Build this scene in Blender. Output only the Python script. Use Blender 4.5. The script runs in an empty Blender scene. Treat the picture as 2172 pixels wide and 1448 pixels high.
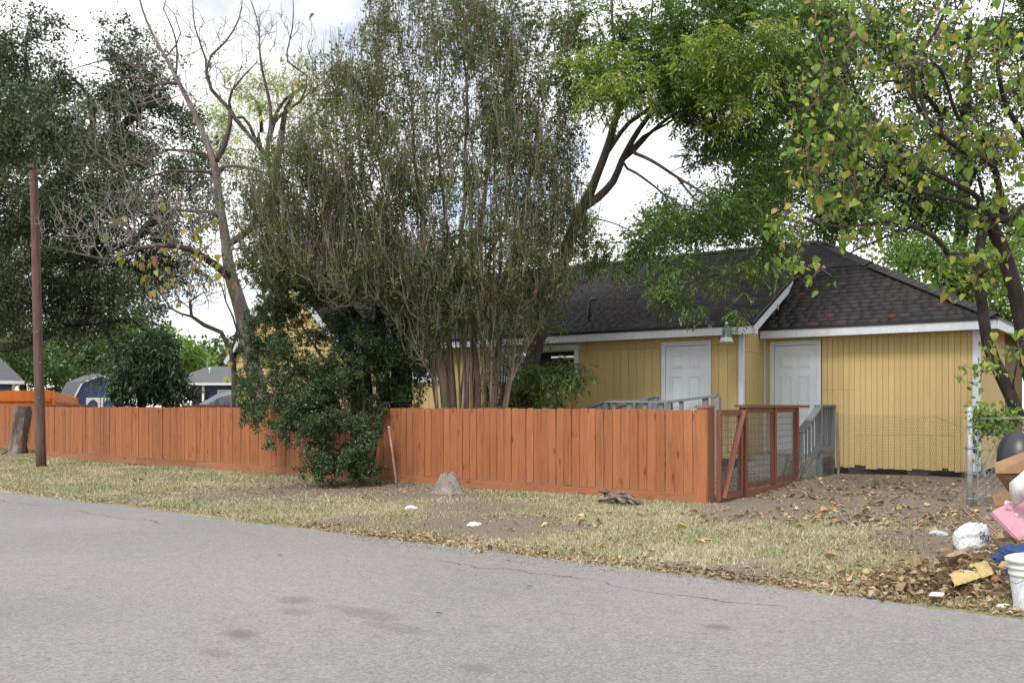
import bpy, math, random
import numpy as np
from mathutils import Vector, Matrix, noise as mnoise

R = random.Random(7)
G = np.random.default_rng(11)
sc = bpy.context.scene
col = sc.collection

# ------------------------------------------------------------------ camera, sky, sun, exposure
F = 2000.0; CX = 1086.0; HY = 865.0; CAMZ = 1.5
cam = bpy.data.objects.new('camera', bpy.data.cameras.new('camera'))
col.objects.link(cam)
cam.location = (0, 0, CAMZ); cam.rotation_euler = (math.pi/2, 0, 0)
cam.data.sensor_width = 36; cam.data.lens = 36*F/2172.0
cam.data.shift_y = (HY-724.0)/2172.0
cam.data.clip_start = 0.1; cam.data.clip_end = 3000
sc.camera = cam

SUN_EL, SUN_AZ = math.radians(52), math.radians(213)     # azimuth clockwise from +Y
world = bpy.data.worlds.new('World'); sc.world = world
world.use_nodes = True
wn = world.node_tree; wn.nodes.clear()
wo = wn.nodes.new('ShaderNodeOutputWorld'); wb = wn.nodes.new('ShaderNodeBackground')
sky = wn.nodes.new('ShaderNodeTexSky'); sky.sky_type = 'NISHITA'; sky.sun_disc = False
sky.sun_elevation = SUN_EL; sky.sun_rotation = SUN_AZ
wtc = wn.nodes.new('ShaderNodeTexCoord')
wmap = wn.nodes.new('ShaderNodeMapping'); wmap.inputs['Scale'].default_value = (1, 1, 1.7)
wmap.inputs['Location'].default_value = (0.35, 0.2, 0.1)
wno = wn.nodes.new('ShaderNodeTexNoise'); wno.inputs['Scale'].default_value = 2.6
wno.inputs['Detail'].default_value = 9; wno.inputs['Roughness'].default_value = 0.55
wr = wn.nodes.new('ShaderNodeValToRGB')
wr.color_ramp.elements[0].position = 0.32; wr.color_ramp.elements[1].position = 0.50
wc = wn.nodes.new('ShaderNodeValToRGB')
wc.color_ramp.elements[0].position = 0.40; wc.color_ramp.elements[0].color = (1, 1, 1, 1)
wc.color_ramp.elements[1].position = 0.75; wc.color_ramp.elements[1].color = (0.90, 0.91, 0.93, 1)
wsc = wn.nodes.new('ShaderNodeVectorMath'); wsc.operation = 'SCALE'; wsc.inputs['Scale'].default_value = 10.5
wmx = wn.nodes.new('ShaderNodeMixRGB')
wn.links.new(wtc.outputs['Generated'], wmap.inputs['Vector'])
wn.links.new(wmap.outputs[0], wno.inputs['Vector'])
wn.links.new(wno.outputs[0], wr.inputs[0]); wn.links.new(wno.outputs[0], wc.inputs[0])
wn.links.new(wc.outputs[0], wsc.inputs[0])
wn.links.new(wr.outputs[0], wmx.inputs[0])
wn.links.new(sky.outputs[0], wmx.inputs[1]); wn.links.new(wsc.outputs[0], wmx.inputs[2])
wn.links.new(wmx.outputs[0], wb.inputs[0]); wb.inputs[1].default_value = 0.10
wn.links.new(wb.outputs[0], wo.inputs[0])

sl = bpy.data.lights.new('sun', 'SUN'); sl.energy = 1.9; sl.angle = math.radians(16); sl.color = (1.0, 0.95, 0.88)
so = bpy.data.objects.new('sun', sl); col.objects.link(so)
to_sun = Vector((math.sin(SUN_AZ)*math.cos(SUN_EL), math.cos(SUN_AZ)*math.cos(SUN_EL), math.sin(SUN_EL)))
so.rotation_euler = to_sun.to_track_quat('Z', 'Y').to_euler()
so.location = to_sun*60

sc.view_settings.view_transform = 'Standard'; sc.view_settings.look = 'None'
sc.view_settings.exposure = 0.68; sc.view_settings.gamma = 1.0
try: sc.view_settings.use_curve_mapping = False
except Exception: pass

# ------------------------------------------------------------------ frames
def P(x, y, Z):                      # photograph pixel at a depth -> point in the place
    return Vector(((x-CX)/F*Z, Z, CAMZ-(y-HY)/F*Z))
RU = Vector((0.783, -0.622, 0)).normalized(); RN = Vector((-RU.y, RU.x, 0))     # road / fence axes
RANG = math.atan2(RU.y, RU.x)
HU = Vector((0.814, -0.581, 0)).normalized(); HN = Vector((-HU.y, HU.x, 0))     # house axes
HANG = math.atan2(HU.y, HU.x)
def FR(t, n, z=0): return RU*t + RN*n + Vector((0, 0, z))
def HS(a, b, z=0): return HU*a + HN*b + Vector((0, 0, z))
def gz_n(n):
    return np.interp(n, [-300, -6, -5.6, 7.3, 7.55, 8.3, 9.6, 11.7, 14, 17, 20, 400],
                     [.1, .1, -.02, -.02, .005, .05, .115, .185, .235, .28, .30, .30])
def gz(x, y):
    n = RN.x*x + RN.y*y
    return gz_n(n)

# ------------------------------------------------------------------ object helpers
def tag(o, label=None, cat=None, group=None, kind=None):
    if label: o['label'] = label
    if cat: o['category'] = cat
    if group: o['group'] = group
    if kind: o['kind'] = kind
    return o
def empty(name, loc=(0, 0, 0), rz=0, label=None, cat=None, group=None):
    o = bpy.data.objects.new(name, None); col.objects.link(o)
    o.location = loc; o.rotation_euler = (0, 0, rz); o.empty_display_size = .2
    return tag(o, label, cat, group)
def link(name, me, parent=None, loc=None, rot=None):
    o = bpy.data.objects.new(name, me); col.objects.link(o)
    if parent is not None: o.parent = parent
    if loc is not None: o.location = loc
    if rot is not None: o.rotation_euler = rot
    return o
def npmesh(name, V, faces, mat=None, smooth=False):
    """V (n,3); faces (m,k) int array"""
    V = np.asarray(V, np.float32); faces = np.asarray(faces, np.int32)
    me = bpy.data.meshes.new(name); m, k = faces.shape
    me.vertices.add(len(V)); me.vertices.foreach_set('co', V.ravel())
    me.loops.add(m*k); me.loops.foreach_set('vertex_index', faces.ravel())
    me.polygons.add(m)
    me.polygons.foreach_set('loop_start', np.arange(0, m*k, k, dtype=np.int32))
    if smooth: me.polygons.foreach_set('use_smooth', np.ones(m, bool))
    if mat: me.materials.append(mat)
    me.update(calc_edges=True)
    return me
class MB:
    def __init__(s): s.v = []; s.f = []
    def add(s, vs, fs):
        o = len(s.v); s.v += [tuple(v) for v in vs]; s.f += [tuple(i+o for i in f) for f in fs]
    def box(s, x0, x1, y0, y1, z0, z1, M=None):
        vs = [Vector((x, y, z)) for z in (z0, z1) for y in (y0, y1) for x in (x0, x1)]
        if M is not None: vs = [M @ v for v in vs]
        s.add(vs, [(0, 2, 3, 1), (4, 5, 7, 6), (0, 1, 5, 4), (2, 6, 7, 3), (0, 4, 6, 2), (1, 3, 7, 5)])
    def beam(s, p, q, w, h, up=Vector((0, 0, 1))):
        p = Vector(p); q = Vector(q); d = (q-p)
        L = d.length; d.normalize()
        sx = d.cross(up)
        if sx.length < 1e-4: sx = d.cross(Vector((0, 1, 0)))
        sx.normalize(); u = sx.cross(d)
        M = Matrix((( d.x, sx.x, u.x, p.x), (d.y, sx.y, u.y, p.y), (d.z, sx.z, u.z, p.z), (0, 0, 0, 1)))
        s.box(0, L, -w/2, w/2, -h/2, h/2, M)
    def prism(s, poly, ext):             # poly: list of Vectors (ccw from outside), ext vector to the back
        n = len(poly); ext = Vector(ext)
        vs = list(poly)+[Vector(p)+ext for p in poly]
        fs = [tuple(range(n)), tuple(range(2*n-1, n-1, -1))]
        fs += [(i, i+n, (i+1) % n+n, (i+1) % n) for i in range(n)]
        s.add(vs, fs)
    def tube(s, pts, rad, k=8, cap=True, nz=0.0, seed=0):
        pts = [Vector(p) for p in pts]; n = len(pts)
        if not hasattr(rad, '__len__'): rad = [rad]*n
        base = len(s.v); ref = None
        for i, p in enumerate(pts):
            d = (pts[min(i+1, n-1)]-pts[max(i-1, 0)]).normalized()
            if ref is None:
                ref = d.orthogonal().normalized()
            ref = (ref-d*ref.dot(d)).normalized(); b = d.cross(ref)
            for j in range(k):
                a = 2*math.pi*j/k; r = rad[i]
                if nz: r *= 1+nz*(mnoise.noise(Vector((math.cos(a)*1.7, math.sin(a)*1.7, i*.35+seed*9.1))))
                s.v.append(tuple(p+ref*math.cos(a)*r+b*math.sin(a)*r))
        for i in range(n-1):
            for j in range(k):
                a = base+i*k+j; b2 = base+i*k+(j+1) % k
                s.f.append((a, b2, b2+k, a+k))
        if cap:
            s.f.append(tuple(base+j for j in reversed(range(k))))
            s.f.append(tuple(base+(n-1)*k+j for j in range(k)))
    def lathe(s, prof, k=24, M=None):
        base = len(s.v); n = len(prof)
        for r, z in prof:
            for j in range(k):
                a = 2*math.pi*j/k; v = Vector((r*math.cos(a), r*math.sin(a), z))
                s.v.append(tuple(M @ v if M is not None else v))
        for i in range(n-1):
            for j in range(k):
                a = base+i*k+j; b2 = base+i*k+(j+1) % k
                s.f.append((a, b2, b2+k, a+k))
    def mesh(s, name, mat=None, smooth=False):
        me = bpy.data.meshes.new(name); me.from_pydata(s.v, [], s.f)
        if smooth: me.polygons.foreach_set('use_smooth', np.ones(len(me.polygons), bool))
        if mat: me.materials.append(mat)
        me.update(); return me
    def obj(s, name, mat=None, parent=None, smooth=False, loc=None, rot=None):
        return link(name, s.mesh(name, mat, smooth), parent, loc, rot)

# ------------------------------------------------------------------ materials
def newmat(name):
    m = bpy.data.materials.new(name); m.use_nodes = True
    nt = m.node_tree; b = nt.nodes['Principled BSDF']; return m, nt, b
def ramp(nt, stops, interp='LINEAR'):
    r = nt.nodes.new('ShaderNodeValToRGB'); cr = r.color_ramp; cr.interpolation = interp
    while len(cr.elements) < len(stops): cr.elements.new(0.5)
    for e, (p, c) in zip(cr.elements, stops):
        e.position = p; e.color = (*c, 1)
    return r
def math_(nt, op, a, b=None, clamp=False):
    n = nt.nodes.new('ShaderNodeMath'); n.operation = op; n.use_clamp = clamp
    for i, v in enumerate((a, b)):
        if v is None: continue
        if isinstance(v, (int, float)): n.inputs[i].default_value = v
        else: nt.links.new(v, n.inputs[i])
    return n.outputs[0]
def mixc(nt, f, a, b, mode='MIX'):
    n = nt.nodes.new('ShaderNodeMixRGB'); n.blend_type = mode
    for i, v in enumerate((f, a, b)):
        if isinstance(v, (int, float)): n.inputs[i].default_value = v
        elif isinstance(v, tuple): n.inputs[i].default_value = (*v, 1)
        else: nt.links.new(v, n.inputs[i])
    return n.outputs[0]
def coords(nt, scale=(1, 1, 1), objrand=False, space='Object'):
    tc = nt.nodes.new('ShaderNodeTexCoord'); out = tc.outputs[space]
    if objrand:
        oi = nt.nodes.new('ShaderNodeObjectInfo')
        vm = nt.nodes.new('ShaderNodeVectorMath'); vm.operation = 'ADD'
        sclr = math_(nt, 'MULTIPLY', oi.outputs['Random'], 77.0)
        nt.links.new(out, vm.inputs[0]); nt.links.new(sclr, vm.inputs[1]); out = vm.outputs[0]
    mp = nt.nodes.new('ShaderNodeMapping'); mp.inputs['Scale'].default_value = scale
    nt.links.new(out, mp.inputs[0]); return mp.outputs[0]
def noisen(nt, vec, scale, detail=5, rough=.55, dist=0):
    n = nt.nodes.new('ShaderNodeTexNoise'); n.inputs['Scale'].default_value = scale
    n.inputs['Detail'].default_value = detail; n.inputs['Roughness'].default_value = rough
    n.inputs['Distortion'].default_value = dist
    nt.links.new(vec, n.inputs['Vector']); return n.outputs[0]
def bump(nt, b, h, strength=.3, dist=.01):
    n = nt.nodes.new('ShaderNodeBump'); n.inputs['Strength'].default_value = strength
    n.inputs['Distance'].default_value = dist
    nt.links.new(h, n.inputs['Height']); nt.links.new(n.outputs[0], b.inputs['Normal'])
def sock(b, name, v):
    if name in b.inputs: b.inputs[name].default_value = v

def simple(name, c1, c2=None, scale=6, rough=.7, stretch=(1, 1, 1), bmp=.15, bscale=None, metal=0, spec=.4, objrand=True, bdist=.004, lo=.3, hi=.7):
    m, nt, b = newmat(name)
    if c2 is None: c2 = tuple(x*.82 for x in c1)
    v = coords(nt, stretch, objrand)
    n = noisen(nt, v, scale, 6, .6)
    r = ramp(nt, [(lo, c2), (hi, c1)]); nt.links.new(n, r.inputs[0])
    nt.links.new(r.outputs[0], b.inputs['Base Color'])
    b.inputs['Roughness'].default_value = rough; b.inputs['Metallic'].default_value = metal
    sock(b, 'Specular IOR Level', spec)
    if bmp:
        n2 = noisen(nt, v, bscale or scale*4, 4, .6); bump(nt, b, n2, bmp, bdist)
    return m

def leafmat(name, stops, trans=.35, rough=.5, spec=.35, src='island', tint=1.15):
    m, nt, b = newmat(name)
    if src == 'island':
        g = nt.nodes.new('ShaderNodeNewGeometry'); s = g.outputs['Random Per Island']
    else:
        g = nt.nodes.new('ShaderNodeObjectInfo'); s = g.outputs['Random']
    r = ramp(nt, stops); nt.links.new(s, r.inputs[0])
    # slow drift of hue through the crown
    nv = noisen(nt, coords(nt), .9, 3, .5)
    br = mixc(nt, 1.0, r.outputs[0], ramp_out(nt, nv, [(.3, (.74, .74, .74)), (.7, (1.2, 1.2, 1.2))]), 'MULTIPLY')
    nt.links.new(br, b.inputs['Base Color'])
    b.inputs['Roughness'].default_value = rough; sock(b, 'Specular IOR Level', spec)
    t = nt.nodes.new('ShaderNodeBsdfTranslucent')
    tc = mixc(nt, 1.0, br, (tint, tint*1.05, tint*.6), 'MULTIPLY'); nt.links.new(tc, t.inputs[0])
    mx = nt.nodes.new('ShaderNodeMixShader'); mx.inputs[0].default_value = trans
    nt.links.new(b.outputs[0], mx.inputs[1]); nt.links.new(t.outputs[0], mx.inputs[2])
    nt.links.new(mx.outputs[0], nt.nodes['Material Output'].inputs[0])
    return m
def ramp_out(nt, s, stops):
    r = ramp(nt, stops); nt.links.new(s, r.inputs[0]); return r.outputs[0]

def wood_paint(name, c1, c2, c3, rough=.6, axis='z', knots=True, splash=None, wear=(.50, .30, .17), wear_amt=.22):
    """painted / stained sawn wood; grain runs along the local axis"""
    m, nt, b = newmat(name)
    st = {'z': (14, 14, .9), 'x': (.9, 14, 14), 'y': (14, .9, 14)}[axis]
    v = coords(nt, st, True)
    n = noisen(nt, v, 2.2, 8, .65, .5)
    r = ramp(nt, [(.25, c3), (.45, c2), (.68, c1)]); nt.links.new(n, r.inputs[0])
    oi = nt.nodes.new('ShaderNodeObjectInfo')
    tone = ramp_out(nt, oi.outputs['Random'], [(0, (.84, .83, .83)), (.5, (.98, .98, .98)), (1, (1.12, 1.11, 1.09))])
    c = mixc(nt, 1.0, r.outputs[0], tone, 'MULTIPLY')
    h = n
    if knots:
        kv = coords(nt, {'z': (7, 7, 2.2), 'x': (2.2, 7, 7), 'y': (7, 2.2, 7)}[axis], True)
        vo = nt.nodes.new('ShaderNodeTexVoronoi'); vo.inputs['Scale'].default_value = .9
        nt.links.new(kv, vo.inputs['Vector'])
        kf = ramp_out(nt, vo.outputs['Distance'], [(.0, (1, 1, 1)), (.09, (.85, .85, .85)), (.13, (.25, .25, .25)), (.18, (0, 0, 0))])
        c = mixc(nt, kf, c, mixc(nt, 1.0, c, (.45, .38, .34), 'MULTIPLY'))
    wv = coords(nt, {'z': (16, 16, 3.0), 'x': (3, 16, 16), 'y': (16, 3, 16)}[axis], True)
    w = noisen(nt, wv, 1.5, 7, .7)
    wf = ramp_out(nt, w, [(.66, (0, 0, 0)), (.74, (1, 1, 1))])
    c = mixc(nt, math_(nt, 'MULTIPLY', wf, wear_amt), c, wear)
    if splash:      # dried mud splashed up from the soil
        sp = nt.nodes.new('ShaderNodeSeparateXYZ'); tco = nt.nodes.new('ShaderNodeTexCoord'); nt.links.new(tco.outputs['Object'], sp.inputs[0])
        mud = math_(nt, 'SUBTRACT', math_(nt, 'ADD', splash, math_(nt, 'MULTIPLY', noisen(nt, coords(nt, (6, 6, 5), True), 1.6, 6, .7), .30)), sp.outputs['Z'])
        c = mixc(nt, ramp_out(nt, mud, [(.12, (0, 0, 0)), (.30, (.55, .55, .55))]), c, (.24, .165, .115))
    nt.links.new(c, b.inputs['Base Color']); b.inputs['Roughness'].default_value = rough
    sock(b, 'Specular IOR Level', .25)
    bump(nt, b, h, .35, .004)
    return m

MAT = {}
MAT['fence'] = wood_paint('fence_stain', (.355, .140, .062), (.295, .110, .048), (.175, .062, .028), rough=.62, splash=.06)
MAT['fence_x'] = wood_paint('fence_stain_rail', (.34, .135, .060), (.285, .107, .047), (.17, .060, .028), rough=.62, axis='x', splash=.10)
MAT['fence_new'] = wood_paint('new_cedar', (.50, .16, .028), (.44, .12, .02), (.36, .09, .016), rough=.6, wear_amt=.05)
MAT['fence_old'] = wood_paint('dark_fence', (.20, .075, .045), (.17, .06, .035), (.12, .045, .03), rough=.7)
MAT['gate'] = wood_paint('gate_stain', (.215, .085, .051), (.18, .068, .042), (.12, .046, .030), rough=.55, knots=False, wear=(.5, .35, .27))
MAT['grey_rail'] = wood_paint('grey_deck_paint', (.21, .228, .25), (.18, .195, .215), (.13, .14, .158), rough=.6, axis='x', knots=False, wear=(.42, .40, .37), wear_amt=.5)
MAT['pole'] = wood_paint('pole_wood', (.19, .122, .10), (.125, .078, .064), (.06, .040, .034), rough=.8, axis='z', knots=False, wear=(.27, .235, .21), wear_amt=.7)
MAT['white_trim'] = simple('white_trim_paint', (.62, .67, .71), (.53, .57, .61), scale=5, rough=.55, stretch=(3, 3, 1), bmp=.1)
MAT['white_door'] = simple('white_door_paint', (.62, .67, .72), (.57, .62, .66), scale=2, rough=.45, bmp=.03)

def siding_mat(name, tone=1.0, horiz=False):
    m, nt, b = newmat(name)
    v = coords(nt, (1, 1, 1), True); v0 = coords(nt, (1.0, 1.0, .7))
    n = noisen(nt, v0, 1.6, 6, .6)
    c = ramp_out(nt, n, [(.3, (.49*tone, .365*tone, .155*tone)), (.7, (.575*tone, .44*tone, .20*tone))])
    fine = noisen(nt, coords(nt, (90, 90, 6) if not horiz else (6, 90, 90), True), 1.0, 4, .6)
    c = mixc(nt, .30, c, ramp_out(nt, fine, [(.3, (.36*tone, .265*tone, .115*tone)), (.7, (.54*tone, .42*tone, .21*tone))]))
    sp = noisen(nt, coords(nt, (9, 9, 5), True), 1.3, 6, .7)
    c = mixc(nt, math_(nt, 'MULTIPLY', ramp_out(nt, sp, [(.66, (0, 0, 0)), (.75, (1, 1, 1))]), .5), c, (.24, .16, .07))
    stk = noisen(nt, coords(nt, (7, 7, .45), True), 1.2, 6, .65)
    c = mixc(nt, math_(nt, 'MULTIPLY', ramp_out(nt, stk, [(.54, (0, 0, 0)), (.72, (1, 1, 1))]), .35), c, (.33, .245, .12))
    oi = nt.nodes.new('ShaderNodeObjectInfo')
    c = mixc(nt, 1.0, c, ramp_out(nt, oi.outputs['Random'], [(0, (.95, .95, .95)), (1, (1.04, 1.04, 1.04))]), 'MULTIPLY')
    nt.links.new(c, b.inputs['Base Color']); b.inputs['Roughness'].default_value = .72; sock(b, 'Specular IOR Level', .25)
    bump(nt, b, fine, .25, .003); return m
MAT['siding'] = siding_mat('yellow_siding')
MAT['siding_h'] = siding_mat('yellow_lap_siding', 1.06, True)
MAT['groove'] = simple('groove_shadow_gap', (.15, .10, .04), scale=8, rough=.9)
MAT['rot'] = simple('rotten_wood', (.045, .035, .03), (.015, .012, .01), scale=14, rough=.95)

SH = [(0, (.013, .0125, .0155)), (.3, (.018, .017, .021)), (.55, (.024, .022, .026)), (.75, (.031, .027, .031)), (.88, (.038, .026, .028)), (.96, (.062, .025, .022)), (1, (.08, .026, .022))]
def shingle_mat(name, src, gain=1.0):
    m, nt, b = newmat(name)
    if src == 'island': s = nt.nodes.new('ShaderNodeNewGeometry').outputs['Random Per Island']
    else: s = nt.nodes.new('ShaderNodeObjectInfo').outputs['Random']
    r = ramp(nt, [(p, tuple(x*gain for x in c)) for p, c in SH]); nt.links.new(s, r.inputs[0])
    v = coords(nt, (1, 1, 1)); g = noisen(nt, v, 260, 2, .7)
    c = mixc(nt, .25, r.outputs[0], ramp_out(nt, g, [(.35, (.008, .008, .009)), (.7, (.075, .066, .07))]))
    nt.links.new(c, b.inputs['Base Color']); b.inputs['Roughness'].default_value = .78; sock(b, 'Specular IOR Level', .45)
    bump(nt, b, g, .6, .003); return m
MAT['shingle_obj'] = shingle_mat('asphalt_shingle', 'object')
MAT['shingle'] = shingle_mat('asphalt_shingle_field', 'island', 1.1)
MAT['roof_felt'] = simple('roof_underlay', (.02, .019, .02), scale=10, rough=.9)
MAT['roof_far'] = simple('far_grey_shingles', (.115, .12, .13), (.075, .08, .088), scale=16, stretch=(1, 1, 3), rough=.85)
MAT['blue_wall'] = simple('navy_siding', (.045, .075, .16), (.035, .06, .13), scale=4, stretch=(.3, .3, 12), rough=.6)
MAT['far_white'] = simple('white_far_trim', (.72, .74, .76), scale=3, rough=.6)
MAT['concrete'] = simple('old_concrete', (.33, .32, .31), (.23, .22, .21), scale=5, rough=.9, bmp=.4, bscale=40)
MAT['dark'] = simple('dark_interior', (.03, .03, .03), scale=3, rough=.9)
MAT['galv'] = simple('galvanised_steel', (.36, .39, .42), (.25, .27, .29), scale=12, rough=.42, metal=.75, bmp=.1)
MAT['galv_rust'] = simple('weathered_steel_post', (.40, .43, .46), (.33, .29, .25), scale=7, rough=.55, metal=.45, bmp=.2, lo=.32, hi=.52)
MAT['wire'] = simple('old_wire', (.22, .215, .21), (.13, .115, .10), scale=9, rough=.6, metal=.4)
MAT['chicken'] = simple('chicken_wire', (.20, .185, .16), (.12, .10, .08), scale=9, rough=.7, metal=.2)
MAT['black_pl'] = simple('black_plastic', (.022, .026, .034), (.016, .018, .022), scale=5, rough=.38, bmp=.08, spec=.5)
MAT['black_metal'] = simple('black_metal_pipe', (.018, .018, .02), scale=6, rough=.5)
MAT['pipe_yellow'] = simple('painted_pipe', (.56, .37, .10), (.47, .30, .08), scale=5, rough=.5)
MAT['lamp_metal'] = simple('lamp_metal', (.20, .21, .23), (.12, .125, .14), scale=8, rough=.4, metal=.7)
MAT['lamp_glass'] = simple('lamp_prismatic_shade', (.55, .60, .63), (.42, .46, .50), scale=30, rough=.2, spec=.6)

def bark(name, c1, c2, c3, zs=.5, scale=9, bd=.03, st=.9):
    m, nt, b = newmat(name)
    v = coords(nt, (1, 1, zs)); n = noisen(nt, v, scale, 8, .68, .4)
    c = ramp_out(nt, n, [(.28, c3), (.5, c2), (.72, c1)])
    n2 = noisen(nt, coords(nt), 1.7, 3, .5)
    c = mixc(nt, 1.0, c, ramp_out(nt, n2, [(.3, (.8, .8, .8)), (.7, (1.2, 1.2, 1.2))]), 'MULTIPLY')
    nt.links.new(c, b.inputs['Base Color']); b.inputs['Roughness'].default_value = .88; sock(b, 'Specular IOR Level', .2)
    bump(nt, b, n, st, bd); return m
MAT['bark_dark'] = bark('dark_bark', (.075, .060, .052), (.042, .034, .030), (.018, .015, .013), .4)
MAT['bark_oak'] = bark('oak_bark', (.055, .048, .042), (.032, .028, .025), (.014, .012, .011), .4)
MAT['bark_grey'] = bark('grey_bark', (.30, .265, .24), (.17, .14, .125), (.07, .055, .05), .25, 11)
MAT['bark_crape'] = bark('crape_bark', (.29, .225, .175), (.20, .145, .108), (.095, .068, .05), .2, 9, .008, .5)
MAT['bark_pecan'] = bark('pecan_bark', (.135, .108, .09), (.085, .066, .055), (.035, .027, .023), .4)
MAT['twig_grey'] = bark('grey_twigs', (.36, .33, .305), (.24, .215, .20), (.11, .098, .09), .5)
MAT['bark_limb'] = bark('blackened_limbs', (.15, .125, .11), (.085, .068, .06), (.035, .028, .025), .25, 11)
MAT['twig_brown'] = bark('brown_twigs', (.32, .275, .24), (.23, .19, .165), (.13, .105, .09), .5)
MAT['twig_dark'] = bark('dark_twigs', (.085, .07, .06), (.05, .042, .037), (.025, .02, .018), .5)
MAT['stump'] = bark('stump_bark', (.36, .31, .27), (.20, .165, .145), (.05, .04, .035), .35, 10, .05, 1.0)

MAT['lf_oak'] = leafmat('oak_leaves', [(0, (0.036, 0.058, 0.028)), (0.5, (0.068, 0.098, 0.048)), (0.85, (0.112, 0.148, 0.078)), (1, (0.2, 0.225, 0.15))], .22, .5, .35)
MAT['lf_crape'] = leafmat('crape_leaves', [(0, (0.055, 0.098, 0.028)), (0.4, (0.095, 0.145, 0.044)), (0.8, (0.15, 0.185, 0.068)), (0.94, (0.2, 0.15, 0.08)), (1, (0.25, 0.1, 0.06))], .34, .6, .2)
MAT['lf_shrub'] = leafmat('shrub_leaves', [(0, (0.028, 0.058, 0.022)), (0.5, (0.055, 0.1, 0.036)), (0.88, (0.092, 0.15, 0.058)), (1, (0.16, 0.21, 0.1))], .25, .42, .4)
MAT['lf_ligu'] = leafmat('ligustrum_leaves', [(0, (0.022, 0.051, 0.024)), (0.6, (0.041, 0.081, 0.035)), (1, (0.074, 0.124, 0.057))], .18, .32, .5)
MAT['lf_pecan'] = leafmat('pecan_leaflets', [(0, (0.06, 0.115, 0.032)), (0.5, (0.105, 0.18, 0.05)), (0.9, (0.17, 0.25, 0.08)), (1, (0.3, 0.3, 0.1))], .42, .45, .4)
MAT['lf_pecan_y'] = leafmat('yellowing_leaflets', [(0, (0.13, 0.22, 0.05)), (0.45, (0.22, 0.32, 0.075)), (0.8, (0.34, 0.41, 0.1)), (1, (0.56, 0.46, 0.13))], .45)
MAT['lf_cat'] = leafmat('heart_leaves', [(0, (0.09, 0.17, 0.03)), (0.45, (0.17, 0.27, 0.05)), (0.76, (0.27, 0.35, 0.075)), (0.91, (0.46, 0.41, 0.11)), (1, (0.32, 0.18, 0.09))], .42, tint=1.2)
MAT['lf_cat_obj'] = leafmat('heart_leaf', [(0, (0.1, 0.19, 0.035)), (0.45, (0.17, 0.28, 0.05)), (0.78, (0.27, 0.34, 0.075)), (0.92, (0.45, 0.4, 0.11)), (1, (0.36, 0.2, 0.1))], .42, src='object', tint=1.2)
MAT['lf_dry_obj'] = leafmat('yellow_brown_leaf', [(0, (0.3, 0.33, 0.08)), (0.4, (0.44, 0.4, 0.13)), (0.7, (0.46, 0.31, 0.16)), (1, (0.32, 0.18, 0.11))], .4, src='object')
MAT['lf_green'] = leafmat('bright_leaves', [(0, (0.096, 0.184, 0.045)), (0.6, (0.160, 0.272, 0.064)), (1, (0.272, 0.384, 0.096))], .4)
MAT['lf_mid'] = leafmat('mid_green_leaves', [(0, (0.051, 0.105, 0.034)), (0.6, (0.093, 0.167, 0.051)), (1, (0.162, 0.255, 0.076))], .35)
MAT['lf_deep'] = leafmat('deep_green_leaves', [(0, (.042, .082, .026)), (.6, (.082, .142, .044)), (1, (.15, .225, .07))], .42)
MAT['twig_mid'] = bark('mid_twigs', (.20, .165, .14), (.13, .10, .085), (.06, .048, .04), .5)
MAT['lf_pine'] = leafmat('yellow_green_needles', [(0, (0.225, 0.300, 0.068)), (0.6, (0.330, 0.405, 0.098)), (1, (0.510, 0.495, 0.135))], .4)
MAT['lf_vine'] = leafmat('vine_leaves', [(0, (.09, .17, .03)), (.6, (.16, .26, .05)), (1, (.26, .36, .09))], .4)
MAT['lf_litter'] = leafmat('dry_leaf_litter', [(0, (.13, .088, .058)), (.3, (.25, .172, .110)), (.65, (.40, .290, .185)), (.93, (.52, .395, .25)), (1, (.36, .16, .10))], .15, .7, .2)
MAT['lf_fallen'] = leafmat('fallen_leaf', [(0, (0.26, 0.18, 0.11)), (0.4, (0.42, 0.3, 0.17)), (0.8, (0.55, 0.41, 0.23)), (1, (0.6, 0.47, 0.22))], .15, .7, .2, src='object')

# ================================================================== GROUND, ROAD, GRASS
def gpt(px, py):                       # ground point under a pixel (two fixed-point steps on the sloping verge)
    z = .12
    for _ in range(6):
        Z = (CAMZ-z)*F/(py-HY); x = (px-CX)/F*Z
        z = float(gz(x, Z))
    return Vector((x, Z, z))
SOIL = [(760, 1032, 1.5, 1.0), (650, 1035, 1.2, .8), (560, 1045, 1.3, .75), (470, 1050, 1.0, .7), (400, 1040, .8, .6), (880, 1050, 1.0, .85), (980, 1075, .9, .65),
        (960, 1110, .75, .95), (1040, 1118, .8, 1.0), (1110, 1105, .6, .6), (880, 1115, .6, .7), (1180, 1090, .6, .35), (760, 1100, .6, .45), (1540, 1095, .5, .8),
        (1620, 1075, 1.0, .95), (1740, 1045, 1.5, .85), (1880, 1040, 1.7, .82), (2000, 1040, 1.4, .85), (1760, 1090, .7, .45), (1860, 1105, .7, .6), (1980, 1110, .7, .5), (2080, 1100, 1.2, .9), (2150, 1160, 1.2, .9), (2060, 1200, .7, .8),
        (300, 1000, .6, .4), (1600, 1215, .5, .5), (330, 1055, .7, .5)]
SOILW = [(gpt(a, b), r, s) for a, b, r, s in SOIL]
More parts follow.
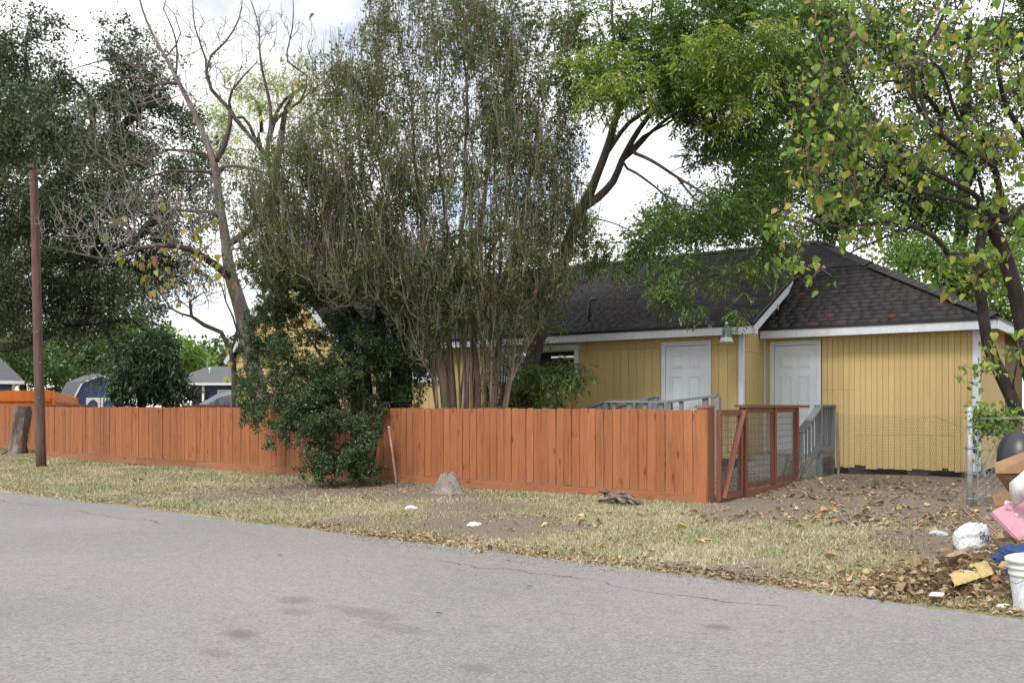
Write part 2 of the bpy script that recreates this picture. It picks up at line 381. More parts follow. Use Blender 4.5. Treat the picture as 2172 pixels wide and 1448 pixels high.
def soil(x, y):
    x = np.asarray(x); y = np.asarray(y); v = np.zeros_like(x)
    for p, r, s in SOILW:
        v = np.maximum(v, s*np.exp(-(((x-p.x)**2+(y-p.y)**2)/(r*r))**1.2))
    n = RN.x*x+RN.y*y; t = RU.x*x+RU.y*y
    v = np.maximum(v, np.where((n > 11.9) & (t > -26), .78, 0))
    wob = .16*np.sin(x*2.3+y*1.1)+.13*np.sin(x*.9-y*2.9+1)+.10*np.sin(x*5.1+y*4.3)+.08*np.sin(7.9*x-6.1*y)
    return np.clip(v+wob*.55*(v > .03)+np.where(wob > .27, .25, 0), 0, 1)
tt = np.concatenate([[-900, -400, -200, -120, -80, -60, -45], np.arange(-34, 5.01, .16), [7, 10, 15, 25, 40, 70, 120, 250, 600]])
nn = np.concatenate([[-300, -150, -60, -25, -10, -6, 0, 4, 6.5], np.arange(7.1, 18.01, .12), [19, 20.5, 23, 27, 33, 42, 60, 90, 150, 300, 700, 1500]])
TT, NN = np.meshgrid(tt, nn); X = RU.x*TT+RN.x*NN; Y = RU.y*TT+RN.y*NN
ripple = (.012*np.sin(X*1.9+Y*.7)+.010*np.sin(X*.8-Y*2.1)+.006*np.sin(4.1*X+3.3*Y))*np.clip((NN-7.5)/1.2, 0, 1)*(NN < 18)*(np.abs(TT+14) < 22)
ZZ = gz_n(NN)+ripple
def gzr(x, y):
    n = RN.x*x+RN.y*y
    return gz_n(n)+(.012*np.sin(x*1.9+y*.7)+.010*np.sin(x*.8-y*2.1)+.006*np.sin(4.1*x+3.3*y))*np.clip((n-7.5)/1.2, 0, 1)
nr, nc = TT.shape
idx = np.arange(nr*nc).reshape(nr, nc)
Fq = np.stack([idx[:-1, :-1], idx[:-1, 1:], idx[1:, 1:], idx[1:, :-1]], -1).reshape(-1, 4)
def ground_mat():
    m, nt, b = newmat('dry_lawn_and_soil')
    at = nt.nodes.new('ShaderNodeAttribute'); at.attribute_name = 'soil'
    v = coords(nt)
    n1 = noisen(nt, v, 1.1, 6, .6); n2 = noisen(nt, v, 22, 6, .7); n3 = noisen(nt, v, 90, 3, .7)
    dry = ramp_out(nt, n2, [(.3, (.24, .195, .135)), (.55, (.39, .33, .235)), (.75, (.50, .44, .32))])
    grn = ramp_out(nt, n2, [(.3, (.10, .115, .045)), (.7, (.22, .225, .10))])
    gr = mixc(nt, ramp_out(nt, n1, [(.42, (0, 0, 0)), (.62, (.8, .8, .8))]), dry, grn)
    so_ = ramp_out(nt, n3, [(.3, (.135, .108, .086)), (.6, (.25, .205, .165)), (.8, (.36, .305, .25))])
    f = math_(nt, 'ADD', at.outputs['Fac'], math_(nt, 'MULTIPLY', math_(nt, 'SUBTRACT', n2, .5), 1.1))
    c = mixc(nt, ramp_out(nt, f, [(.16, (0, 0, 0)), (.45, (1, 1, 1))]), gr, so_)
    nt.links.new(c, b.inputs['Base Color']); b.inputs['Roughness'].default_value = .95; sock(b, 'Specular IOR Level', .1)
    bump(nt, b, n3, .8, .02); return m
me = npmesh('ground', np.stack([X, Y, ZZ], -1).reshape(-1, 3), Fq, ground_mat(), True)
a = me.attributes.new('soil', 'FLOAT', 'POINT'); a.data.foreach_set('value', soil(X.ravel(), Y.ravel()).astype(np.float32))
ground = link('ground', me); tag(ground, kind='structure', label='dry lawn verge and bare soil with patches of straw grass')

def road_mat():
    m, nt, b = newmat('worn_asphalt')
    v = coords(nt)
    n0 = noisen(nt, v, .35, 4, .5); n1 = noisen(nt, v, 48, 5, .8); n2 = noisen(nt, v, 5, 5, .6)
    vo = nt.nodes.new('ShaderNodeTexVoronoi'); vo.inputs['Scale'].default_value = 62; nt.links.new(v, vo.inputs['Vector'])
    agg = ramp_out(nt, vo.outputs['Color'], [(.0, (.10, .096, .096)), (.3, (.19, .183, .182)), (.7, (.28, .27, .268)), (1, (.40, .388, .385))])
    c = mixc(nt, .55, agg, ramp_out(nt, n1, [(.3, (.125, .12, .12)), (.7, (.33, .318, .316))]))
    c = mixc(nt, 1.0, c, ramp_out(nt, n0, [(.3, (.90, .90, .91)), (.7, (1.08, 1.07, 1.05))]), 'MULTIPLY')
    c = mixc(nt, 1.0, c, ramp_out(nt, n2, [(.3, (.93, .93, .93)), (.7, (1.05, 1.05, 1.05))]), 'MULTIPLY')
    # small dark tar specks
    n4 = noisen(nt, v, 7, 3, .5)
    c = mixc(nt, ramp_out(nt, n4, [(.70, (0, 0, 0)), (.76, (.45, .45, .45))]), c, (.10, .095, .095))
    # long seam crack parallel to the edge
    sp = nt.nodes.new('ShaderNodeSeparateXYZ'); nt.links.new(v, sp.inputs[0])
    wob = math_(nt, 'MULTIPLY', math_(nt, 'SUBTRACT', noisen(nt, v, .8, 6, .6), .5), .9)
    for yy, w, lo in ((6.75, .016, .44), (5.6, .010, .58)):
        d = math_(nt, 'ABSOLUTE', math_(nt, 'SUBTRACT', math_(nt, 'ADD', sp.outputs['Y'], wob), yy))
        cf = ramp_out(nt, math_(nt, 'DIVIDE', d, w), [(.4, (1, 1, 1)), (1, (0, 0, 0))])
        msk = ramp_out(nt, noisen(nt, coords(nt, (.5, 1, 1)), 1.1, 3, .6), [(lo, (0, 0, 0)), (lo+.08, (.9, .9, .9))])
        c = mixc(nt, math_(nt, 'MULTIPLY', cf, msk), c, (.06, .056, .055))
    # oil stains
    for (px, py, rx, ry, amt) in ((505, 1347, .11, .07, .5), (625, 1275, .14, .09, .33), (625, 1302, .12, .06, .3), (770, 1302, .30, .08, .3), (1525, 1332, .09, .05, .5), (840, 1332, .22, .07, .22), (1010, 1420, .10, .06, .25), (460, 1390, .12, .05, .3)):
        Z = CAMZ*F/(py-HY); w = Vector(((px-CX)/F*Z, Z, 0)); lt, ln = w.dot(RU), w.dot(RN)
        wv = math_(nt, 'MULTIPLY', math_(nt, 'SUBTRACT', n2, .5), .9)
        dx = math_(nt, 'DIVIDE', math_(nt, 'SUBTRACT', sp.outputs['X'], lt), rx*1.6)
        dy = math_(nt, 'DIVIDE', math_(nt, 'SUBTRACT', sp.outputs['Y'], ln), ry*1.9)
        d = math_(nt, 'ADD', math_(nt, 'SQRT', math_(nt, 'ADD', math_(nt, 'MULTIPLY', dx, dx), math_(nt, 'MULTIPLY', dy, dy))), wv)
        f = math_(nt, 'MULTIPLY', ramp_out(nt, d, [(.45, (1, 1, 1)), (1, (0, 0, 0))]), amt)
        c = mixc(nt, f, c, (.075, .068, .063))
    nt.links.new(c, b.inputs['Base Color']); b.inputs['Roughness'].default_value = .9; sock(b, 'Specular IOR Level', .25)
    bump(nt, b, n1, .55, .01); return m
ts = np.concatenate([[-600, -300, -120, -60], np.arange(-36, 6, .08), [20, 60, 200]])
edge = 7.55+.05*np.sin(ts*.9)+.035*np.sin(ts*2.7+1)+.025*np.sin(ts*7.3)+.02*np.sin(ts*17.1)+.016*np.sin(ts*31.)
edge = edge-np.where(ts > -4.5, (ts+4.5)*.015, 0)
rows = [np.full_like(ts, -5.5), np.full_like(ts, 0.), np.full_like(ts, 5.), edge-.5, edge-.1, edge]
rz = [0, .02, .012, .006, .006, .006]
V = np.concatenate([np.stack([ts, r, np.full_like(ts, z)], -1) for r, z in zip(rows, rz)])
V[-len(ts):, 2] += .0
n_ = len(ts); ii = np.arange(n_*6).reshape(6, n_)
Fq = np.stack([ii[:-1, :-1], ii[:-1, 1:], ii[1:, 1:], ii[1:, :-1]], -1).reshape(-1, 4)
road = link('road', npmesh('road', V, Fq, road_mat(), False)); road.rotation_euler = (0, 0, RANG)
tag(road, kind='structure', label='worn grey asphalt street with a seam crack and oil stains')

def grass_mat():
    m, nt, b = newmat('grass_blades')
    g = nt.nodes.new('ShaderNodeNewGeometry')
    v = coords(nt); n1 = noisen(nt, v, .85, 5, .6)
    dry = ramp_out(nt, g.outputs['Random Per Island'], [(0, (.30, .245, .17)), (.45, (.49, .42, .295)), (.85, (.64, .57, .42)), (1, (.32, .26, .19))])
    grn = ramp_out(nt, g.outputs['Random Per Island'], [(0, (.15, .18, .075)), (.5, (.265, .29, .135)), (1, (.48, .44, .28))])
    c = mixc(nt, ramp_out(nt, n1, [(.37, (.08, .08, .08)), (.57, (.95, .95, .95))]), dry, grn)
    nt.links.new(c, b.inputs['Base Color']); b.inputs['Roughness'].default_value = .7; sock(b, 'Specular IOR Level', .2)
    return m
def make_grass():
    N = 420000
    t = G.uniform(-33, 3.5, N); n = G.uniform(7.45, 13.6, N)
    x = RU.x*t+RN.x*n; y = RU.y*t+RN.y*n
    s = soil(x, y)
    ed = np.clip((n-7.45-.12*np.sin(t*3.1)-.10*np.sin(t*1.3))/.35, 0, 1)
    keep = G.random(N) < np.clip(1-s*1.15, .03, 1)**1.5*ed*np.where(y > 17, .45, 1)*np.where(n > 11.9, np.where(t < -25.3, .7, .5), 1)
    vis = (np.abs(x/y) < .60)
    x, y, s, n = x[keep & vis], y[keep & vis], s[keep & vis], n[keep & vis]
    z = gzr(x, y); k = len(x)
    h = G.uniform(.014, .038, k)*(1.25-.6*s)*np.where(G.random(k) < .03, 1.9, 1)
    a = G.uniform(0, 2*np.pi, k); w = G.uniform(.0035, .0075, k)*np.where(y > 14, 1.5, 1)
    ln = G.uniform(.2, 1.3, k)*h; b_ = G.uniform(0, 2*np.pi, k)
    p0 = np.stack([x-np.cos(a)*w, y-np.sin(a)*w, z-.004], -1); p1 = np.stack([x+np.cos(a)*w, y+np.sin(a)*w, z-.004], -1)
    p2 = np.stack([x+np.cos(b_)*ln, y+np.sin(b_)*ln, z+h], -1)
    V = np.stack([p0, p1, p2], 1).reshape(-1, 3)
    o = link('grass', npmesh('grass', V, np.arange(len(V)).reshape(-1, 3), grass_mat()))
    tag(o, 'short straw and green grass growing on the verge', 'grass', kind='stuff')
make_grass()

# ================================================================== THE YELLOW HOUSE
ZB = .29
HO = HS(-6.69, 16.76, ZB)
house = empty('yellow_house', HO, HANG, 'yellow wooden house with dark shingle roof and two white doors behind the fence', 'house')
def hz(z): return z-ZB
_bc = {}
def board(name, parent, x, y, z, dx, dy, dz, mat):
    k = (name, round(dx, 3), round(dy, 3), round(dz, 3), mat.name)
    if k not in _bc:
        mb = MB(); mb.box(0, dx, 0, dy, 0, dz); _bc[k] = mb.mesh(name, mat)
    return link(name, _bc[k], parent, (x, y, z))
def split_cols(u0, u1, pitch, z0, z1, ops, gap=.006, off=0):
    out = []; u = u0-off
    while u < u1-1e-6:
        a, b_ = max(u, u0), min(u+pitch, u1); u += pitch
        cuts = sorted(set([a, b_]+[c for o in ops for c in o[:2] if a < c < b_]))
        for c0, c1 in zip(cuts[:-1], cuts[1:]):
            mid = (c0+c1)/2; zs = [(z0, z1)]
            for o in ops:
                if o[0] <= mid <= o[1]:
                    nz = []
                    for s0, s1 in zs:
                        if o[3] <= s0 or o[2] >= s1: nz.append((s0, s1)); continue
                        if o[2] > s0: nz.append((s0, o[2]))
                        if o[3] < s1: nz.append((o[3], s1))
                    zs = nz
            for s0, s1 in zs:
                if c1-c0 > .02 and s1-s0 > .02: out.append((c0+gap/2, c1-gap/2, s0, s1))
    return out
# openings in the main front wall (local x, z)
DOOR1 = (-1.66, -.62, .62, 2.78)
def lx_at(px, b=16.76):                 # local x where a pixel column meets the plane b
    k = (px-CX)/F; Z = b/(HN.x*k+HN.y); return (HU.x*k+HU.y)*Z+6.69
W1 = (lx_at(1062), lx_at(1220), hz(1.5-( 795-HY)/F*18.9), hz(1.5-(735-HY)/F*18.9))
W2 = (lx_at(872), lx_at(940), hz(1.5-(800-HY)/F*21.2), hz(1.5-(742-HY)/F*21.2))
D1 = (DOOR1[0], DOOR1[1], hz(.62), hz(2.70))
XL = -9.75
# core walls (hollow house) around openings
def wall_core(name, x0, x1, y0, y1, z0, z1, ops, mat):
    mb = MB()
    xs = sorted(set([x0, x1]+[o[i] for o in ops for i in (0, 1)]))
    for a, b_ in zip(xs[:-1], xs[1:]):
        zs = [(z0, z1)]
        for o in ops:
            if o[0] <= (a+b_)/2 <= o[1]: zs = [(z0, o[2]), (o[3], z1)]
        for s0, s1 in zs: mb.box(a, b_, y0, y1, s0, s1)
    return mb.obj(name, mat, house)
wall_core('wall', XL, 0, .016, .12, hz(.55), hz(3.0), [W1, W2], MAT['groove'])
for (a, b_, s0, s1) in split_cols(XL, 0, .175, hz(.55), hz(2.68), [D1, W1, W2]):
    board('siding_board', house, a, R.uniform(0, .002), s0, b_-a, .014, s1-s0, MAT['siding'])
for (a, b_, s0, s1) in split_cols(XL, -.06, .195, hz(2.686), hz(3.0), [D1], off=.07):
    board('siding_board', house, a, R.uniform(-.004, -.001), s0, b_-a, .014, s1-s0, MAT['siding'])
# lower patch by the corner
# right gable wall (faces +x) from the corner back to the annex, and on up under the rake
AY = 1.10                                 # annex set back from the main front
mb = MB(); mb.prism([Vector((-.02, .02, hz(.55))), Vector((-.02, 7.5, hz(.55))), Vector((-.02, 7.5, hz(3.0))), Vector((-.02, 3.79, hz(4.9))), Vector((-.02, .02, hz(3.0)))], (-.1, 0, 0))
mb.obj('gable_wall', MAT['groove'], house)
yy = .03
while yy < AY-.01:
    y1 = min(yy+.1, AY-.004); zt = hz(3.0)+.5*(yy)
    board('siding_board', house, -.02, yy+.002, hz(.55), .014, y1-yy-.004, hz(2.55)-hz(.55), MAT['siding'])
    board('siding_board', house, -.02, yy+.002, hz(2.556), .016, y1-yy-.004, zt-hz(2.556)+.02, MAT['siding'])
    yy += .1
# annex
AX1 = 3.80
wall_core('annex_wall', .0, AX1, AY+.016, AY+.12, hz(.46), hz(3.0), [], MAT['groove'])
D2 = (lx_at(1634, 17.86), lx_at(1742, 17.86), hz(.62), hz(2.70))
for (a, b_, s0, s1) in split_cols(.02, AX1, .1, hz(.385), hz(2.99), [D2], gap=.006):
    rag = 0
    if s0 < hz(.45):
        rag = R.choice([0, .01, .02, .03, .06]) if b_ > 1.0 else 0
    seam = None
    if b_ > D2[1] and a < D2[1]+.52: seam = hz(1.84)
    elif b_ > D2[1]+.5 and a < 3.35: seam = hz(.96+.02*a)
    elif a >= 3.35: seam = hz(1.42)
    if seam and s0 < seam < s1:
        board('siding_board', house, a, AY+R.uniform(-.002, .003), seam+.004, b_-a, .014, s1-seam-.004, MAT['siding'])
        board('siding_board', house, a, AY+R.uniform(-.006, .004), s0+rag, b_-a, .014, seam-s0-rag, MAT['siding'])
    else:
        board('siding_board', house, a, AY+R.uniform(-.002, .002), s0+rag, b_-a, .014, s1-s0-rag, MAT['siding'])
    if s0 < hz(.45) and rag > .015:
        board('rotten_edge', house, a, AY+.003, s0-.01, b_-a, .010, rag+.02, MAT['rot'])
# annex right wall (faces +x)
mb = MB(); mb.box(AX1-.12, AX1-.016, AY+.12, 6.4, hz(.46), hz(3.0)); mb.obj('annex_wall', MAT['groove'], house)
yy = AY+.02
while yy < 4.0:
    board('siding_board', house, AX1-.016, yy, hz(.40), .014, .096, hz(2.99)-hz(.40), MAT['siding']); yy += .1
mb = MB(); mb.box(XL, AX1-.13, 7.4, 7.5, hz(.5), hz(3.0)); mb.box(XL, XL+.1, .13, 7.4, hz(.5), hz(3.0)); mb.obj('back_wall', MAT['groove'], house)
mb = MB(); mb.box(XL+.1, -.13, .13, 7.39, hz(.56), hz(.62)); mb.box(.0, AX1-.13, AY+.13, 7.39, hz(.56), hz(.62)); mb.obj('floor', MAT['dark'], house)
# crawl space blocks
for xx in list(np.arange(-10.8, -.2, 1.7))+[.5, 1.55, 2.6, 3.5]:
    yb = .25 if xx < 0 else AY+.2
    board('pier_block', house, float(xx), yb, -.02, .34, .3, .27, MAT['concrete'])
mb = MB(); mb.box(XL, -.15, .55, .62, 0, hz(.55)); mb.box(0, AX1-.2, AY+.5, AY+.56, 0, hz(.5)); mb.obj('skirt', MAT['rot'], house)
# trims
def trim(x0, x1, y0, y1, z0, z1, name='corner_trim'):
    return board(name, house, x0, y0, z0, x1-x0, y1-y0, z1-z0, MAT['white_trim'])
trim(-.075, .012, -.022, -.001, hz(.5), hz(2.97)); trim(-.005, .016, .0, .06, hz(.5), hz(2.98))
trim(AX1-.09, AX1+.004, AY-.024, AY-.003, hz(.40), hz(2.98)); trim(AX1-.001, AX1+.02, AY-.002, AY+.09, hz(.42), hz(2.98))
trim(.0, .032, AY-.03, AY-.005, hz(.5), hz(2.97))
def door(op, y, px=0):
    x0, x1, z0, z1 = op
    w = .085
    fr = trim(x0, x0+w, y-.032, y-.006, z0, z1, 'door_frame'); trim(x1-w, x1, y-.032, y-.006, z0, z1, 'door_frame'); trim(x0, x1, y-.033, y-.007, z1+.001, z1+w, 'door_frame')
    d = link('door', None, house) if False else None
    mb = MB(); mb.box(x0+w+.006, x1-w-.006, y-.012, y+.03, z0+.01, z1-.008)
    slab = mb.obj('door', MAT['white_door'], house)
    dw = x1-x0-2*w
    cx = (x0+x1)/2
    for sx in (-1, 1):
        for (fz0, fz1) in ((.80, .915), (.43, .72), (.07, .36)):
            pz0, pz1 = z0+fz0*(z1-z0), z0+fz1*(z1-z0)
            pw = dw*.27; pc = cx+sx*dw*.205
            mb = MB(); e = .014
            yf, yb = y-.027, y-.0115
            mb.box(pc-pw/2, pc+pw/2, yf, yb, pz0, pz0+e); mb.box(pc-pw/2, pc+pw/2, yf, yb, pz1-e, pz1)
            mb.box(pc-pw/2, pc-pw/2+e, yf, yb, pz0+e, pz1-e); mb.box(pc+pw/2-e, pc+pw/2, yf, yb, pz0+e, pz1-e)
            mb.box(pc-pw/2+.035, pc+pw/2-.035, y-.021, yb, pz0+.035, pz1-.035)
            mb.obj('door_panel', MAT['white_door'], slab)
    mb = MB(); mb.box(x0+w, x1-w, y-.06, y+.03, z0-.04, z0+.006); mb.obj('threshold', MAT['galv'], house)
    return slab, x0+w, z0
s1, kx, kz = door(D1, 0)
mb = MB(); mb.lathe([(.0, 0), (.03, 0), (.034, .006), (.018, .008), (.016, .03), (.03, .04), (.032, .055), (.0, .064)], 14, Matrix.Translation((kx+.075, -.014, hz(1.56))) @ Matrix.Rotation(math.pi/2, 4, 'X'))
mb.obj('door_knob', MAT['lamp_metal'], s1, True)
door(D2, AY)
# windows
def glass_mat():
    m, nt, b = newmat('window_glass')
    b.inputs['Base Color'].default_value = (.02, .025, .03, 1); b.inputs['Roughness'].default_value = .03
    t = nt.nodes.new('ShaderNodeBsdfTransparent'); gl = nt.nodes.new('ShaderNodeBsdfGlossy'); gl.inputs['Roughness'].default_value = .02
    fr = nt.nodes.new('ShaderNodeFresnel'); fr.inputs[0].default_value = 1.6
    mx = nt.nodes.new('ShaderNodeMixShader'); nt.links.new(fr.outputs[0], mx.inputs[0]); nt.links.new(t.outputs[0], mx.inputs[1]); nt.links.new(gl.outputs[0], mx.inputs[2])
    t.inputs[0].default_value = (.8, .85, .85, 1)
    nt.links.new(mx.outputs[0], nt.nodes['Material Output'].inputs[0]); return m
MAT['glass'] = glass_mat()
def window(op):
    x0, x1, z0, z1 = op; w = .09
    mb = MB(); mb.box(x0-w, x1+w, -.03, -.002, z1, z1+w); mb.box(x0-w, x1+w, -.032, -.002, z0-w, z0); mb.box(x0-w, x0, -.03, -.002, z0, z1); mb.box(x1, x1+w, -.03, -.002, z0, z1)
    wi = mb.obj('window_frame', MAT['white_trim'], house)
    xm = (x0+x1)/2
    mb = MB(); s = .035
    for a, b_ in ((x0+.004, xm), (xm+.002, x1-.004)):
        mb.box(a, b_, .012, .045, z0+.004, z0+s); mb.box(a, b_, .012, .045, z1-s, z1-.004); mb.box(a, a+s, .012, .045, z0+s, z1-s); mb.box(b_-s, b_, .012, .045, z0+s, z1-s)
    mb.obj('sash', MAT['white_trim'], wi)
    for a, b_ in ((x0, xm), (xm, x1)):
        mb = MB(); mb.add([(a+s, .028, z0+s), (b_-s, .028, z0+s), (b_-s, .028, z1-s), (a+s, .028, z1-s)], [(0, 1, 2, 3)]); mb.obj('pane', MAT['glass'], wi)
window(W1); window(W2)
# thin white emissive tube set in the room behind the window, and things on its sill
m, nt, b = newmat('emissive_tube'); b.inputs['Emission Color'].default_value = (.9, .97, 1, 1); b.inputs['Emission Strength'].default_value = .4; MAT['tube'] = m
mb = MB(); mb.tube([(W1[1]-.95, .55, W1[3]-.12), (W1[1]+.2, .55, W1[3]-.12)], .018, 8); mb.obj('glowing_tube', MAT['tube'], house)
MAT['teal'] = simple('teal_print', (.06, .26, .38), (.2, .45, .55), scale=14, rough=.5)
for i in range(5):
    jh = .16+.10*(i % 3); mb = MB(); mb.lathe([(0, 0), (.045, 0), (.05, .01), (.05, jh*.75), (.03, jh*.88), (.03, jh), (0, jh)], 14)
    o = mb.obj('jar', [MAT['teal'], MAT['dark'], MAT['white_trim']][i % 3], None, True, HO+Matrix.Rotation(HANG, 3, 'Z') @ Vector((W1[1]-.75+i*.15, .085, W1[2])), (0, 0, HANG))
    tag(o, [('teal jar', 'black jar', 'white jar')[i % 3]+' on the sill behind the house window glass'][0], 'jar', 'jars on the window sill')
# roof
SL = .5; SLn = math.sqrt(1+SL*SL)
EZ, EY = hz(3.05), -.30
RY, RZ = 3.79, hz(3.05)+SL*4.09
def slab(name, poly, th, mat):
    mb = MB(); p = [Vector(q) for q in poly]; nrm = (p[1]-p[0]).cross(p[2]-p[0]).normalized()
    if nrm.z < 0: p.reverse(); nrm = -nrm
    mb.prism(p, -nrm*th); return mb.obj(name, mat, house)
GXR = .32
KX, KY, KZ = 1.74, 2.14, hz(4.27)
AEY, AEZ, AEX = .80, hz(3.04), 4.13
slab('roof_deck', [(XL, EY, EZ), (GXR, EY, EZ), (GXR, RY, RZ), (XL, RY, RZ)], .06, MAT['roof_felt'])
slab('roof_deck', [(GXR+.001, KY, KZ), (KX, KY, KZ), (GXR+.001, RY-.08, RZ-.04)], .05, MAT['roof_felt'])
slab('roof_deck', [(.02, AEY, AEZ), (AEX, AEY, AEZ), (KX, KY-.002, KZ), (.02, KY-.002, KZ)], .05, MAT['roof_felt'])
slab('roof_deck', [(AEX+.002, AEY, AEZ), (AEX+.002, 7.0, AEZ), (.26, RY, RZ), (KX+.002, KY, KZ)], .05, MAT['roof_felt'])
slab('roof_deck', [(XL, RY+.002, RZ), (.26, RY+.002, RZ), (AEX, 7.8, EZ), (XL, 7.8, EZ)], .06, MAT['roof_felt'])
def shingles(O, X, S, xr, L, expo=.122, wmin=.1, wmax=.28, lift=.004):
    """yield 8-corner wedges; O origin at eave, X along, S upslope (unit), xr(s)->(x0,x1)"""
    O = np.array(O); X = np.array(X, float); S = np.array(S, float); N = np.cross(X, S); N /= np.linalg.norm(N)
    out = []; s = 0.0; row = 0
    while s < L-.02:
        s1 = min(s+expo+.02, L); a0, a1 = xr(s); b0, b1 = xr(s1)
        x = min(a0, b0)-R.uniform(0, .2)
        while x < max(a1, b1):
            w = R.uniform(wmin, wmax); xe = x+w
            lo0, lo1 = np.clip([x+.002, xe-.002], a0, a1); hi0, hi1 = np.clip([x+.002, xe-.002], b0, b1)
            if lo1-lo0 > .012 or hi1-hi0 > .012:
                t = R.uniform(.009, .016)
                q = [O+X*lo0+S*(s-.006), O+X*lo1+S*(s-.006), O+X*hi1+S*s1, O+X*hi0+S*s1]
                out.append([q[0]+N*lift, q[1]+N*lift, q[2]+N*.001, q[3]+N*.001, q[0]+N*(lift+t), q[1]+N*(lift+t), q[2]+N*.005, q[3]+N*.005])
            x = xe
        s += expo; row += 1
    return np.array(out)
QF = np.array([(4, 5, 6, 7), (0, 1, 5, 4), (1, 2, 6, 5), (3, 0, 4, 7)])
def field(name, W, mat):
    k = len(W); V = W.reshape(-1, 3); Fc = (np.arange(k)[:, None, None]*8+QF[None]).reshape(-1, 4)
    o = link(name, npmesh(name, V, Fc, mat), house); o['kind'] = 'stuff'; return o
up = (0, 1/SLn, SL/SLn)
W = shingles((0, EY-.02, EZ-.01), (1, 0, 0), up, lambda s: (XL-.05, GXR+.02), 4.09*SLn+.02)
field('shingle_field', W, MAT['shingle'])
kl = (RY-KY)*SLn
W = shingles((0, KY, KZ+.004), (1, 0, 0), up, lambda s: (GXR+.022, max(GXR+.03, KX+(.26-KX)*min(1, s/kl))), kl)
field('shingle_field', W, MAT['shingle'])
dv = Vector((0, KY-AEY, KZ-AEZ)); al = dv.length
W = shingles((0, AEY-.02, AEZ-.018), (1, 0, 0), tuple(dv.normalized()), lambda s: (.0, AEX+(KX-AEX)*min(1, max(0, s-.02)/al)), al+.02, wmin=.12, wmax=.3)
for w in W:
    c = w.mean(0)
    link('shingle', npmesh('shingle', w-c, QF, MAT['shingle_obj']), house, tuple(c))
hx = Vector((0, 1, 0)); pr = Vector((-(AEX-.26), 0, RZ-AEZ)).normalized()
W = shingles((AEX+.02, AEY, AEZ-.01), (0, 1, 0), (pr.x, 0, pr.z), lambda s: (0 if s < .01 else min(3, s*.62), 6.2-s*.6), 4.3)
field('shingle_field', W, MAT['shingle'])
def caps(p, q, w=.15):
    p = Vector(p); q = Vector(q); d = (q-p); n = int(d.length/.14); d.normalize()
    sd = d.cross(Vector((0, 0, 1))).normalized(); upv = sd.cross(d)
    for i in range(n):
        c = p+d*(i*.14); mb = MB(); e = d*.17
        a = [c+upv*.035, c+sd*w-upv*.05+upv*.012, c-sd*w-upv*.05+upv*.012]
        b_ = [v+e-upv*.012 for v in a]; th = upv*.012
        mb.add(a+b_+[v+th for v in a]+[v+th for v in b_], [(6, 9, 10, 7), (6, 8, 11, 9), (0, 1, 7, 6), (0, 6, 8, 2), (1, 4, 10, 7), (2, 8, 11, 5)])
        me_ = mb.mesh('hip_cap', MAT['shingle_obj']); link('hip_cap', me_, house)
caps((AEX, AEY-.01, AEZ+.01), (KX, KY, KZ+.012)); caps((KX, KY, KZ+.014), (.26, RY, RZ+.02)); caps((XL, RY, RZ+.014), (.26, RY, RZ+.014), .14)
# drip edge, fascias, rakes
board('drip_edge', house, XL, EY-.032, EZ-.055, -XL+GXR, .02, .05, MAT['black_metal'])
trim(XL, GXR-.04, EY-.012, EY+.014, EZ-.20, EZ-.056, 'fascia')
board('drip_edge', house, .03, AEY-.034, AEZ-.06, AEX-.03+.02, .02, .05, MAT['black_metal'])
trim(.035, AEX-.01, AEY-.014, AEY+.012, AEZ-.21, AEZ-.062, 'fascia')
board('drip_edge', house, AEX-.006, AEY-.01, AEZ-.06, .026, 6.2, .05, MAT['black_metal'])
trim(AEX-.008, AEX+.012, AEY+.013, 7.0, AEZ-.21, AEZ-.062, 'fascia')
mb = MB(); mb.box(XL, -.01, EY+.015, .012, EZ-.062, EZ-.05); mb.box(.035, AEX-.01, AEY+.013, AY+.012, AEZ-.07, AEZ-.058); mb.box(AX1, AEX-.01, AY, 6.8, AEZ-.07, AEZ-.058); mb.obj('soffit', MAT['siding'], house)
d = Vector((0, 1, SL)).normalized(); nu = Vector((0, -SL, 1)).normalized()
p0 = Vector((GXR-.012, EY-.01, EZ))-nu*.135
mb = MB(); mb.beam(p0, p0+d*2.35, .024, .145); mb.obj('rake_board', MAT['white_trim'], house)
p1 = Vector((GXR+.008, EY-.03, EZ))-nu*.025
mb = MB(); mb.beam(p1, p1+d*3.0, .018, .07); mb.obj('drip_edge', MAT['black_metal'], house)
mb = MB(); mb.beam(Vector((.0, 1.75, hz(3.62))), Vector((GXR-.03, 1.75, hz(3.62))), .05, .12); mb.beam(Vector((.0, 1.75, hz(3.38))), Vector((GXR-.06, 1.75, hz(3.57))), .05, .07); mb.obj('gable_bracket', MAT['white_trim'], house)
mb = MB(); mb.box(-.02, GXR-.03, EY+.02, .0, EZ-.19, EZ-.07); mb.obj('eave_return', MAT['white_trim'], house)
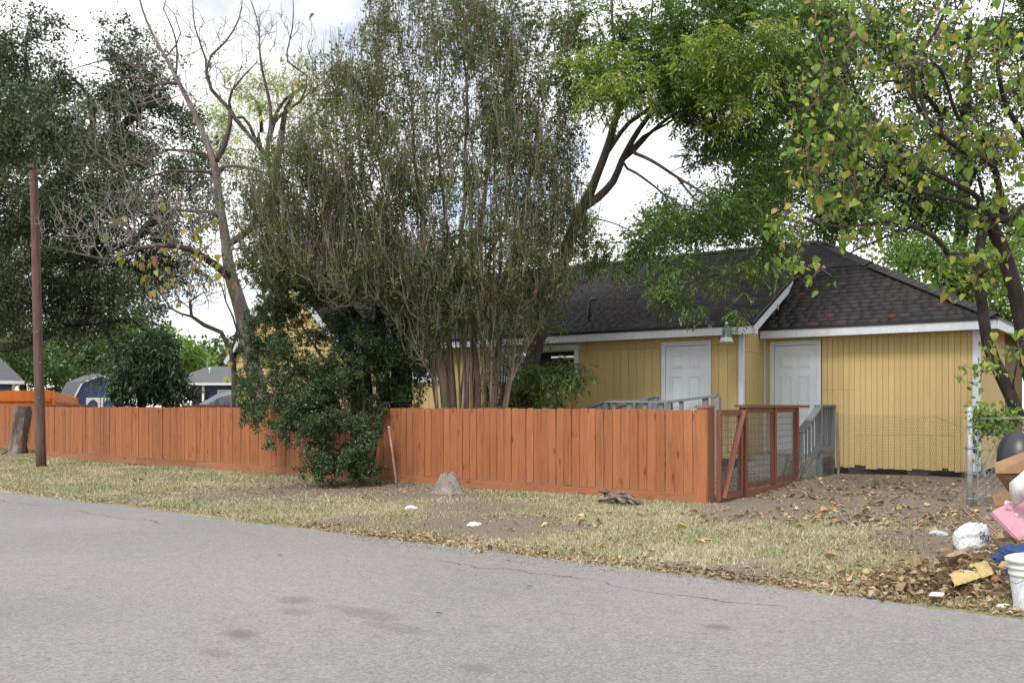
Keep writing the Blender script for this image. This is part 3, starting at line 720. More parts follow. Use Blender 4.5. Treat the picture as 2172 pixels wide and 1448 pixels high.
# vent pipe with flashing, conduit
def on_roof(x, y): return EZ+SL*(y-EY)
vx, vy = lx_at(1244, 16.76)-.05, .22
mb = MB(); mb.tube([(vx, vy, on_roof(vx, vy)-.03), (vx, vy, on_roof(vx, vy)+.42)], .036, 12); vp = mb.obj('vent_pipe', MAT['black_metal'], house, True)
mb = MB(); mb.lathe([(.095, 0), (.07, .02), (.05, .06), (.04, .08)], 14, Matrix.Translation((vx, vy, on_roof(vx, vy)+.005)) @ Matrix.Rotation(math.atan(SL), 4, 'X')); mb.obj('flashing', MAT['black_metal'], vp, True)
mb = MB(); mb.lathe([(.0, .07), (.06, .055), (.085, .0)], 12, Matrix.Translation((vx-.6, 1.4, on_roof(vx, 1.4)+.01))); mb.obj('roof_vent', MAT['black_metal'], house, True)
cxx = lx_at(1247)
mb = MB(); mb.tube([(cxx, -.03, hz(2.95)), (cxx, -.03, hz(2.18)), (cxx-.01, -.03, hz(2.12)), (cxx-.06, -.03, hz(2.08)), (cxx-.4, -.03, hz(2.07))], .026, 8)
mb.tube([(cxx-.42, -.03, hz(2.07)), (cxx-.42, -.03, hz(.6))], .026, 8); mb.obj('conduit', MAT['pipe_yellow'], house, True)
# dusk lamp on the corner
lamp = empty('yard_lamp', HO+Matrix.Rotation(HANG, 3, 'Z') @ Vector((-.12, -.48, hz(2.70))), HANG, 'metal dusk-to-dawn lamp with ribbed shade under the eave corner', 'lamp')
mb = MB(); mb.lathe([(.0, .33), (.028, .33), (.03, .27), (.075, .25), (.085, .22), (.088, .10), (.10, .085)], 16); mb.obj('housing', MAT['lamp_metal'], lamp, True)
mb = MB(); mb.lathe([(.098, .086), (.118, .04), (.13, .0), (.126, 0), (.11, .04), (.09, .08)], 28); mb.obj('ribbed_shade', MAT['lamp_glass'], lamp)
mb = MB(); mb.lathe([(.0, -.035), (.02, -.03), (.028, 0), (.02, .05)], 10); mb.obj('bulb', MAT['lamp_glass'], lamp, True)
mb = MB(); mb.lathe([(.0, .37), (.022, .37), (.025, .33)], 10); mb.obj('photo_cell', MAT['white_trim'], lamp, True)
mb = MB(); mb.tube([(0.06, 0, .2), (.13, .1, .22), (.14, .18, .20)], .018, 8); mb.obj('arm', MAT['galv'], lamp, True)
# left wing with a steep front gable
WX0, WX1, WY = -14.35, XL-.01, -.45
WM = (WX0+WX1)/2; WE = hz(2.80); WT = WE+(WX1-WX0)/2*.98
mb = MB(); mb.prism([Vector((WX0+.3, WY+.02, hz(.5))), Vector((WX1-.1, WY+.02, hz(.5))), Vector((WX1-.1, WY+.02, WE)), Vector((WM, WY+.02, WT-.15)), Vector((WX0+.3, WY+.02, WE))], (0, .1, 0)); mb.box(WX0+.3, WX0+.4, WY+.12, 7.5, hz(.5), WE); mb.obj('wing_wall', MAT['groove'], house)
z = hz(.52)
while z < WT-.35:
    xa = WX0+.3 if z+.2 < WE else WM-(WT-.17-z-.19)/.98
    xb = WX1-.1 if z+.2 < WE else WM+(WT-.17-z-.19)/.98
    if xb-xa > .1:
        mb = MB(); mb.prism([Vector((xa, WY-.022, z)), Vector((xb, WY-.022, z)), Vector((xb, WY, z+.19)), Vector((xa, WY, z+.19))], (0, .018, 0)); mb.obj('lap_board', MAT['siding_h'], house)
    z += .185
yy = WY+.02
while yy < 3:
    board('siding_board', house, WX0+.284, yy, hz(.5), .014, .17, WE-hz(.5), MAT['siding']); yy += .175
slab('roof_deck', [(WX0+.12, WY-.16, WE+.07), (WM, WY-.16, WT), (WM, 7.5, WT), (WX0+.12, 7.5, WE+.07)], .06, MAT['roof_felt'])
slab('roof_deck', [(WX1+.1, WY-.16, WE-.15), (WM+.001, WY-.16, WT), (WM+.001, 7.5, WT), (WX1+.1, 7.5, WE-.15)], .06, MAT['roof_felt'])
sp_ = Vector((-1, 0, .98)).normalized()
W = shingles((WX1+.1, WY-.16, WE-.14), (0, 1, 0), tuple(sp_), lambda s: (0, 4.5), 2.9); field('shingle_field', W, MAT['shingle'])
for (xa, xb) in ((WX0+.06, WM), (WX1+.1, WM)):
    mb = MB(); mb.beam((xa, WY-.18, WE-.10), (xb, WY-.18, WT-.06), .024, .14); mb.obj('rake_board', MAT['white_trim'], house)

# stairs and railing at the annex door, ramp and railing at the other door
stair = empty('concrete_steps', HO+Matrix.Rotation(HANG, 3, 'Z') @ Vector(((D2[0]+D2[1])/2, AY-.5, 0)), HANG, 'low grey concrete steps littered with leaves at the annex door', 'steps')
sw0, sw1 = -.62, .66
for i, (ya, zt) in enumerate(((-.28, hz(.60)), (-.60, hz(.50)), (-.92, hz(.395)))):
    mb = MB(); mb.box(sw0-.04*i, sw1, ya, .46 if i == 0 else ya+.319, -.06, zt); mb.obj('step', MAT['concrete'], stair)
rail = empty('stair_railing', HO+Matrix.Rotation(HANG, 3, 'Z') @ Vector((1.31, AY-.8, 0)), HANG, 'blue grey painted wooden stair railing beside the annex door', 'railing')
def bal(mbp, mbq, zt0, zt1, zb0, zb1, n, parent, x=0, w=.036):
    for i in range(n):
        f = (i+.5)/n; y = mbp+(mbq-mbp)*f
        mb = MB(); mb.box(x-w/2, x+w/2, y-w/2, y+w/2, zb0+(zb1-zb0)*f, zt0+(zt1-zt0)*f); mb.obj('baluster', MAT['grey_rail'], parent)
mb = MB(); mb.box(-.05, .05, .7, .79, -.02, hz(1.52)); mb.obj('post', MAT['grey_rail'], rail)
mb = MB(); mb.box(-.05, .05, .0, .09, -.02, hz(1.52)); mb.obj('post', MAT['grey_rail'], rail)
mb = MB(); mb.box(-.07, .07, -.03, .80, hz(1.522), hz(1.56)); mb.obj('handrail', MAT['grey_rail'], rail)
mb = MB(); mb.beam((0, -.01, hz(1.50)), (0, -1.06, hz(1.06)), .13, .045); mb.obj('handrail', MAT['grey_rail'], rail)
mb = MB(); mb.beam((0, .0, hz(.80)), (0, -1.14, hz(.31)), .045, .14); mb.obj('stringer', MAT['grey_rail'], rail)
mb = MB(); mb.box(-.05, .05, -1.07, -.99, -.02, hz(1.06)); mb.obj('post', MAT['grey_rail'], rail)
bal(.1, .7, hz(1.52), hz(1.52), hz(.66), hz(.66), 4, rail); bal(-.04, -.98, hz(1.48), hz(1.10), hz(.80), hz(.40), 5, rail)
mb = MB(); mb.box(.0, .03, .0, .8, hz(.60), hz(.80)); mb.box(.03, .05, .0, .8, hz(.70), hz(.74)); mb.obj('side_board', MAT['grey_rail'], rail)
mb = MB()
for i in range(9):
    mb.beam((.03, .02+i*.09, .02), (.03, .12+i*.09, hz(.58)), .012, .03, Vector((1, 0, 0))); mb.beam((.045, .12+i*.09, .02), (.045, .02+i*.09, hz(.58)), .012, .03, Vector((1, 0, 0)))
mb.obj('lattice', MAT['wire'], rail)

ramp_r = empty('ramp', HO+Matrix.Rotation(HANG, 3, 'Z') @ Vector((-1.2, -.8, 0)), HANG, 'grey wooden ramp with handrails leading up to the white house door', 'ramp')
Hinv = Matrix.Rotation(-HANG, 3, 'Z')
def rl(px, py, Z): return Hinv @ (P(px, py, Z)-ramp_r.location)
front = [rl(1205, 880, 18.1), rl(1287, 851, 17.35), rl(1420, 852, 16.55), rl(1522, 838.5, 16.15)]
back = [rl(1296, 868, 18.35), rl(1345, 851, 18.05), rl(1391, 838.5, 18.0)]
for ln in (front, back):
    for p, q in zip(ln[:-1], ln[1:]):
        mb = MB(); mb.beam(p, q, .12, .04); mb.obj('handrail', MAT['grey_rail'], ramp_r)
        L = (q-p).length; nb = max(2, int(L/.30))
        for i in range(nb):
            c = p.lerp(q, (i+.5)/nb); w = .05 if i % 2 else .036
            mb = MB(); mb.box(c.x-w, c.x+w, c.y-.02, c.y+.02, max(.0, c.z-.92), c.z-.02); mb.obj('baluster', MAT['grey_rail'], ramp_r)
    for p in ln:
        mb = MB(); mb.box(p.x-.045, p.x+.045, p.y-.045, p.y+.045, -.05, p.z-.02); mb.obj('post', MAT['grey_rail'], ramp_r)
for i in range(9):
    mb = MB(); mb.box(-.55, .75, -.62+i*.145, -.62+i*.145+.138, hz(.52), hz(.56)); mb.obj('deck_board', MAT['grey_rail'], ramp_r)
mb = MB(); mb.prism([Vector((-.56, -.62, hz(.55))), Vector((-.56, .6, hz(.55))), Vector((-3.4, .6, .03)), Vector((-3.4, -.62, .03))], (0, 0, -.04)); mb.obj('ramp_floor', MAT['grey_rail'], ramp_r)

# ================================================================== FENCES
FT0, FT1, FN = -25.35, -6.03, 11.76
def ztop(t): return float(np.interp(t, [-25.4, -5.9], [1.535, 1.485]))
fence = empty('picket_fence', FR((FT0+FT1)/2, FN, .18), RANG, 'long orange brown stained dog-ear picket fence along the verge', 'fence')
FB = fence.location.copy(); tm = (FT0+FT1)/2
def fl(t, dn, z): return (t-tm, dn, z-.18)
def picket_mesh(w, h, th, mat, name='picket', bow=0):
    c = .022; mb = MB()
    pts = [(0, 0), (w, 0), (w+bow, h*.5), (w, h-c), (w-c, h), (c, h), (0, h-c), (bow, h*.5)]
    mb.prism([Vector((x, 0, z)) for x, z in pts], (0, th, 0)); return mb.mesh(name, mat)
PK = [picket_mesh(w, h, .018, MAT['fence'], bow=b_) for w, h, b_ in ((.138, 1.165, 0), (.1385, 1.158, .003), (.137, 1.17, -.003), (.1375, 1.16, .005), (.1365, 1.168, -.005))]
t = FT0; i = 0
while t < FT1-.02:
    o = link('picket', PK[R.randrange(5)], fence)
    gap = .0065 if R.random() < .88 else R.uniform(.009, .017)
    o.location = fl(t, R.uniform(-.005, .004), ztop(t)-1.165+R.uniform(-.006, .006))
    o.rotation_euler = (R.uniform(-.006, .006), R.uniform(-.005, .005), R.uniform(-.012, .012))
    t += .138+gap
kb = FT0
while kb < FT1-.05:
    L = min(2.42, FT1-kb); mb = MB(); mb.box(0, L-.004, 0, .02, 0, .155)
    o = mb.obj('kick_board', MAT['fence_x'], fence); o.location = fl(kb, -.004+R.uniform(-.003, .003), ztop(kb)-1.165-.158)
    o.rotation_euler = (0, -(ztop(kb+L)-ztop(kb))/L+R.uniform(-.002, .002), 0); kb += L
for dz in (.25, 1.0):
    kb = FT0
    while kb < FT1-.05:
        L = min(2.42, FT1-kb); mb = MB(); mb.box(0, L-.003, .02, .058, 0, .088)
        o = mb.obj('rail', MAT['fence_x'], fence); o.location = fl(kb, .0, ztop(kb)-1.165+dz); kb += L
kb = FT0+.05
while kb < FT1:
    mb = MB(); mb.box(0, .089, .06, .149, 0, 1.27); o = mb.obj('post', MAT['fence'], fence); o.location = fl(kb, 0, .12); kb += 2.42
# corner post: two boards and a cap
mb = MB(); mb.box(-.075, .075, -.028, -.004, 0, 1.335); o = mb.obj('post_board', MAT['fence'], fence); o.location = fl(FT1+.03, 0, .165)
mb = MB(); mb.box(.076, .098, -.03, .16, 0, 1.34); o = mb.obj('post_board', MAT['gate'], fence); o.location = fl(FT1+.03, 0, .165)
mb = MB(); mb.box(-.075, .075, -.003, .15, -.1, 1.32); o = mb.obj('post', MAT['fence'], fence); o.location = fl(FT1+.03, 0, .165)
mb = MB(); mb.box(-.10, .115, -.05, .175, 0, .028); o = mb.obj('post_cap', MAT['fence_x'], fence); o.location = fl(FT1+.03, 0, 1.508)

f2 = empty('picket_fence', FR(-27.5, 13.0, .2), RANG, 'shaded stretch of brown picket fence behind the leaning stump', 'fence')
t = -31.5
while t < -25.2:
    o = link('picket', PK[R.randrange(5)], f2); o.location = (t+27.5, R.uniform(-.004, .004), .235+R.uniform(-.006, .006)); o.rotation_euler = (0, R.uniform(-.003, .003), R.uniform(-.02, .02)); t += .1405
for s in range(3):
    mb = MB(); mb.box(0, 2.1, 0, .02, 0, .17); o = mb.obj('kick_board', MAT['fence_x'], f2); o.location = (-4+s*2.104, 0, .06)
    mb = MB(); mb.box(0, 2.1, .02, .058, 0, .088); o = mb.obj('rail', MAT['fence_x'], f2); o.location = (-4+s*2.104, 0, 1.1)
for s in range(4):
    mb = MB(); mb.box(0, .089, .06, .149, 0, 1.35); o = mb.obj('post', MAT['fence'], f2); o.location = (-4+s*2.05, 0, -.02)
t = 0
while t < 1.2:     # the return between both stretches
    o = link('picket', PK[R.randrange(5)], f2); o.location = (2.28, -t-.14+.0, .22); o.rotation_euler = (0, 0, math.pi/2); t += .1405

# gate and wire panels
G0 = Vector((2.83, 12.98)); G1 = Vector((4.83, 16.0)); gd = (G1-G0).normalized(); GL = (G1-G0).length; gang = math.atan2(gd.y, gd.x)
def gpost(mb, x, w=.09, z0=-.05, z1=1.32): mb.box(x-w/2, x+w/2, -w/2, w/2, z0, z1)
gate = empty('wire_gate', (G0.x, G0.y, .19), gang, 'narrow brown gate with diagonal brace and wire mesh next to the corner post', 'gate')
def wire_panel(parent, x0, x1, z0, z1, sx=.06, sz=.105, r=.0052, y=0.0):
    mb = MB(); x = x0+sx*.5
    while x < x1: mb.tube([(x, y, z0), (x+R.uniform(-.006, .006), y, z1)], r, 4, False); x += sx
    z = z0+sz*.4
    while z < z1: mb.tube([(x0, y+.004, z), (x1, y+.004, z+R.uniform(-.006, .006))], r, 4, False); z += sz
    return mb.obj('wire_mesh', MAT['wire'], parent)
def hexwire(parent, x0, x1, z0, z1, cw=.04, ch=.035, r=.0019, y=-.02, name='chicken_wire'):
    mb = MB(); nx = int((x1-x0)/cw); nz_ = int((z1-z0)/ch)
    P0 = []; P1 = []
    for j in range(nz_):
        for i in range(nx):
            xo = x0+i*cw+(cw/2 if j % 2 else 0); z = z0+j*ch
            P0 += [(xo, y, z), (xo, y, z+ch*.45), (xo, y, z+ch*.45)]; P1 += [(xo, y, z+ch*.45), (xo+cw/2, y, z+ch), (xo-cw/2, y, z+ch)]
    P0 = np.array(P0); P1 = np.array(P1)
    wob = lambda p: p+np.stack([.006*np.sin(p[:, 2]*9+p[:, 0]*3), .012*np.sin(p[:, 0]*5+p[:, 2]*4), .007*np.sin(p[:, 0]*7)], -1)
    P0 = wob(P0); P1 = wob(P1); k = len(P0)
    D = P1-P0; D /= np.linalg.norm(D, axis=1)[:, None]
    A = np.cross(D, [0, 1, 0]); B = np.tile([0, 1., 0], (k, 1))
    ring = [A*r, -A*r*.5+B*r*.87, -A*r*.5-B*r*.87]
    V = np.stack([P0+q for q in ring]+[P1+q for q in ring], 1).reshape(-1, 3)
    f = np.array([(0, 1, 4, 3), (1, 2, 5, 4), (2, 0, 3, 5)]); Fc = (np.arange(k)[:, None, None]*6+f[None]).reshape(-1, 4)
    return link(name, npmesh(name, V, Fc, MAT['chicken']), parent)
mb = MB(); mb.box(.03, .085, -.03, .03, .03, 1.29); mb.obj('stile', MAT['gate'], gate)
mb = MB(); mb.box(.86, .925, -.03, .03, .03, 1.29); mb.obj('stile', MAT['gate'], gate)
mb = MB(); mb.box(.087, .858, -.028, .028, 1.20, 1.285); mb.obj('rail', MAT['gate'], gate)
mb = MB(); mb.box(.087, .858, -.028, .028, .035, .12); mb.obj('rail', MAT['gate'], gate)
mb = MB(); mb.beam((.10, -.045, .06), (.90, -.045, 1.27), .028, .085, Vector((0, 1, 0))); mb.obj('brace', MAT['gate'], gate)
wire_panel(gate, .087, .858, .12, 1.2); hexwire(gate, .09, .86, .05, .5)
panel = empty('wire_fence_panel', (G0.x+gd.x*.98, G0.y+gd.y*.98, .21), gang, 'brown framed wire mesh fence panel with a wide top board beside the gate', 'fence')
PL = GL-.98
for x in (.05, 1.42, PL-.05):
    mb = MB(); gpost(mb, x, .105 if x < .1 else .09, -.08, 1.30); mb.obj('post', MAT['gate'], panel)
mb = MB(); mb.box(-.08, PL+.45, -.09, .09, 1.302, 1.34); mb.obj('top_board', MAT['gate'], panel)
for x0, x1 in ((.103, 1.374), (1.466, PL-.097)):
    mb = MB(); mb.box(x0, x1, -.022, .022, 1.22, 1.30); mb.obj('rail', MAT['gate'], panel)
    mb = MB(); mb.box(x0, x1, -.022, .022, .10, .17); mb.obj('rail', MAT['gate'], panel)
    mb = MB(); mb.box(x0, x0+.035, -.02, .02, .17, 1.22); mb.box(x1-.035, x1, -.02, .02, .17, 1.22); mb.obj('inner_stile', MAT['gate'], panel)
    wire_panel(panel, x0+.03, x1-.03, .15, 1.24); hexwire(panel, x0, x1, .05, .62)
mb = MB(); mb.box(.0, PL, -.075, -.045, -.06, .09); mb.obj('kick_board', MAT['gate'], panel)
# bundle of stakes inside the panel
for i in range(9):
    a = P(1655+i*4.2, 1012-i*.8, 15.9); b_ = P(1668+i*6.5+R.uniform(-3, 3), 972+R.uniform(-14, 12), 16.0)
    if i == 0: stk = empty('stake_bundle', (a.x, a.y, float(gz(a.x, a.y))), 0, 'bundle of short grey stakes leaning inside the wire panel', 'stakes'); so_l = Vector(stk.location)
    a.z = so_l.z
    mb = MB(); mb.beam(a-so_l, b_-so_l, .035, .02); mb.obj('stake', MAT['stump'], stk)

# chicken wire run between the railing and the chain link post
CP = P(2057, 1078, 12.2); CPz = float(gz(CP.x, CP.y))
c0 = P(1776, 900, 16.2); c1 = Vector((CP.x-.02, CP.y+.1, 0)); cd = Vector((c1.x-c0.x, c1.y-c0.y)); cL = cd.length; cang = math.atan2(cd.y, cd.x)
cw = empty('chicken_wire_fence', (c0.x, c0.y, .26), cang, 'slack rusty chicken wire fence strung from a crooked stick in front of the yellow annex', 'fence')
hexwire(cw, .05, cL, .0, 1.13, .05, .046, .0014, 0, 'chicken_wire')
mb = MB(); mb.tube([(.06, 0, -.02), (.04, 0, .4), (.0, 0, .8), (-.02, 0, 1.17)], [.03, .028, .026, .022], 7, True, .4); mb.obj('stick', MAT['stump'], cw)
mb = MB(); mb.tube([(.0, 0, 1.13), (cL*.5, 0, 1.115), (cL, 0, 1.125)], .0025, 4); mb.obj('top_wire', MAT['chicken'], cw)
# chain link fence
cl = empty('chain_link_fence', (CP.x, CP.y, CPz), math.radians(-14), 'galvanised chain link fence end with vine on its top rail', 'fence')
mb = MB(); mb.tube([(0, 0, -.1), (.0, 0, .6), (.0, 0, 1.25)], .038, 14); mb.lathe([(.044, 1.235), (.044, 1.26), (.03, 1.29), (0, 1.3)], 14); mb.obj('post', MAT['galv_rust'], cl, True)
for z in (.10, .42, .75, 1.03):
    mb = MB(); mb.lathe([(.043, z), (.045, z+.012), (.043, z+.024)], 14); mb.box(.03, .10, -.012, .012, z+.003, z+.02); mb.obj('band', MAT['galv'], cl)
mb = MB(); mb.box(.085, .10, -.005, .005, .05, 1.12); mb.obj('tension_bar', MAT['galv'], cl)
mb = MB(); mb.tube([(.03, 0, 1.14), (1.6, 0, 1.16), (3.4, 0, 1.14)], .021, 10); mb.obj('top_rail', MAT['galv'], cl, True)
mb = MB(); mb.tube([(2.2, 0, -.05), (2.2, 0, 1.12)], .026, 10); mb.obj('post', MAT['galv'], cl, True)
mb = MB(); s = .088
def zig(x0, z0, dx): 
    p = []
    z = z0; x = x0; k = 0
    while z < 1.12:
        p.append((x, .004 if k % 2 else -.004, z)); x += dx*s*.5; z += s*.5; k += 1
    return p
for i in range(-13, 40):
    for dx in (1, -1):
        x0 = .1+i*s+(0 if dx == 1 else 13*s)
        pts = [q for q in zig(x0, .05, dx) if .09 < q[0] < 3.3]
        if len(pts) > 1: mb.tube(pts, .0027, 4, False)
mb.obj('diamond_mesh', MAT['galv'], cl)

# orange cedar fences and dark fence further back
def far_fence(name, p, q, z0, h0, h1, mat, label, n_parts):
    p = Vector((p[0], p[1], z0)); q = Vector((q[0], q[1], z0)); d = q-p; L = d.length
    f = empty(name, p, math.atan2(d.y, d.x), label, 'fence'); x = 0; i = 0; mbx = MB()
    while x < L:
        h = h0+(h1-h0)*x/L+R.uniform(-.015, .015)
        if i < n_parts:
            o = link('picket', picket_mesh(.138, h, .018, mat), f); o.location = (x, 0, 0)
        else:
            c = .028; mbx.prism([Vector((x, 0, 0)), Vector((x+.138, 0, 0)), Vector((x+.138, 0, h-c)), Vector((x+.138-c, 0, h)), Vector((x+c, 0, h)), Vector((x, 0, h-c))], (0, .018, 0))
        x += .141; i += 1
    if mbx.v: o = mbx.obj('picket_run', mat, f); o['kind'] = 'stuff'
    for zf in (.2, .82):
        mb = MB(); mb.beam((0, -.04, h0*zf), (L, -.04, h1*zf), .04, .09); mb.obj('rail', mat, f)
    return f
a = P(-90, 900, 33); b_ = P(108, 900, 33); far_fence('cedar_fence', a, b_, .26, 1.86, 1.86, MAT['fence_new'], 'bright orange cedar fence standing beside the navy house corner', 60)
c = P(214, 900, 66); far_fence('cedar_fence', Vector((b_.x+.02, b_.y, 0)), c, .26, 1.84, 1.50, MAT['fence_new'], 'bright orange cedar fence running away towards the navy shed', 30)
a = P(385, 900, 27); b_ = P(482, 900, 25.5); far_fence('dark_picket_fence', a, b_, .26, 1.33, 1.33, MAT['fence_old'], 'low dark brown picket fence in front of the parked car', 60)

# ================================================================== FAR HOUSES, SHED, CAR
def gable_house():
    # navy house at the far left: only its right corner shows
    c = P(31, 865, 42); r = empty('navy_house', (c.x, c.y, .28), math.radians(34), 'navy house corner with white trim at the far end of the cedar fence', 'house')
    mb = MB(); mb.box(-9, 0, 0, 7, 0, 2.35); mb.obj('wall', MAT['blue_wall'], r)
    for i in range(16): mb = MB(); mb.prism([Vector((-9, -.022, .02+i*.145)), Vector((-.11, -.022, .02+i*.145)), Vector((-.11, -.004, .16+i*.145)), Vector((-9, -.004, .16+i*.145))], (0, .004, 0)); mb.obj('lap_board', MAT['blue_wall'], r)
    mb = MB(); mb.box(-.11, .02, -.03, .1, 0, 2.35); mb.obj('corner_trim', MAT['far_white'], r)
    mb = MB(); mb.box(-9.3, .35, -.35, -.31, 2.28, 2.42); mb.box(.31, .35, -.31, 7.3, 2.28, 2.42); mb.obj('fascia', MAT['far_white'], r)
    mb = MB(); mb.add([(-9.3, -.35, 2.42), (.35, -.35, 2.42), (.35, 7.35, 2.42), (-9.3, 7.35, 2.42), (-6, 3.5, 5.3), (-1.8, 3.5, 5.3)], [(0, 1, 5, 4), (1, 2, 5), (2, 3, 4, 5), (3, 0, 4), (0, 3, 2, 1)]); mb.obj('roof', MAT['roof_far'], r)
gable_house()
def navy_house2():
    c = P(352, 865, 58); r = empty('navy_house', (c.x, c.y, .28), math.radians(-4), 'low navy house with grey roof and white eaves behind the parked car', 'house')
    mb = MB(); mb.box(1.3, 13, .8, 8, 0, 2.7); mb.obj('wall', MAT['blue_wall'], r)
    mb = MB(); mb.box(.2, 13.5, -.02, .03, 2.62, 2.86); mb.box(.2, .25, .03, 8.4, 2.62, 2.86); mb.obj('fascia', MAT['far_white'], r)
    mb = MB(); mb.add([(.1, -.1, 2.86), (13.6, -.1, 2.86), (13.6, 8.6, 2.86), (.1, 8.6, 2.86), (1.0, 4.2, 3.95), (13, 4.2, 3.95)], [(0, 1, 5, 4), (1, 2, 5), (2, 3, 4, 5), (3, 0, 4), (0, 3, 2, 1)]); mb.obj('roof', MAT['roof_far'], r)
    for x in (.9, 2.15):
        mb = MB(); mb.box(x, x+.12, .3, .42, 0, 2.62); mb.obj('porch_post', MAT['far_white'], r)
    mb = MB(); mb.box(2.95, 3.9, .74, .80, .9, 2.35); w = mb.obj('window', MAT['far_white'], r)
    mb = MB(); mb.box(3.08, 3.77, .72, .745, 1.02, 2.22); mb.obj('pane', MAT['glass'], w)
    mb = MB(); mb.box(1.45, 2.4, .74, .80, .9, 2.2); w = mb.obj('window', MAT['dark'], r)
    mb = MB(); mb.tube([(1.4, 3.0, 3.4), (1.4, 3.0, 4.5)], .05, 8); mb.obj('vent_pipe', MAT['galv'], r)
    mb = MB(); mb.lathe([(.16, 0), (.13, .3), (.05, .42), (0, .45)], 10, Matrix.Translation((1.9, 2.2, 3.38))); mb.obj('roof_vent', MAT['galv'], r)
navy_house2()
def shed():
    c = P(213, 865, 46); r = empty('garden_shed', (c.x, c.y, .28), math.atan2(.6, .8), 'navy gambrel garden shed with white trimmed double door', 'shed')
    hw = 1.15; prof = [(-hw, 0), (hw, 0), (hw, 1.75), (hw*.72, 2.42), (0, 2.78), (-hw*.72, 2.42), (-hw, 1.75)]
    mb = MB(); mb.prism([Vector((x, 0, z)) for x, z in prof], (0, 3.2, 0)); mb.obj('wall', MAT['blue_wall'], r)
    rp = [(-hw-.1, 1.66), (-hw*.75, 2.46), (0, 2.85), (hw*.75, 2.46), (hw+.1, 1.66)]
    mb = MB()
    for (a0, a1), (b0, b1) in zip(rp[:-1], rp[1:]):
        mb.prism([Vector((a0, -.12, a1)), Vector((b0, -.12, b1)), Vector((b0, -.12, b1+.05)), Vector((a0, -.12, a1+.05))], (0, 3.45, 0))
    mb.obj('roof', MAT['roof_far'], r)
    mb = MB()
    for (a0, a1), (b0, b1) in zip(rp[:-1], rp[1:]): mb.beam((a0, -.13, a1-.03), (b0, -.13, b1-.03), .02, .07)
    mb.obj('rake_trim', MAT['far_white'], r)
    mb = MB(); mb.box(-hw-.01, -hw+.09, -.02, .02, 0, 1.7); mb.box(hw-.09, hw+.01, -.02, .02, 0, 1.7); mb.obj('corner_trim', MAT['far_white'], r)
    for s in (-1, 1):
        x0, x1 = (.02, .66) if s > 0 else (-.66, -.02)
        mb = MB(); w = .09; mb.box(x0, x0+w, -.035, -.003, .05, 1.72); mb.box(x1-w, x1, -.035, -.003, .05, 1.72); mb.box(x0+w, x1-w, -.035, -.003, 1.62, 1.72); mb.box(x0+w, x1-w, -.035, -.003, .05, .15); mb.box(x0+w, x1-w, -.035, -.003, .82, .9)
        for e in (x0+w, x1-w):
            q = 1 if e == x0+w else -1
            mb.prism([Vector((e, -.034, 1.62)), Vector((e, -.034, 1.45)), Vector((e+q*.17, -.034, 1.62))][::q], (0, .03, 0))
        mb.obj('door_trim', MAT['far_white'], r)
shed()
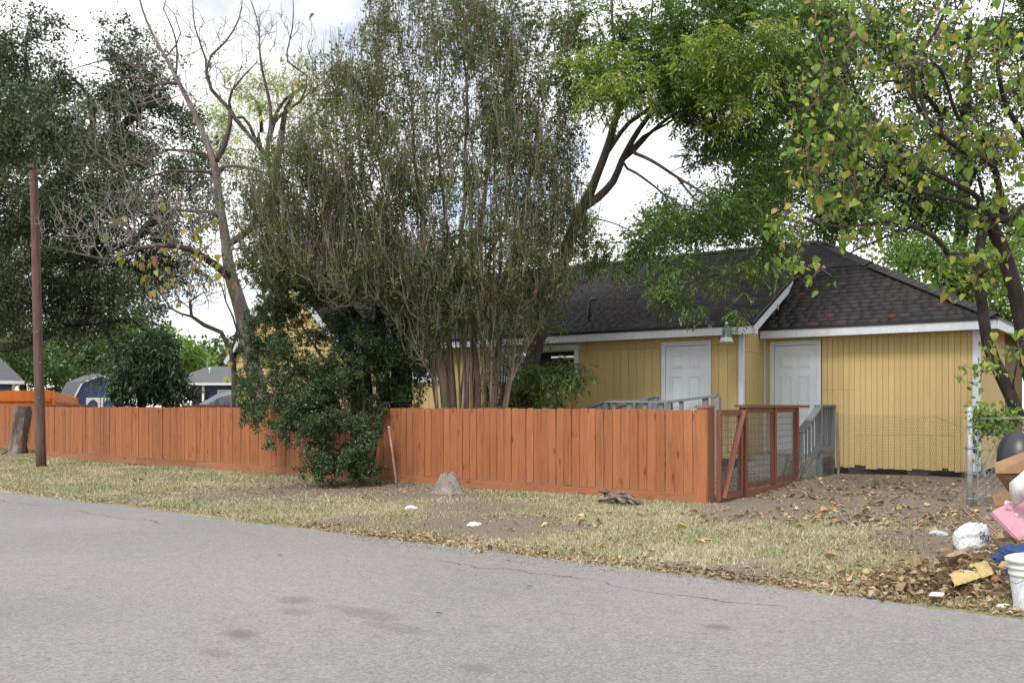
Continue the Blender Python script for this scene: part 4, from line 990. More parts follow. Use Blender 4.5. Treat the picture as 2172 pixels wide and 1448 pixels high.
def car():
    c = P(398, 865, 31); r = empty('parked_car', (c.x, c.y, .28), math.radians(6), 'pale blue grey car parked beyond the low dark fence', 'car')
    m, nt, b = newmat('car_paint'); b.inputs['Base Color'].default_value = (.30, .36, .42, 1); b.inputs['Roughness'].default_value = .25; b.inputs['Metallic'].default_value = .4; sock(b, 'Coat Weight', .6)
    g, nt2, b2 = newmat('car_glass'); b2.inputs['Base Color'].default_value = (.10, .13, .16, 1); b2.inputs['Roughness'].default_value = .04; sock(b2, 'Specular IOR Level', .9)
    prof = [(-.95, .35, .80), (-.98, .62, .84), (-.75, .95, .86), (.15, 1.12, .88), (.55, 1.36, .78), (1.05, 1.66, .70), (1.5, 1.76, .66), (2.6, 1.75, .66), (3.2, 1.62, .66), (3.55, 1.2, .80), (3.6, .6, .84), (3.55, .35, .8)]
    mb = MB(); n = len(prof)
    V = []
    for x, z, w in prof: V += [(x, -w, z), (x, -w*.55, z+(.03 if z > 1 else 0)), (x, w*.55, z+(.03 if z > 1 else 0)), (x, w, z)]
    Fc = []
    for i in range(n-1):
        for j in range(3): Fc.append((i*4+j, i*4+j+1, (i+1)*4+j+1, (i+1)*4+j))
    # side skins down to the sill, shoulder at 1.05 m
    base = len(V)
    for x, z, w in prof: V += [(x, -.90, min(z, 1.05)), (x, -.88, .30), (x, .90, min(z, 1.05)), (x, .88, .30)]
    for i in range(n-1):
        a0, b0 = base+i*4, base+(i+1)*4
        Fc += [(i*4, (i+1)*4, b0, a0), (a0, b0, b0+1, a0+1), (i*4+3, a0+2, b0+2, (i+1)*4+3), (a0+2, a0+3, b0+3, b0+2)]
    mb.add(V, Fc); mb.obj('body', m, r, True)
    for s in (-1, 1):
        for poly in ([(.62, 1.08), (1.12, 1.55), (1.55, 1.66), (1.72, 1.66), (1.78, 1.1)], [(1.86, 1.1), (1.80, 1.66), (2.6, 1.66), (3.1, 1.55), (3.3, 1.12)]):
            pts = [Vector((x, s*(.912-(z-1.05)*.33), z)) for x, z in poly]
            if s > 0: pts.reverse()
            mb = MB(); mb.prism(pts, (0, -s*.004, 0)); mb.obj('side_window', g, r)
        mb = MB(); mb.box(.62, .80, s*1.0-.1, s*1.0+.1, 1.08, 1.22); mb.obj('mirror', MAT['black_pl'], r)
    mb = MB(); mb.add([(.20, -.76, 1.165), (.20, .76, 1.165), (.58, .70, 1.405), (1.02, .60, 1.68), (1.02, -.60, 1.68), (.58, -.70, 1.405)], [(0, 5, 2, 1), (5, 4, 3, 2)]); mb.obj('windscreen', g, r)
    for x in (-.2, 2.8):
        for s in (-1, 1):
            mb = MB(); mb.lathe([(.0, .0), (.2, 0), (.34, .02), (.36, .1), (.34, .2), (.0, .2)], 20, Matrix.Translation((x, s*.72+.1, .355)) @ Matrix.Rotation(math.pi/2, 4, 'X')); w = mb.obj('wheel', MAT['black_pl'], r, True)
            mb = MB(); mb.lathe([(0, -.012), (.19, -.012), (.21, .01)], 16, Matrix.Translation((x, s*.72+s*.1+.0, .355)) @ Matrix.Rotation(math.pi/2*s if s < 0 else math.pi/2, 4, 'X')); mb.obj('rim', MAT['galv'], w, True)
    for s in (-1, 1):
        mb = MB(); mb.box(-.99, -.90, s*.6-.16, s*.6+.16, .68, .80); mb.obj('headlight', MAT['lamp_glass'], r)
car()
# utility pole, stump
pb = gpt(88, 991)
pole = empty('utility_pole', pb, 0, 'weathered red brown round utility pole on the verge', 'pole')
mb = MB(); pt = P(70, 420, pb.y)-pb
pts = [Vector((0, 0, -.1)).lerp(Vector((pt.x, pt.y, pt.z+1.2)), i/14) for i in range(15)]
mb.tube(pts, [.115-.0022*i for i in range(15)], 18, True, .05); mb.obj('pole_shaft', MAT['pole'], pole, True)
for z, a in ((2.4, .3), (3.1, -.4), (1.6, .1)):
    mb = MB(); mb.tube([(math.sin(a)*.09, -math.cos(a)*.1, z), (math.sin(a)*.11, -math.cos(a)*.15, z)], .012, 6); mb.obj('bolt', MAT['galv'], pole)
sb = gpt(38, 962); st = empty('tree_stump', sb, 0, 'tall leaning weathered tree stump against the shaded fence', 'stump')
mb = MB(); mpx = sb.y/F
mb.tube([(-.02, 0, -.05), (.0, 0, .06), (.03, 0, .25), (.06, 0, .6), (.10, 0, .95), (.13, 0, 1.2), (.145, 0, 1.36)], [.33, .28, .235, .22, .205, .20, .19], 16, True, .35, 3); mb.obj('stump_wood', MAT['stump'], st)
mb = MB(); mb.tube([(-.15, -.1, .15), (-.32, -.15, .04), (-.42, -.18, -.02)], [.09, .06, .03], 7, True, .3); mb.obj('root', MAT['stump'], st)
# overhead wires
for i, (y0, y1) in enumerate(((688, 705), (722, 742), (640, 760))):
    a = P(-150, y0, 52); b_ = P(760, y1 if i < 2 else 905, 52); mid = (a+b_)/2; w = empty('overhead_wire', (a.x, a.y, a.z), 0, ['upper thin black wire crossing the sky above the shed', 'lower thin black wire sagging above the navy roof', 'thin black wire slanting down across the gap in the trees'][i], 'wire')
    pts = []
    for k in range(21):
        f = k/20; p = a.lerp(b_, f); p.z -= .7*4*f*(1-f); pts.append(p-a)
    mb = MB(); mb.tube(pts, .014, 5); mb.obj('cable', MAT['black_metal'], w)

# ================================================================== TREES
def catmull(pts, rad, step):
    pts = [np.array(p, float) for p in pts]; out = []; ro = []
    n = len(pts)
    for i in range(n-1):
        p0 = pts[max(i-1, 0)]; p1 = pts[i]; p2 = pts[i+1]; p3 = pts[min(i+2, n-1)]
        k = max(1, int(np.linalg.norm(p2-p1)/step))
        for j in range(k):
            t = j/k
            out.append(.5*((2*p1)+(-p0+p2)*t+(2*p0-5*p1+4*p2-p3)*t*t+(-p0+3*p1-3*p2+p3)*t**3)); ro.append(rad[i]+(rad[i+1]-rad[i])*t)
    out.append(pts[-1]); ro.append(rad[-1]); return out, ro
class Tree:
    def __init__(s, name, base, label, cat='tree', group=None, seed=1):
        s.root = empty(name, base, 0, label, cat, group); s.b = np.array(base, float); s.rng = np.random.default_rng(seed)
        s.pos = []; s.par = []; s.rad = []; s.dir = []; s.limbs = []; s.nm = 0
    def limb(s, pts, rad, step=.22, wob=.0, k=10):
        """pts in world coordinates"""
        P_, r_ = catmull(pts, rad, step)
        P_ = [p-s.b for p in P_]
        if wob:
            ph = s.rng.uniform(0, 6, 3)
            P_ = [p+wob*np.array([math.sin(i*.9+ph[0]), math.sin(i*.8+ph[1]), .4*math.sin(i*.7+ph[2])])*(0 if i == 0 else 1) for i, p in enumerate(P_)]
        if s.pos:
            A = np.array(s.pos); j = int(np.argmin(((A-P_[0])**2).sum(1))); d0 = math.sqrt(((A[j]-P_[0])**2).sum())
            if d0 < .5 and len(s.limbs): P_[0] = A[j]
            par = j
        else: par = -1
        s.limbs.append((P_, r_, k))
        for i, (p, r) in enumerate(zip(P_, r_)):
            d = P_[min(i+1, len(P_)-1)]-P_[max(i-1, 0)]; d = d/(np.linalg.norm(d)+1e-9)
            s.pos.append(p); s.par.append(par); s.rad.append(r); s.dir.append(d); par = len(s.pos)-1
        s.nm = len(s.pos)
    def grow(s, targets, seg=.22, bend=.45, jit=.05, tip=.004, droop=0.0, upward=0.0, minr=0):
        T = np.asarray(targets)-s.b; cap = len(s.pos)+len(T)*40
        A = np.zeros((cap, 3)); D = np.zeros((cap, 3)); n = len(s.pos); A[:n] = s.pos; D[:n] = s.dir
        rad = list(s.rad); par = list(s.par)
        ok = np.ones(cap, bool)
        if minr: ok[:n] = np.array(rad) < minr
        d0 = np.full(len(T), 1e9)
        for i in range(0, n, max(1, n//150)): d0 = np.minimum(d0, ((T-A[i])**2).sum(1))
        for ti in np.argsort(d0):
            t = T[ti]; v = t-A[:n]; d = np.sqrt((v**2).sum(1))+1e-6
            cost = d*(1.0-.35*(v*D[:n]).sum(1)/d)-upward*v[:, 2]
            cost[~ok[:n]] = 1e9
            j = int(np.argmin(cost)); L = d[j]
            k = max(1, min(38, int(L/seg)))
            c = A[j]+D[j]*L*bend+np.array([0, 0, droop*L])
            prev = j; p = A[j]
            for q in range(1, k+1):
                f = q/k; x = (1-f)**2*A[j]+2*f*(1-f)*c+f*f*t
                if q < k: x = x+s.rng.normal(0, jit*seg, 3)
                dd = x-p; dd = dd/(np.linalg.norm(dd)+1e-9)
                if n >= cap: break
                A[n] = x; D[n] = dd; par.append(prev); rad.append(0); prev = n; n += 1; p = x
        s.A = A[:n]; s.D = D[:n]; s.P = np.array(par); m = s.nm
        acc = np.zeros(n); r = np.array(rad, float)
        for i in range(n-1, m-1, -1):
            if acc[i] == 0: acc[i] = tip**2.4
            r[i] = acc[i]**(1/2.4)
            if s.P[i] >= m: acc[s.P[i]] += acc[i]
        for i in range(m, n):
            pr = r[s.P[i]]
            r[i] = min(r[i], pr*.85 if s.P[i] < m else pr)
        s.r = r; s.n = n
        # keep adding possible
        s.pos = list(s.A); s.dir = list(s.D); s.par = list(par); s.rad = list(r)
    def build(s, trunk_mat, twig_mat, kt=4, name_t='trunk', twigs='branches', nz=.18, min_r=.0035, limb_mat=None):
        first = True
        for i, (P_, r_, k) in enumerate(s.limbs):
            mb = MB(); mb.tube(P_, r_, k, True, nz, i+1); o = mb.obj(name_t if i == 0 else 'limb', trunk_mat if i == 0 or not limb_mat else limb_mat, s.root, True)
        m = s.nm; ids = np.arange(m, s.n)
        if len(ids) == 0: return
        a = s.P[ids]; P0 = s.A[a]; P1 = s.A[ids]; R0 = np.where(a < m, s.r[ids], s.r[a]); R1 = s.r[ids]
        R0 = np.maximum(R0, min_r); R1 = np.maximum(R1, min_r*.8)
        me_ = segs(twigs, P0, P1, R0, R1, kt, twig_mat); o = link(twigs, me_, s.root); o['kind'] = 'stuff'
    def thin(s, rmax):
        return np.arange(s.nm, s.n)[s.r[s.nm:s.n] < rmax]
def segs(name, P0, P1, R0, R1, k, mat):
    D = P1-P0; D = D/(np.linalg.norm(D, axis=1)[:, None]+1e-9)
    ref = np.where(np.abs(D[:, 2:3]) > .9, [[1., 0, 0]], [[0, 0, 1.]]); A = np.cross(D, ref); A /= np.linalg.norm(A, axis=1)[:, None]+1e-9; B = np.cross(D, A)
    n = len(P0); V = np.zeros((n, 2*k, 3))
    for j in range(k):
        an = 2*np.pi*j/k; q = A*math.cos(an)+B*math.sin(an)
        V[:, j] = P0+q*R0[:, None]; V[:, k+j] = P1+q*R1[:, None]
    f = np.array([(j, (j+1) % k, k+(j+1) % k, k+j) for j in range(k)])
    return npmesh(name, V.reshape(-1, 3), (np.arange(n)[:, None, None]*2*k+f[None]).reshape(-1, 4), mat, True)
def unit(v): return v/(np.linalg.norm(v, axis=-1, keepdims=True)+1e-9)
def leaf_mesh(name, C, D, N, L, Wd, mat, shape='diamond', fold=.15):
    """C base points, D along, N rough normal, L length, Wd width (arrays)"""
    D = unit(D); S = unit(np.cross(D, N)); N = np.cross(S, D); L = L[:, None]; Wd = Wd[:, None]; n = len(C)
    if shape == 'diamond':
        V = np.stack([C, C+D*L*.42+S*Wd*.5+N*Wd*fold, C+D*L-N*L*.12, C+D*L*.42-S*Wd*.5+N*Wd*fold], 1)
        f = np.array([(0, 1, 2), (0, 2, 3)])
        return npmesh(name, V.reshape(-1, 3), (np.arange(n)[:, None, None]*4+f[None]).reshape(-1, 3), mat)
    V = np.stack([C, C-D*L*.06+S*Wd*.30+N*Wd*fold*.6, C+D*L*.28+S*Wd*.5+N*Wd*fold, C+D*L*.65+S*Wd*.30+N*Wd*fold*.6-N*L*.05, C+D*L-N*L*.16,
                  C+D*L*.65-S*Wd*.30+N*Wd*fold*.6-N*L*.05, C+D*L*.28-S*Wd*.5+N*Wd*fold, C-D*L*.06-S*Wd*.30+N*Wd*fold*.6, C+D*L*.5-N*L*.03], 1)
    f = np.array([(0, 1, 2, 8), (8, 2, 3, 4), (0, 8, 6, 7), (8, 4, 5, 6)])
    return npmesh(name, V.reshape(-1, 3), (np.arange(n)[:, None, None]*9+f[None]).reshape(-1, 4), mat, True)
def ell(spec, n, rng, shell=.0, clump=0, sig=.15):
    """sample points in ellipsoids given as (px, py, Z, rx_px, ry_px, rz_m, weight)"""
    out = []
    tot = sum(e[6] for e in spec)
    for (x, y, Z, rx, ry, rz_, w) in spec:
        k = int(round(n*w/tot)); c = np.array(P(x, y, Z)); m = Z/F
        u = unit(rng.normal(size=(k, 3))); r = rng.random(k)**(1/3) if shell == 0 else rng.uniform(shell, 1, k)
        q = c+u*r[:, None]*np.array([rx*m, rz_, ry*m])
        if clump and k > 4:
            nc = max(2, int(k/clump)); q = q[rng.integers(0, nc, k)]+rng.normal(0, 1, (k, 3))*sig*np.array([1, 1, .8])
        out.append(q)
    return np.concatenate(out)
def add_leaves(T, n, mat, L, ratio, rmax=.012, jit=.06, droop=.3, shape='diamond', name='foliage', ids=None, up=.6, fold=.15):
    rng = T.rng
    if ids is None: ids = T.thin(rmax)
    j = rng.choice(ids, n); C = T.A[j]+rng.normal(0, jit, (n, 3)); D = unit(T.D[j]*.5+rng.normal(0, .7, (n, 3))+np.array([0, 0, -droop]))
    N = unit(rng.normal(0, .6, (n, 3))+np.array([0, 0, up])); Ls = rng.uniform(L*.65, L*1.3, n)
    o = link(name, leaf_mesh(name, C, D, N, Ls, Ls*ratio*rng.uniform(.8, 1.2, n), mat, shape, fold), T.root); o['kind'] = 'stuff'; return o
def add_fronds(T, n, mat, flen=.3, pairs=5, L=.09, W_=.022, ids=None, jit=.05, droop=.34, name='foliage', rmax=.01):
    rng = T.rng
    if ids is None: ids = T.thin(rmax)
    j = rng.choice(ids, n); B = T.A[j]+rng.normal(0, jit, (n, 3)); d = unit(T.D[j]*.7+rng.normal(0, .6, (n, 3))+np.array([0, 0, -.25]))
    fl_ = rng.uniform(.6, 1.2, n)*flen; S = unit(np.cross(d, np.array([0, 0, 1.])+rng.normal(0, .2, (n, 3))))
    Cs = []; Ds = []; Ls = []
    for k in range(pairs):
        f = (k+.7)/pairs
        p = B+d*(fl_*f)[:, None]; p[:, 2] -= droop*fl_*f*f
        for sg in (-1, 1):
            Cs.append(p); dd = d*.6+S*sg*.85+np.array([0, 0, -.28]); Ds.append(dd+rng.normal(0, .12, dd.shape)); Ls.append(L*rng.uniform(.7, 1.25, n)*(1.1-.35*abs(f-.6)))
    p = B+d*fl_[:, None]; p[:, 2] -= droop*fl_; Cs.append(p); Ds.append(d+np.array([0, 0, -.7])); Ls.append(L*rng.uniform(.8, 1.2, n))
    C = np.concatenate(Cs); D = np.concatenate(Ds); Ls = np.concatenate(Ls); N = unit(rng.normal(0, .35, C.shape)+np.array([0, 0, 1.]))
    o = link(name, leaf_mesh(name, C, D, N, Ls, Ls*(W_/L), mat, 'diamond', .12), T.root); o['kind'] = 'stuff'; return o
def PL(Z, *pts):      # polyline from pixels, last element of each optional depth
    return [np.array(P(p[0], p[1], p[2] if len(p) > 2 else Z)) for p in pts]
def base_of(px, Z, dz=-.05):
    x = (px-CX)/F*Z; return (x, Z, float(gz(x, Z))+dz)
def heart_leaf_parts(T, pts, dirs, mat, size=(.12, .2), name='leaf'):
    rng = T.rng; vars_ = []
    for i in range(8):
        z = np.zeros((1, 3)); L = np.array([1.0])
        vars_.append(leaf_mesh(name, z, np.array([[1., 0, 0]]), np.array([[0, rng.normal(0, .2), 1.]]), L, L*rng.uniform(.72, .92), mat, 'heart', rng.uniform(.08, .3)))
    for p, d in zip(pts, dirs):
        o = link(name, vars_[rng.integers(8)], T.root); o.location = p; d = Vector(d).normalized()
        o.rotation_mode = 'QUATERNION'; q = d.to_track_quat('X', 'Z'); o.rotation_quaternion = q @ Matrix.Rotation(rng.uniform(-1.1, 1.1), 3, 'X').to_quaternion()
        s_ = rng.uniform(*size); o.scale = (s_, s_, s_)

# ---- live oak on the left
Z0 = 30
oak = Tree('live_oak', base_of(-130, Z0), 'huge dark live oak spreading over the utility pole', group=None, seed=3)
oak.limb(PL(Z0, (-130, 885), (-125, 800), (-100, 700), (-60, 600)), [.62, .5, .46, .42], k=14)
oak.limb(PL(Z0, (-60, 600), (40, 480, 29), (130, 380, 28), (220, 300, 28), (300, 230, 28), (330, 150, 28)), [.32, .26, .2, .15, .1, .05], wob=.05)
oak.limb(PL(Z0, (-60, 600), (60, 560, 28), (170, 540, 27), (260, 520, 27), (330, 470, 27)), [.28, .2, .15, .1, .05], wob=.06)
oak.limb(PL(Z0, (-100, 700), (0, 735, 28), (60, 725, 27), (150, 690, 26), (210, 680, 26), (300, 680, 26)), [.26, .15, .13, .10, .08, .04], wob=.04)
oak.limb(PL(Z0, (210, 680, 26), (235, 720, 26), (255, 760, 26)), [.06, .045, .02]); oak.limb(PL(Z0, (285, 680, 26), (310, 700, 26), (320, 740, 26)), [.05, .035, .02])
oak.limb(PL(Z0, (-60, 600), (-20, 420, 29), (30, 260, 28), (60, 120, 28)), [.3, .22, .14, .06], wob=.05)
oak.limb(PL(Z0, (130, 380, 28), (200, 270, 29), (180, 200, 29), (140, 150, 29)), [.13, .1, .06, .03], wob=.04)
OE = [(40, 150, 27, 95, 130, 2.2, 2.2), (150, 250, 28, 120, 110, 2, 2.6), (290, 130, 28, 85, 75, 1.5, 1.5), (260, 260, 28, 110, 90, 2, 2), (70, 380, 26, 140, 120, 3, 4), (210, 430, 27, 130, 110, 2.5, 3),
      (330, 380, 28, 70, 90, 1.5, 1.3), (60, 540, 26, 130, 110, 3, 4.6), (200, 600, 27, 130, 90, 2, 3.2), (320, 540, 28, 80, 80, 1.5, 1.5), (40, 660, 26, 110, 70, 2.5, 3.2), (250, 660, 26, 80, 30, 1, .9), (400, 270, 29, 40, 70, 1, .5), (60, 285, 19.5, 110, 70, .8, 2.0), (300, 770, 26, 55, 60, .8, .7), (385, 430, 28, 60, 70, 1.2, 1.0), (390, 530, 28, 60, 60, 1.2, .8), (430, 360, 29, 35, 50, 1, .4), (-60, 300, 27, 120, 280, 3, 3), (-60, 560, 26, 120, 160, 3, 2)]
oak.grow(ell(OE, 2600, oak.rng, 0, 9, .34), seg=.3, tip=.006, jit=.15)
oak.build(MAT['bark_oak'], MAT['twig_dark'], 4, min_r=.006)
add_leaves(oak, 136000, MAT['lf_oak'], .105, .48, rmax=.016, jit=.13, droop=.1)

# ---- pale pine-like tree far behind
def far_tree(name, px, Z, label, specs, mat, n_t, n_l, L, ratio, seed, trunk=.25, bark_='bark_dark', droop=.2, group='trees growing behind the houses', jit=.22):
    T = Tree(name, base_of(px, Z), label, seed=seed, group=group)
    top = min(specs, key=lambda e: e[1]); cy = sum(e[1]*e[6] for e in specs)/sum(e[6] for e in specs)
    T.limb(PL(Z, (px, 880), (px+6, (880+cy)/2), (top[0]*.5+px*.5, cy), (top[0], top[1])), [trunk, trunk*.8, trunk*.5, .03], step=.5, wob=.05)
    for e in sorted(specs, key=lambda e: -e[6])[:5]:
        T.limb(PL(Z, (px*.85+e[0]*.15, (cy+e[1])/2+60), ((px+e[0])/2, (cy+e[1])/2), (e[0], e[1], e[2])), [trunk*.4, trunk*.28, .03], step=.5, wob=.05)
    T.grow(ell(specs, n_t, T.rng, 0, 6, .35*Z/40), seg=.45, tip=.008, jit=.15); T.build(MAT[bark_], MAT['twig_dark'], 3, min_r=.01)
    add_leaves(T, n_l, MAT[mat], L, ratio, rmax=.022, jit=jit, droop=droop, up=.9); return T
far_tree('pine_tree', 560, 46, 'yellow green feathery tree showing between the bare branches', [(530, 200, 46, 90, 60, 1.6, 2), (470, 260, 46, 50, 60, 1.2, 1), (620, 250, 46, 90, 80, 1.6, 2), (540, 320, 46, 90, 50, 1.5, 1.2), (650, 180, 46, 60, 40, 1.2, .8)], 'lf_pine', 420, 15000, .20, .14, 21)
far_tree('green_tree', 300, 75, 'sunlit light green tree rising behind the navy shed', [(300, 740, 75, 80, 60, 3, 2), (380, 760, 75, 60, 40, 2, 1), (240, 720, 75, 60, 50, 2, 1)], 'lf_green', 300, 9000, .34, .6, 22)
far_tree('green_tree', 450, 90, 'olive green tree above the navy house roof', [(450, 770, 90, 60, 45, 3, 2), (520, 760, 90, 60, 50, 3, 1)], 'lf_mid', 200, 6500, .40, .6, 23)
far_tree('green_tree', 45, 58, 'yellow green tree between the navy house and the pole', [(50, 760, 58, 60, 70, 2.5, 2), (120, 780, 60, 60, 60, 2.5, 1.5), (-20, 700, 60, 70, 60, 2.5, 1.5)], 'lf_mid', 300, 9500, .26, .6, 24)  # darker leaf material puts this tree's shade into its colour
far_tree('green_tree', 180, 66, 'mid green tree in the shade behind the cedar fence', [(180, 770, 66, 80, 60, 3, 2), (110, 740, 66, 60, 60, 3, 1)], 'lf_mid', 260, 8000, .30, .6, 25)
# right hand background
far_tree('green_tree', 2030, 29, 'tall dense green tree behind the hip of the roof', [(1960, 330, 29, 150, 150, 2, 2), (2080, 230, 29, 150, 170, 2, 2), (1900, 170, 29, 140, 140, 2, 1.8), (2100, 470, 29, 120, 100, 2, 1.4), (1850, 400, 28, 120, 90, 1.6, 1.4), (2060, 40, 29, 180, 100, 2, 1.6), (1960, 480, 28, 100, 60, 1.5, 1), (1780, 80, 29, 120, 120, 2, 1.4), (1640, 60, 30, 110, 100, 2, 1.0)], 'lf_deep', 1300, 40000, .15, .5, 26, .28, 'bark_dark')
far_tree('green_tree', 2060, 26.5, 'bright green leafy tree low behind the annex roof', [(1980, 600, 26.5, 110, 45, 1.4, 1.5), (2090, 650, 26, 90, 80, 1.4, 1.5), (2150, 580, 26, 70, 80, 1.4, 1), (1900, 560, 26.5, 60, 35, 1, .6), (2000, 540, 26.5, 80, 40, 1, .8), (2160, 700, 26, 50, 60, 1, .7)], 'lf_green', 420, 16000, .13, .5, 27, .16)
far_tree('green_tree', 1600, 32, 'dark green tree behind the middle of the roof', [(1560, 430, 31, 130, 70, 2, 1.5), (1680, 420, 31, 120, 90, 2, 1.6), (1760, 330, 31, 110, 100, 2, 1.6), (1650, 300, 32, 120, 80, 2, 1.2), (1450, 480, 31, 70, 50, 1.5, .8), (1720, 200, 31, 100, 90, 2, 1.2), (1780, 470, 29, 80, 50, 1.5, .9), (1380, 500, 31, 60, 40, 1.2, .6)], 'lf_deep', 900, 27000, .15, .5, 28, .26)

far_tree('green_tree', 660, 52, 'green tree showing faintly behind the yellow gable', [(640, 560, 52, 110, 120, 2.5, 2), (760, 520, 52, 110, 120, 2.5, 1.5), (880, 560, 52, 90, 90, 2.5, 1), (1180, 480, 50, 70, 70, 2, .5)], 'lf_mid', 260, 8000, .26, .5, 30, .2)

# ---- dark loquat shrub behind the fence
lq = Tree('loquat_shrub', base_of(300, 24), 'dark broad leaved shrub standing behind the fence near the shed', 'shrub', seed=31)
lq.limb(PL(24, (300, 880), (296, 820), (300, 760), (305, 720)), [.09, .07, .05, .02])
for q in ((268, 800), (360, 800), (330, 750), (270, 740)): lq.limb(PL(24, (298, 850), ((298+q[0])/2, (840+q[1])/2), q), [.05, .035, .012])
lq.grow(ell([(312, 790, 24, 70, 70, .9, 3), (265, 830, 24, 30, 35, .5, .6), (365, 825, 24, 45, 40, .7, 1.2), (330, 740, 24, 50, 50, .6, 1)], 420, lq.rng), seg=.16, tip=.004)
lq.build(MAT['bark_dark'], MAT['twig_dark']); add_leaves(lq, 11000, MAT['lf_ligu'], .15, .27, rmax=.012, jit=.07, droop=.45)

# ---- bare catalpa-like tree
Zt = 20.2
bt = Tree('bare_tree', base_of(548, Zt), 'nearly bare grey tree with twisting black limbs rising behind the fence', seed=41)
bt.limb(PL(Zt, (552, 890), (536, 770), (516, 680), (492, 590), (478, 520), (468, 440), (458, 370), (436, 295), (408, 232), (378, 178), (352, 122), (325, 70), (300, 20), (282, -45)), [.21, .185, .165, .14, .105, .092, .082, .066, .055, .046, .036, .028, .02, .010], wob=.025, k=14)
L2 = [([(492, 590), (455, 560, 19.8), (420, 538, 19.5), (370, 520, 19.2), (300, 528, 19), (240, 552, 19), (160, 535, 19), (90, 520, 19)], [.12, .10, .085, .07, .05, .04, .025, .01]),
      ([(478, 530), (510, 505), (535, 485), (560, 440), (575, 390), (570, 330), (576, 270), (566, 200), (556, 130), (546, 60), (530, -10)], [.09, .085, .08, .07, .06, .055, .05, .04, .03, .02, .01]),
      ([(458, 352), (478, 310), (486, 270), (486, 236), (466, 214), (447, 190), (440, 150), (452, 118), (482, 88), (504, 40), (512, -10)], [.075, .07, .065, .06, .05, .045, .04, .032, .025, .018, .01]),
      ([(441, 145), (430, 100), (418, 60), (408, 15), (405, -20)], [.03, .025, .02, .014, .008]),
      ([(487, 240), (515, 275), (540, 305), (565, 328)], [.06, .055, .05, .045]),
      ([(486, 236), (492, 190), (515, 160), (545, 130)], [.04, .03, .022, .012]),
      ([(376, 176), (360, 178), (330, 182), (300, 165), (260, 162), (230, 150), (180, 135)], [.045, .045, .04, .03, .025, .018, .008]),
      ([(310, 170), (290, 140), (250, 125), (200, 135), (150, 150)], [.028, .026, .022, .016, .008]),
      ([(452, 352), (430, 325), (390, 320), (350, 318), (300, 345), (240, 350), (190, 342), (150, 338)], [.05, .04, .036, .03, .028, .022, .016, .008]),
      ([(454, 360), (400, 362), (350, 366), (310, 380), (250, 383), (205, 386)], [.045, .036, .03, .024, .016, .008]),
      ([(300, 345), (240, 345), (200, 300), (170, 270)], [.018, .016, .012, .006]),
      ([(470, 455), (450, 450), (400, 448), (350, 443), (325, 460), (295, 490), (270, 530)], [.06, .05, .042, .036, .03, .022, .012]),
      ([(456, 360), (500, 352), (560, 365), (600, 385)], [.04, .04, .03, .015]),
      ([(375, 190), (372, 110), (365, 60), (350, 20), (360, -20)], [.03, .026, .02, .014, .008]),
      ([(365, 120), (385, 70), (370, 30), (340, 0)], [.02, .016, .012, .008]),
      ([(575, 270), (600, 240), (635, 215), (650, 160), (612, 130), (618, 60), (622, -10)], [.035, .032, .03, .025, .02, .016, .008]),
      ([(640, 215), (680, 180), (720, 150), (750, 140)], [.022, .018, .012, .006]),
      ([(570, 330), (620, 280), (670, 240), (700, 170), (705, 110)], [.03, .026, .02, .014, .008]),
      ([(500, 880, 20), (496, 800, 20), (488, 745, 20), (470, 705, 20), (435, 690, 19.8), (408, 672, 19.6), (402, 640, 19.5), (430, 620, 19.5)], [.075, .07, .06, .055, .05, .04, .03, .012]),
      ([(408, 672, 19.6), (360, 655, 19.4), (330, 610, 19.3), (300, 565, 19.2)], [.03, .022, .014, .006]),
      ([(488, 745, 20), (500, 700, 20), (478, 640, 20), (470, 600, 20)], [.04, .03, .02, .012])]
for pts, rr in L2: bt.limb(PL(Zt, *pts), [q*.85 for q in rr], wob=.03, k=7)
bt.grow(ell([(330, 470, 19, 200, 90, 1.2, 2.2), (380, 120, 20, 120, 110, .8, 1.7), (560, 110, 20, 130, 110, .8, 1.9), (260, 300, 19.4, 140, 140, 1.2, 2.0), (420, 600, 19.4, 80, 60, .6, .8), (340, 430, 19.5, 150, 60, 1, 1.0), (480, 430, 19.6, 100, 120, .8, .8), (600, 330, 20, 90, 120, 1, .8), (180, 470, 19, 120, 60, .8, .8)], 3100, bt.rng), seg=.16, tip=.0042, jit=.32, bend=.5, upward=.25)
bt.build(MAT['bark_grey'], MAT['twig_grey'], 4, min_r=.0048, limb_mat=MAT['bark_limb'])
spots = [(265, 470), (250, 490), (258, 540), (300, 590), (330, 575), (285, 610), (345, 560), (320, 545), (395, 520), (420, 530), (415, 545), (360, 540), (345, 615), (375, 640), (410, 600), (440, 610), (400, 490), (350, 520), (360, 420), (330, 430), (470, 545), (455, 560), (380, 660), (375, 595), (290, 645), (320, 560), (300, 560), (430, 500), (440, 480), (390, 460), (700, 110), (605, 120), (640, 175), (580, 190), (560, 230), (540, 245), (600, 235), (510, 290), (695, 8), (485, 575), (470, 720), (475, 760), (440, 800), (395, 570), (310, 580), (270, 560), (350, 500), (410, 515), (425, 555), (505, 590)]
pts = []; ds = []
for (x, y) in spots:
    for k in range(3 if y > 400 else 1):
        pts.append(np.array(P(x+R.gauss(0, 7), y+R.gauss(0, 6), (19.2 if y > 400 else 20)+R.uniform(-.3, .3)))-bt.b); ds.append((R.gauss(0, .5), R.gauss(0, .5), -.8))
# hang every leaf on the nearest twig
An = bt.A; pp = []
for p in pts:
    q = An[np.argmin(((An-p)**2).sum(1))]; pp.append(q*.75+p*.25)
heart_leaf_parts(bt, pp, ds, MAT['lf_dry_obj'], (.10, .19))

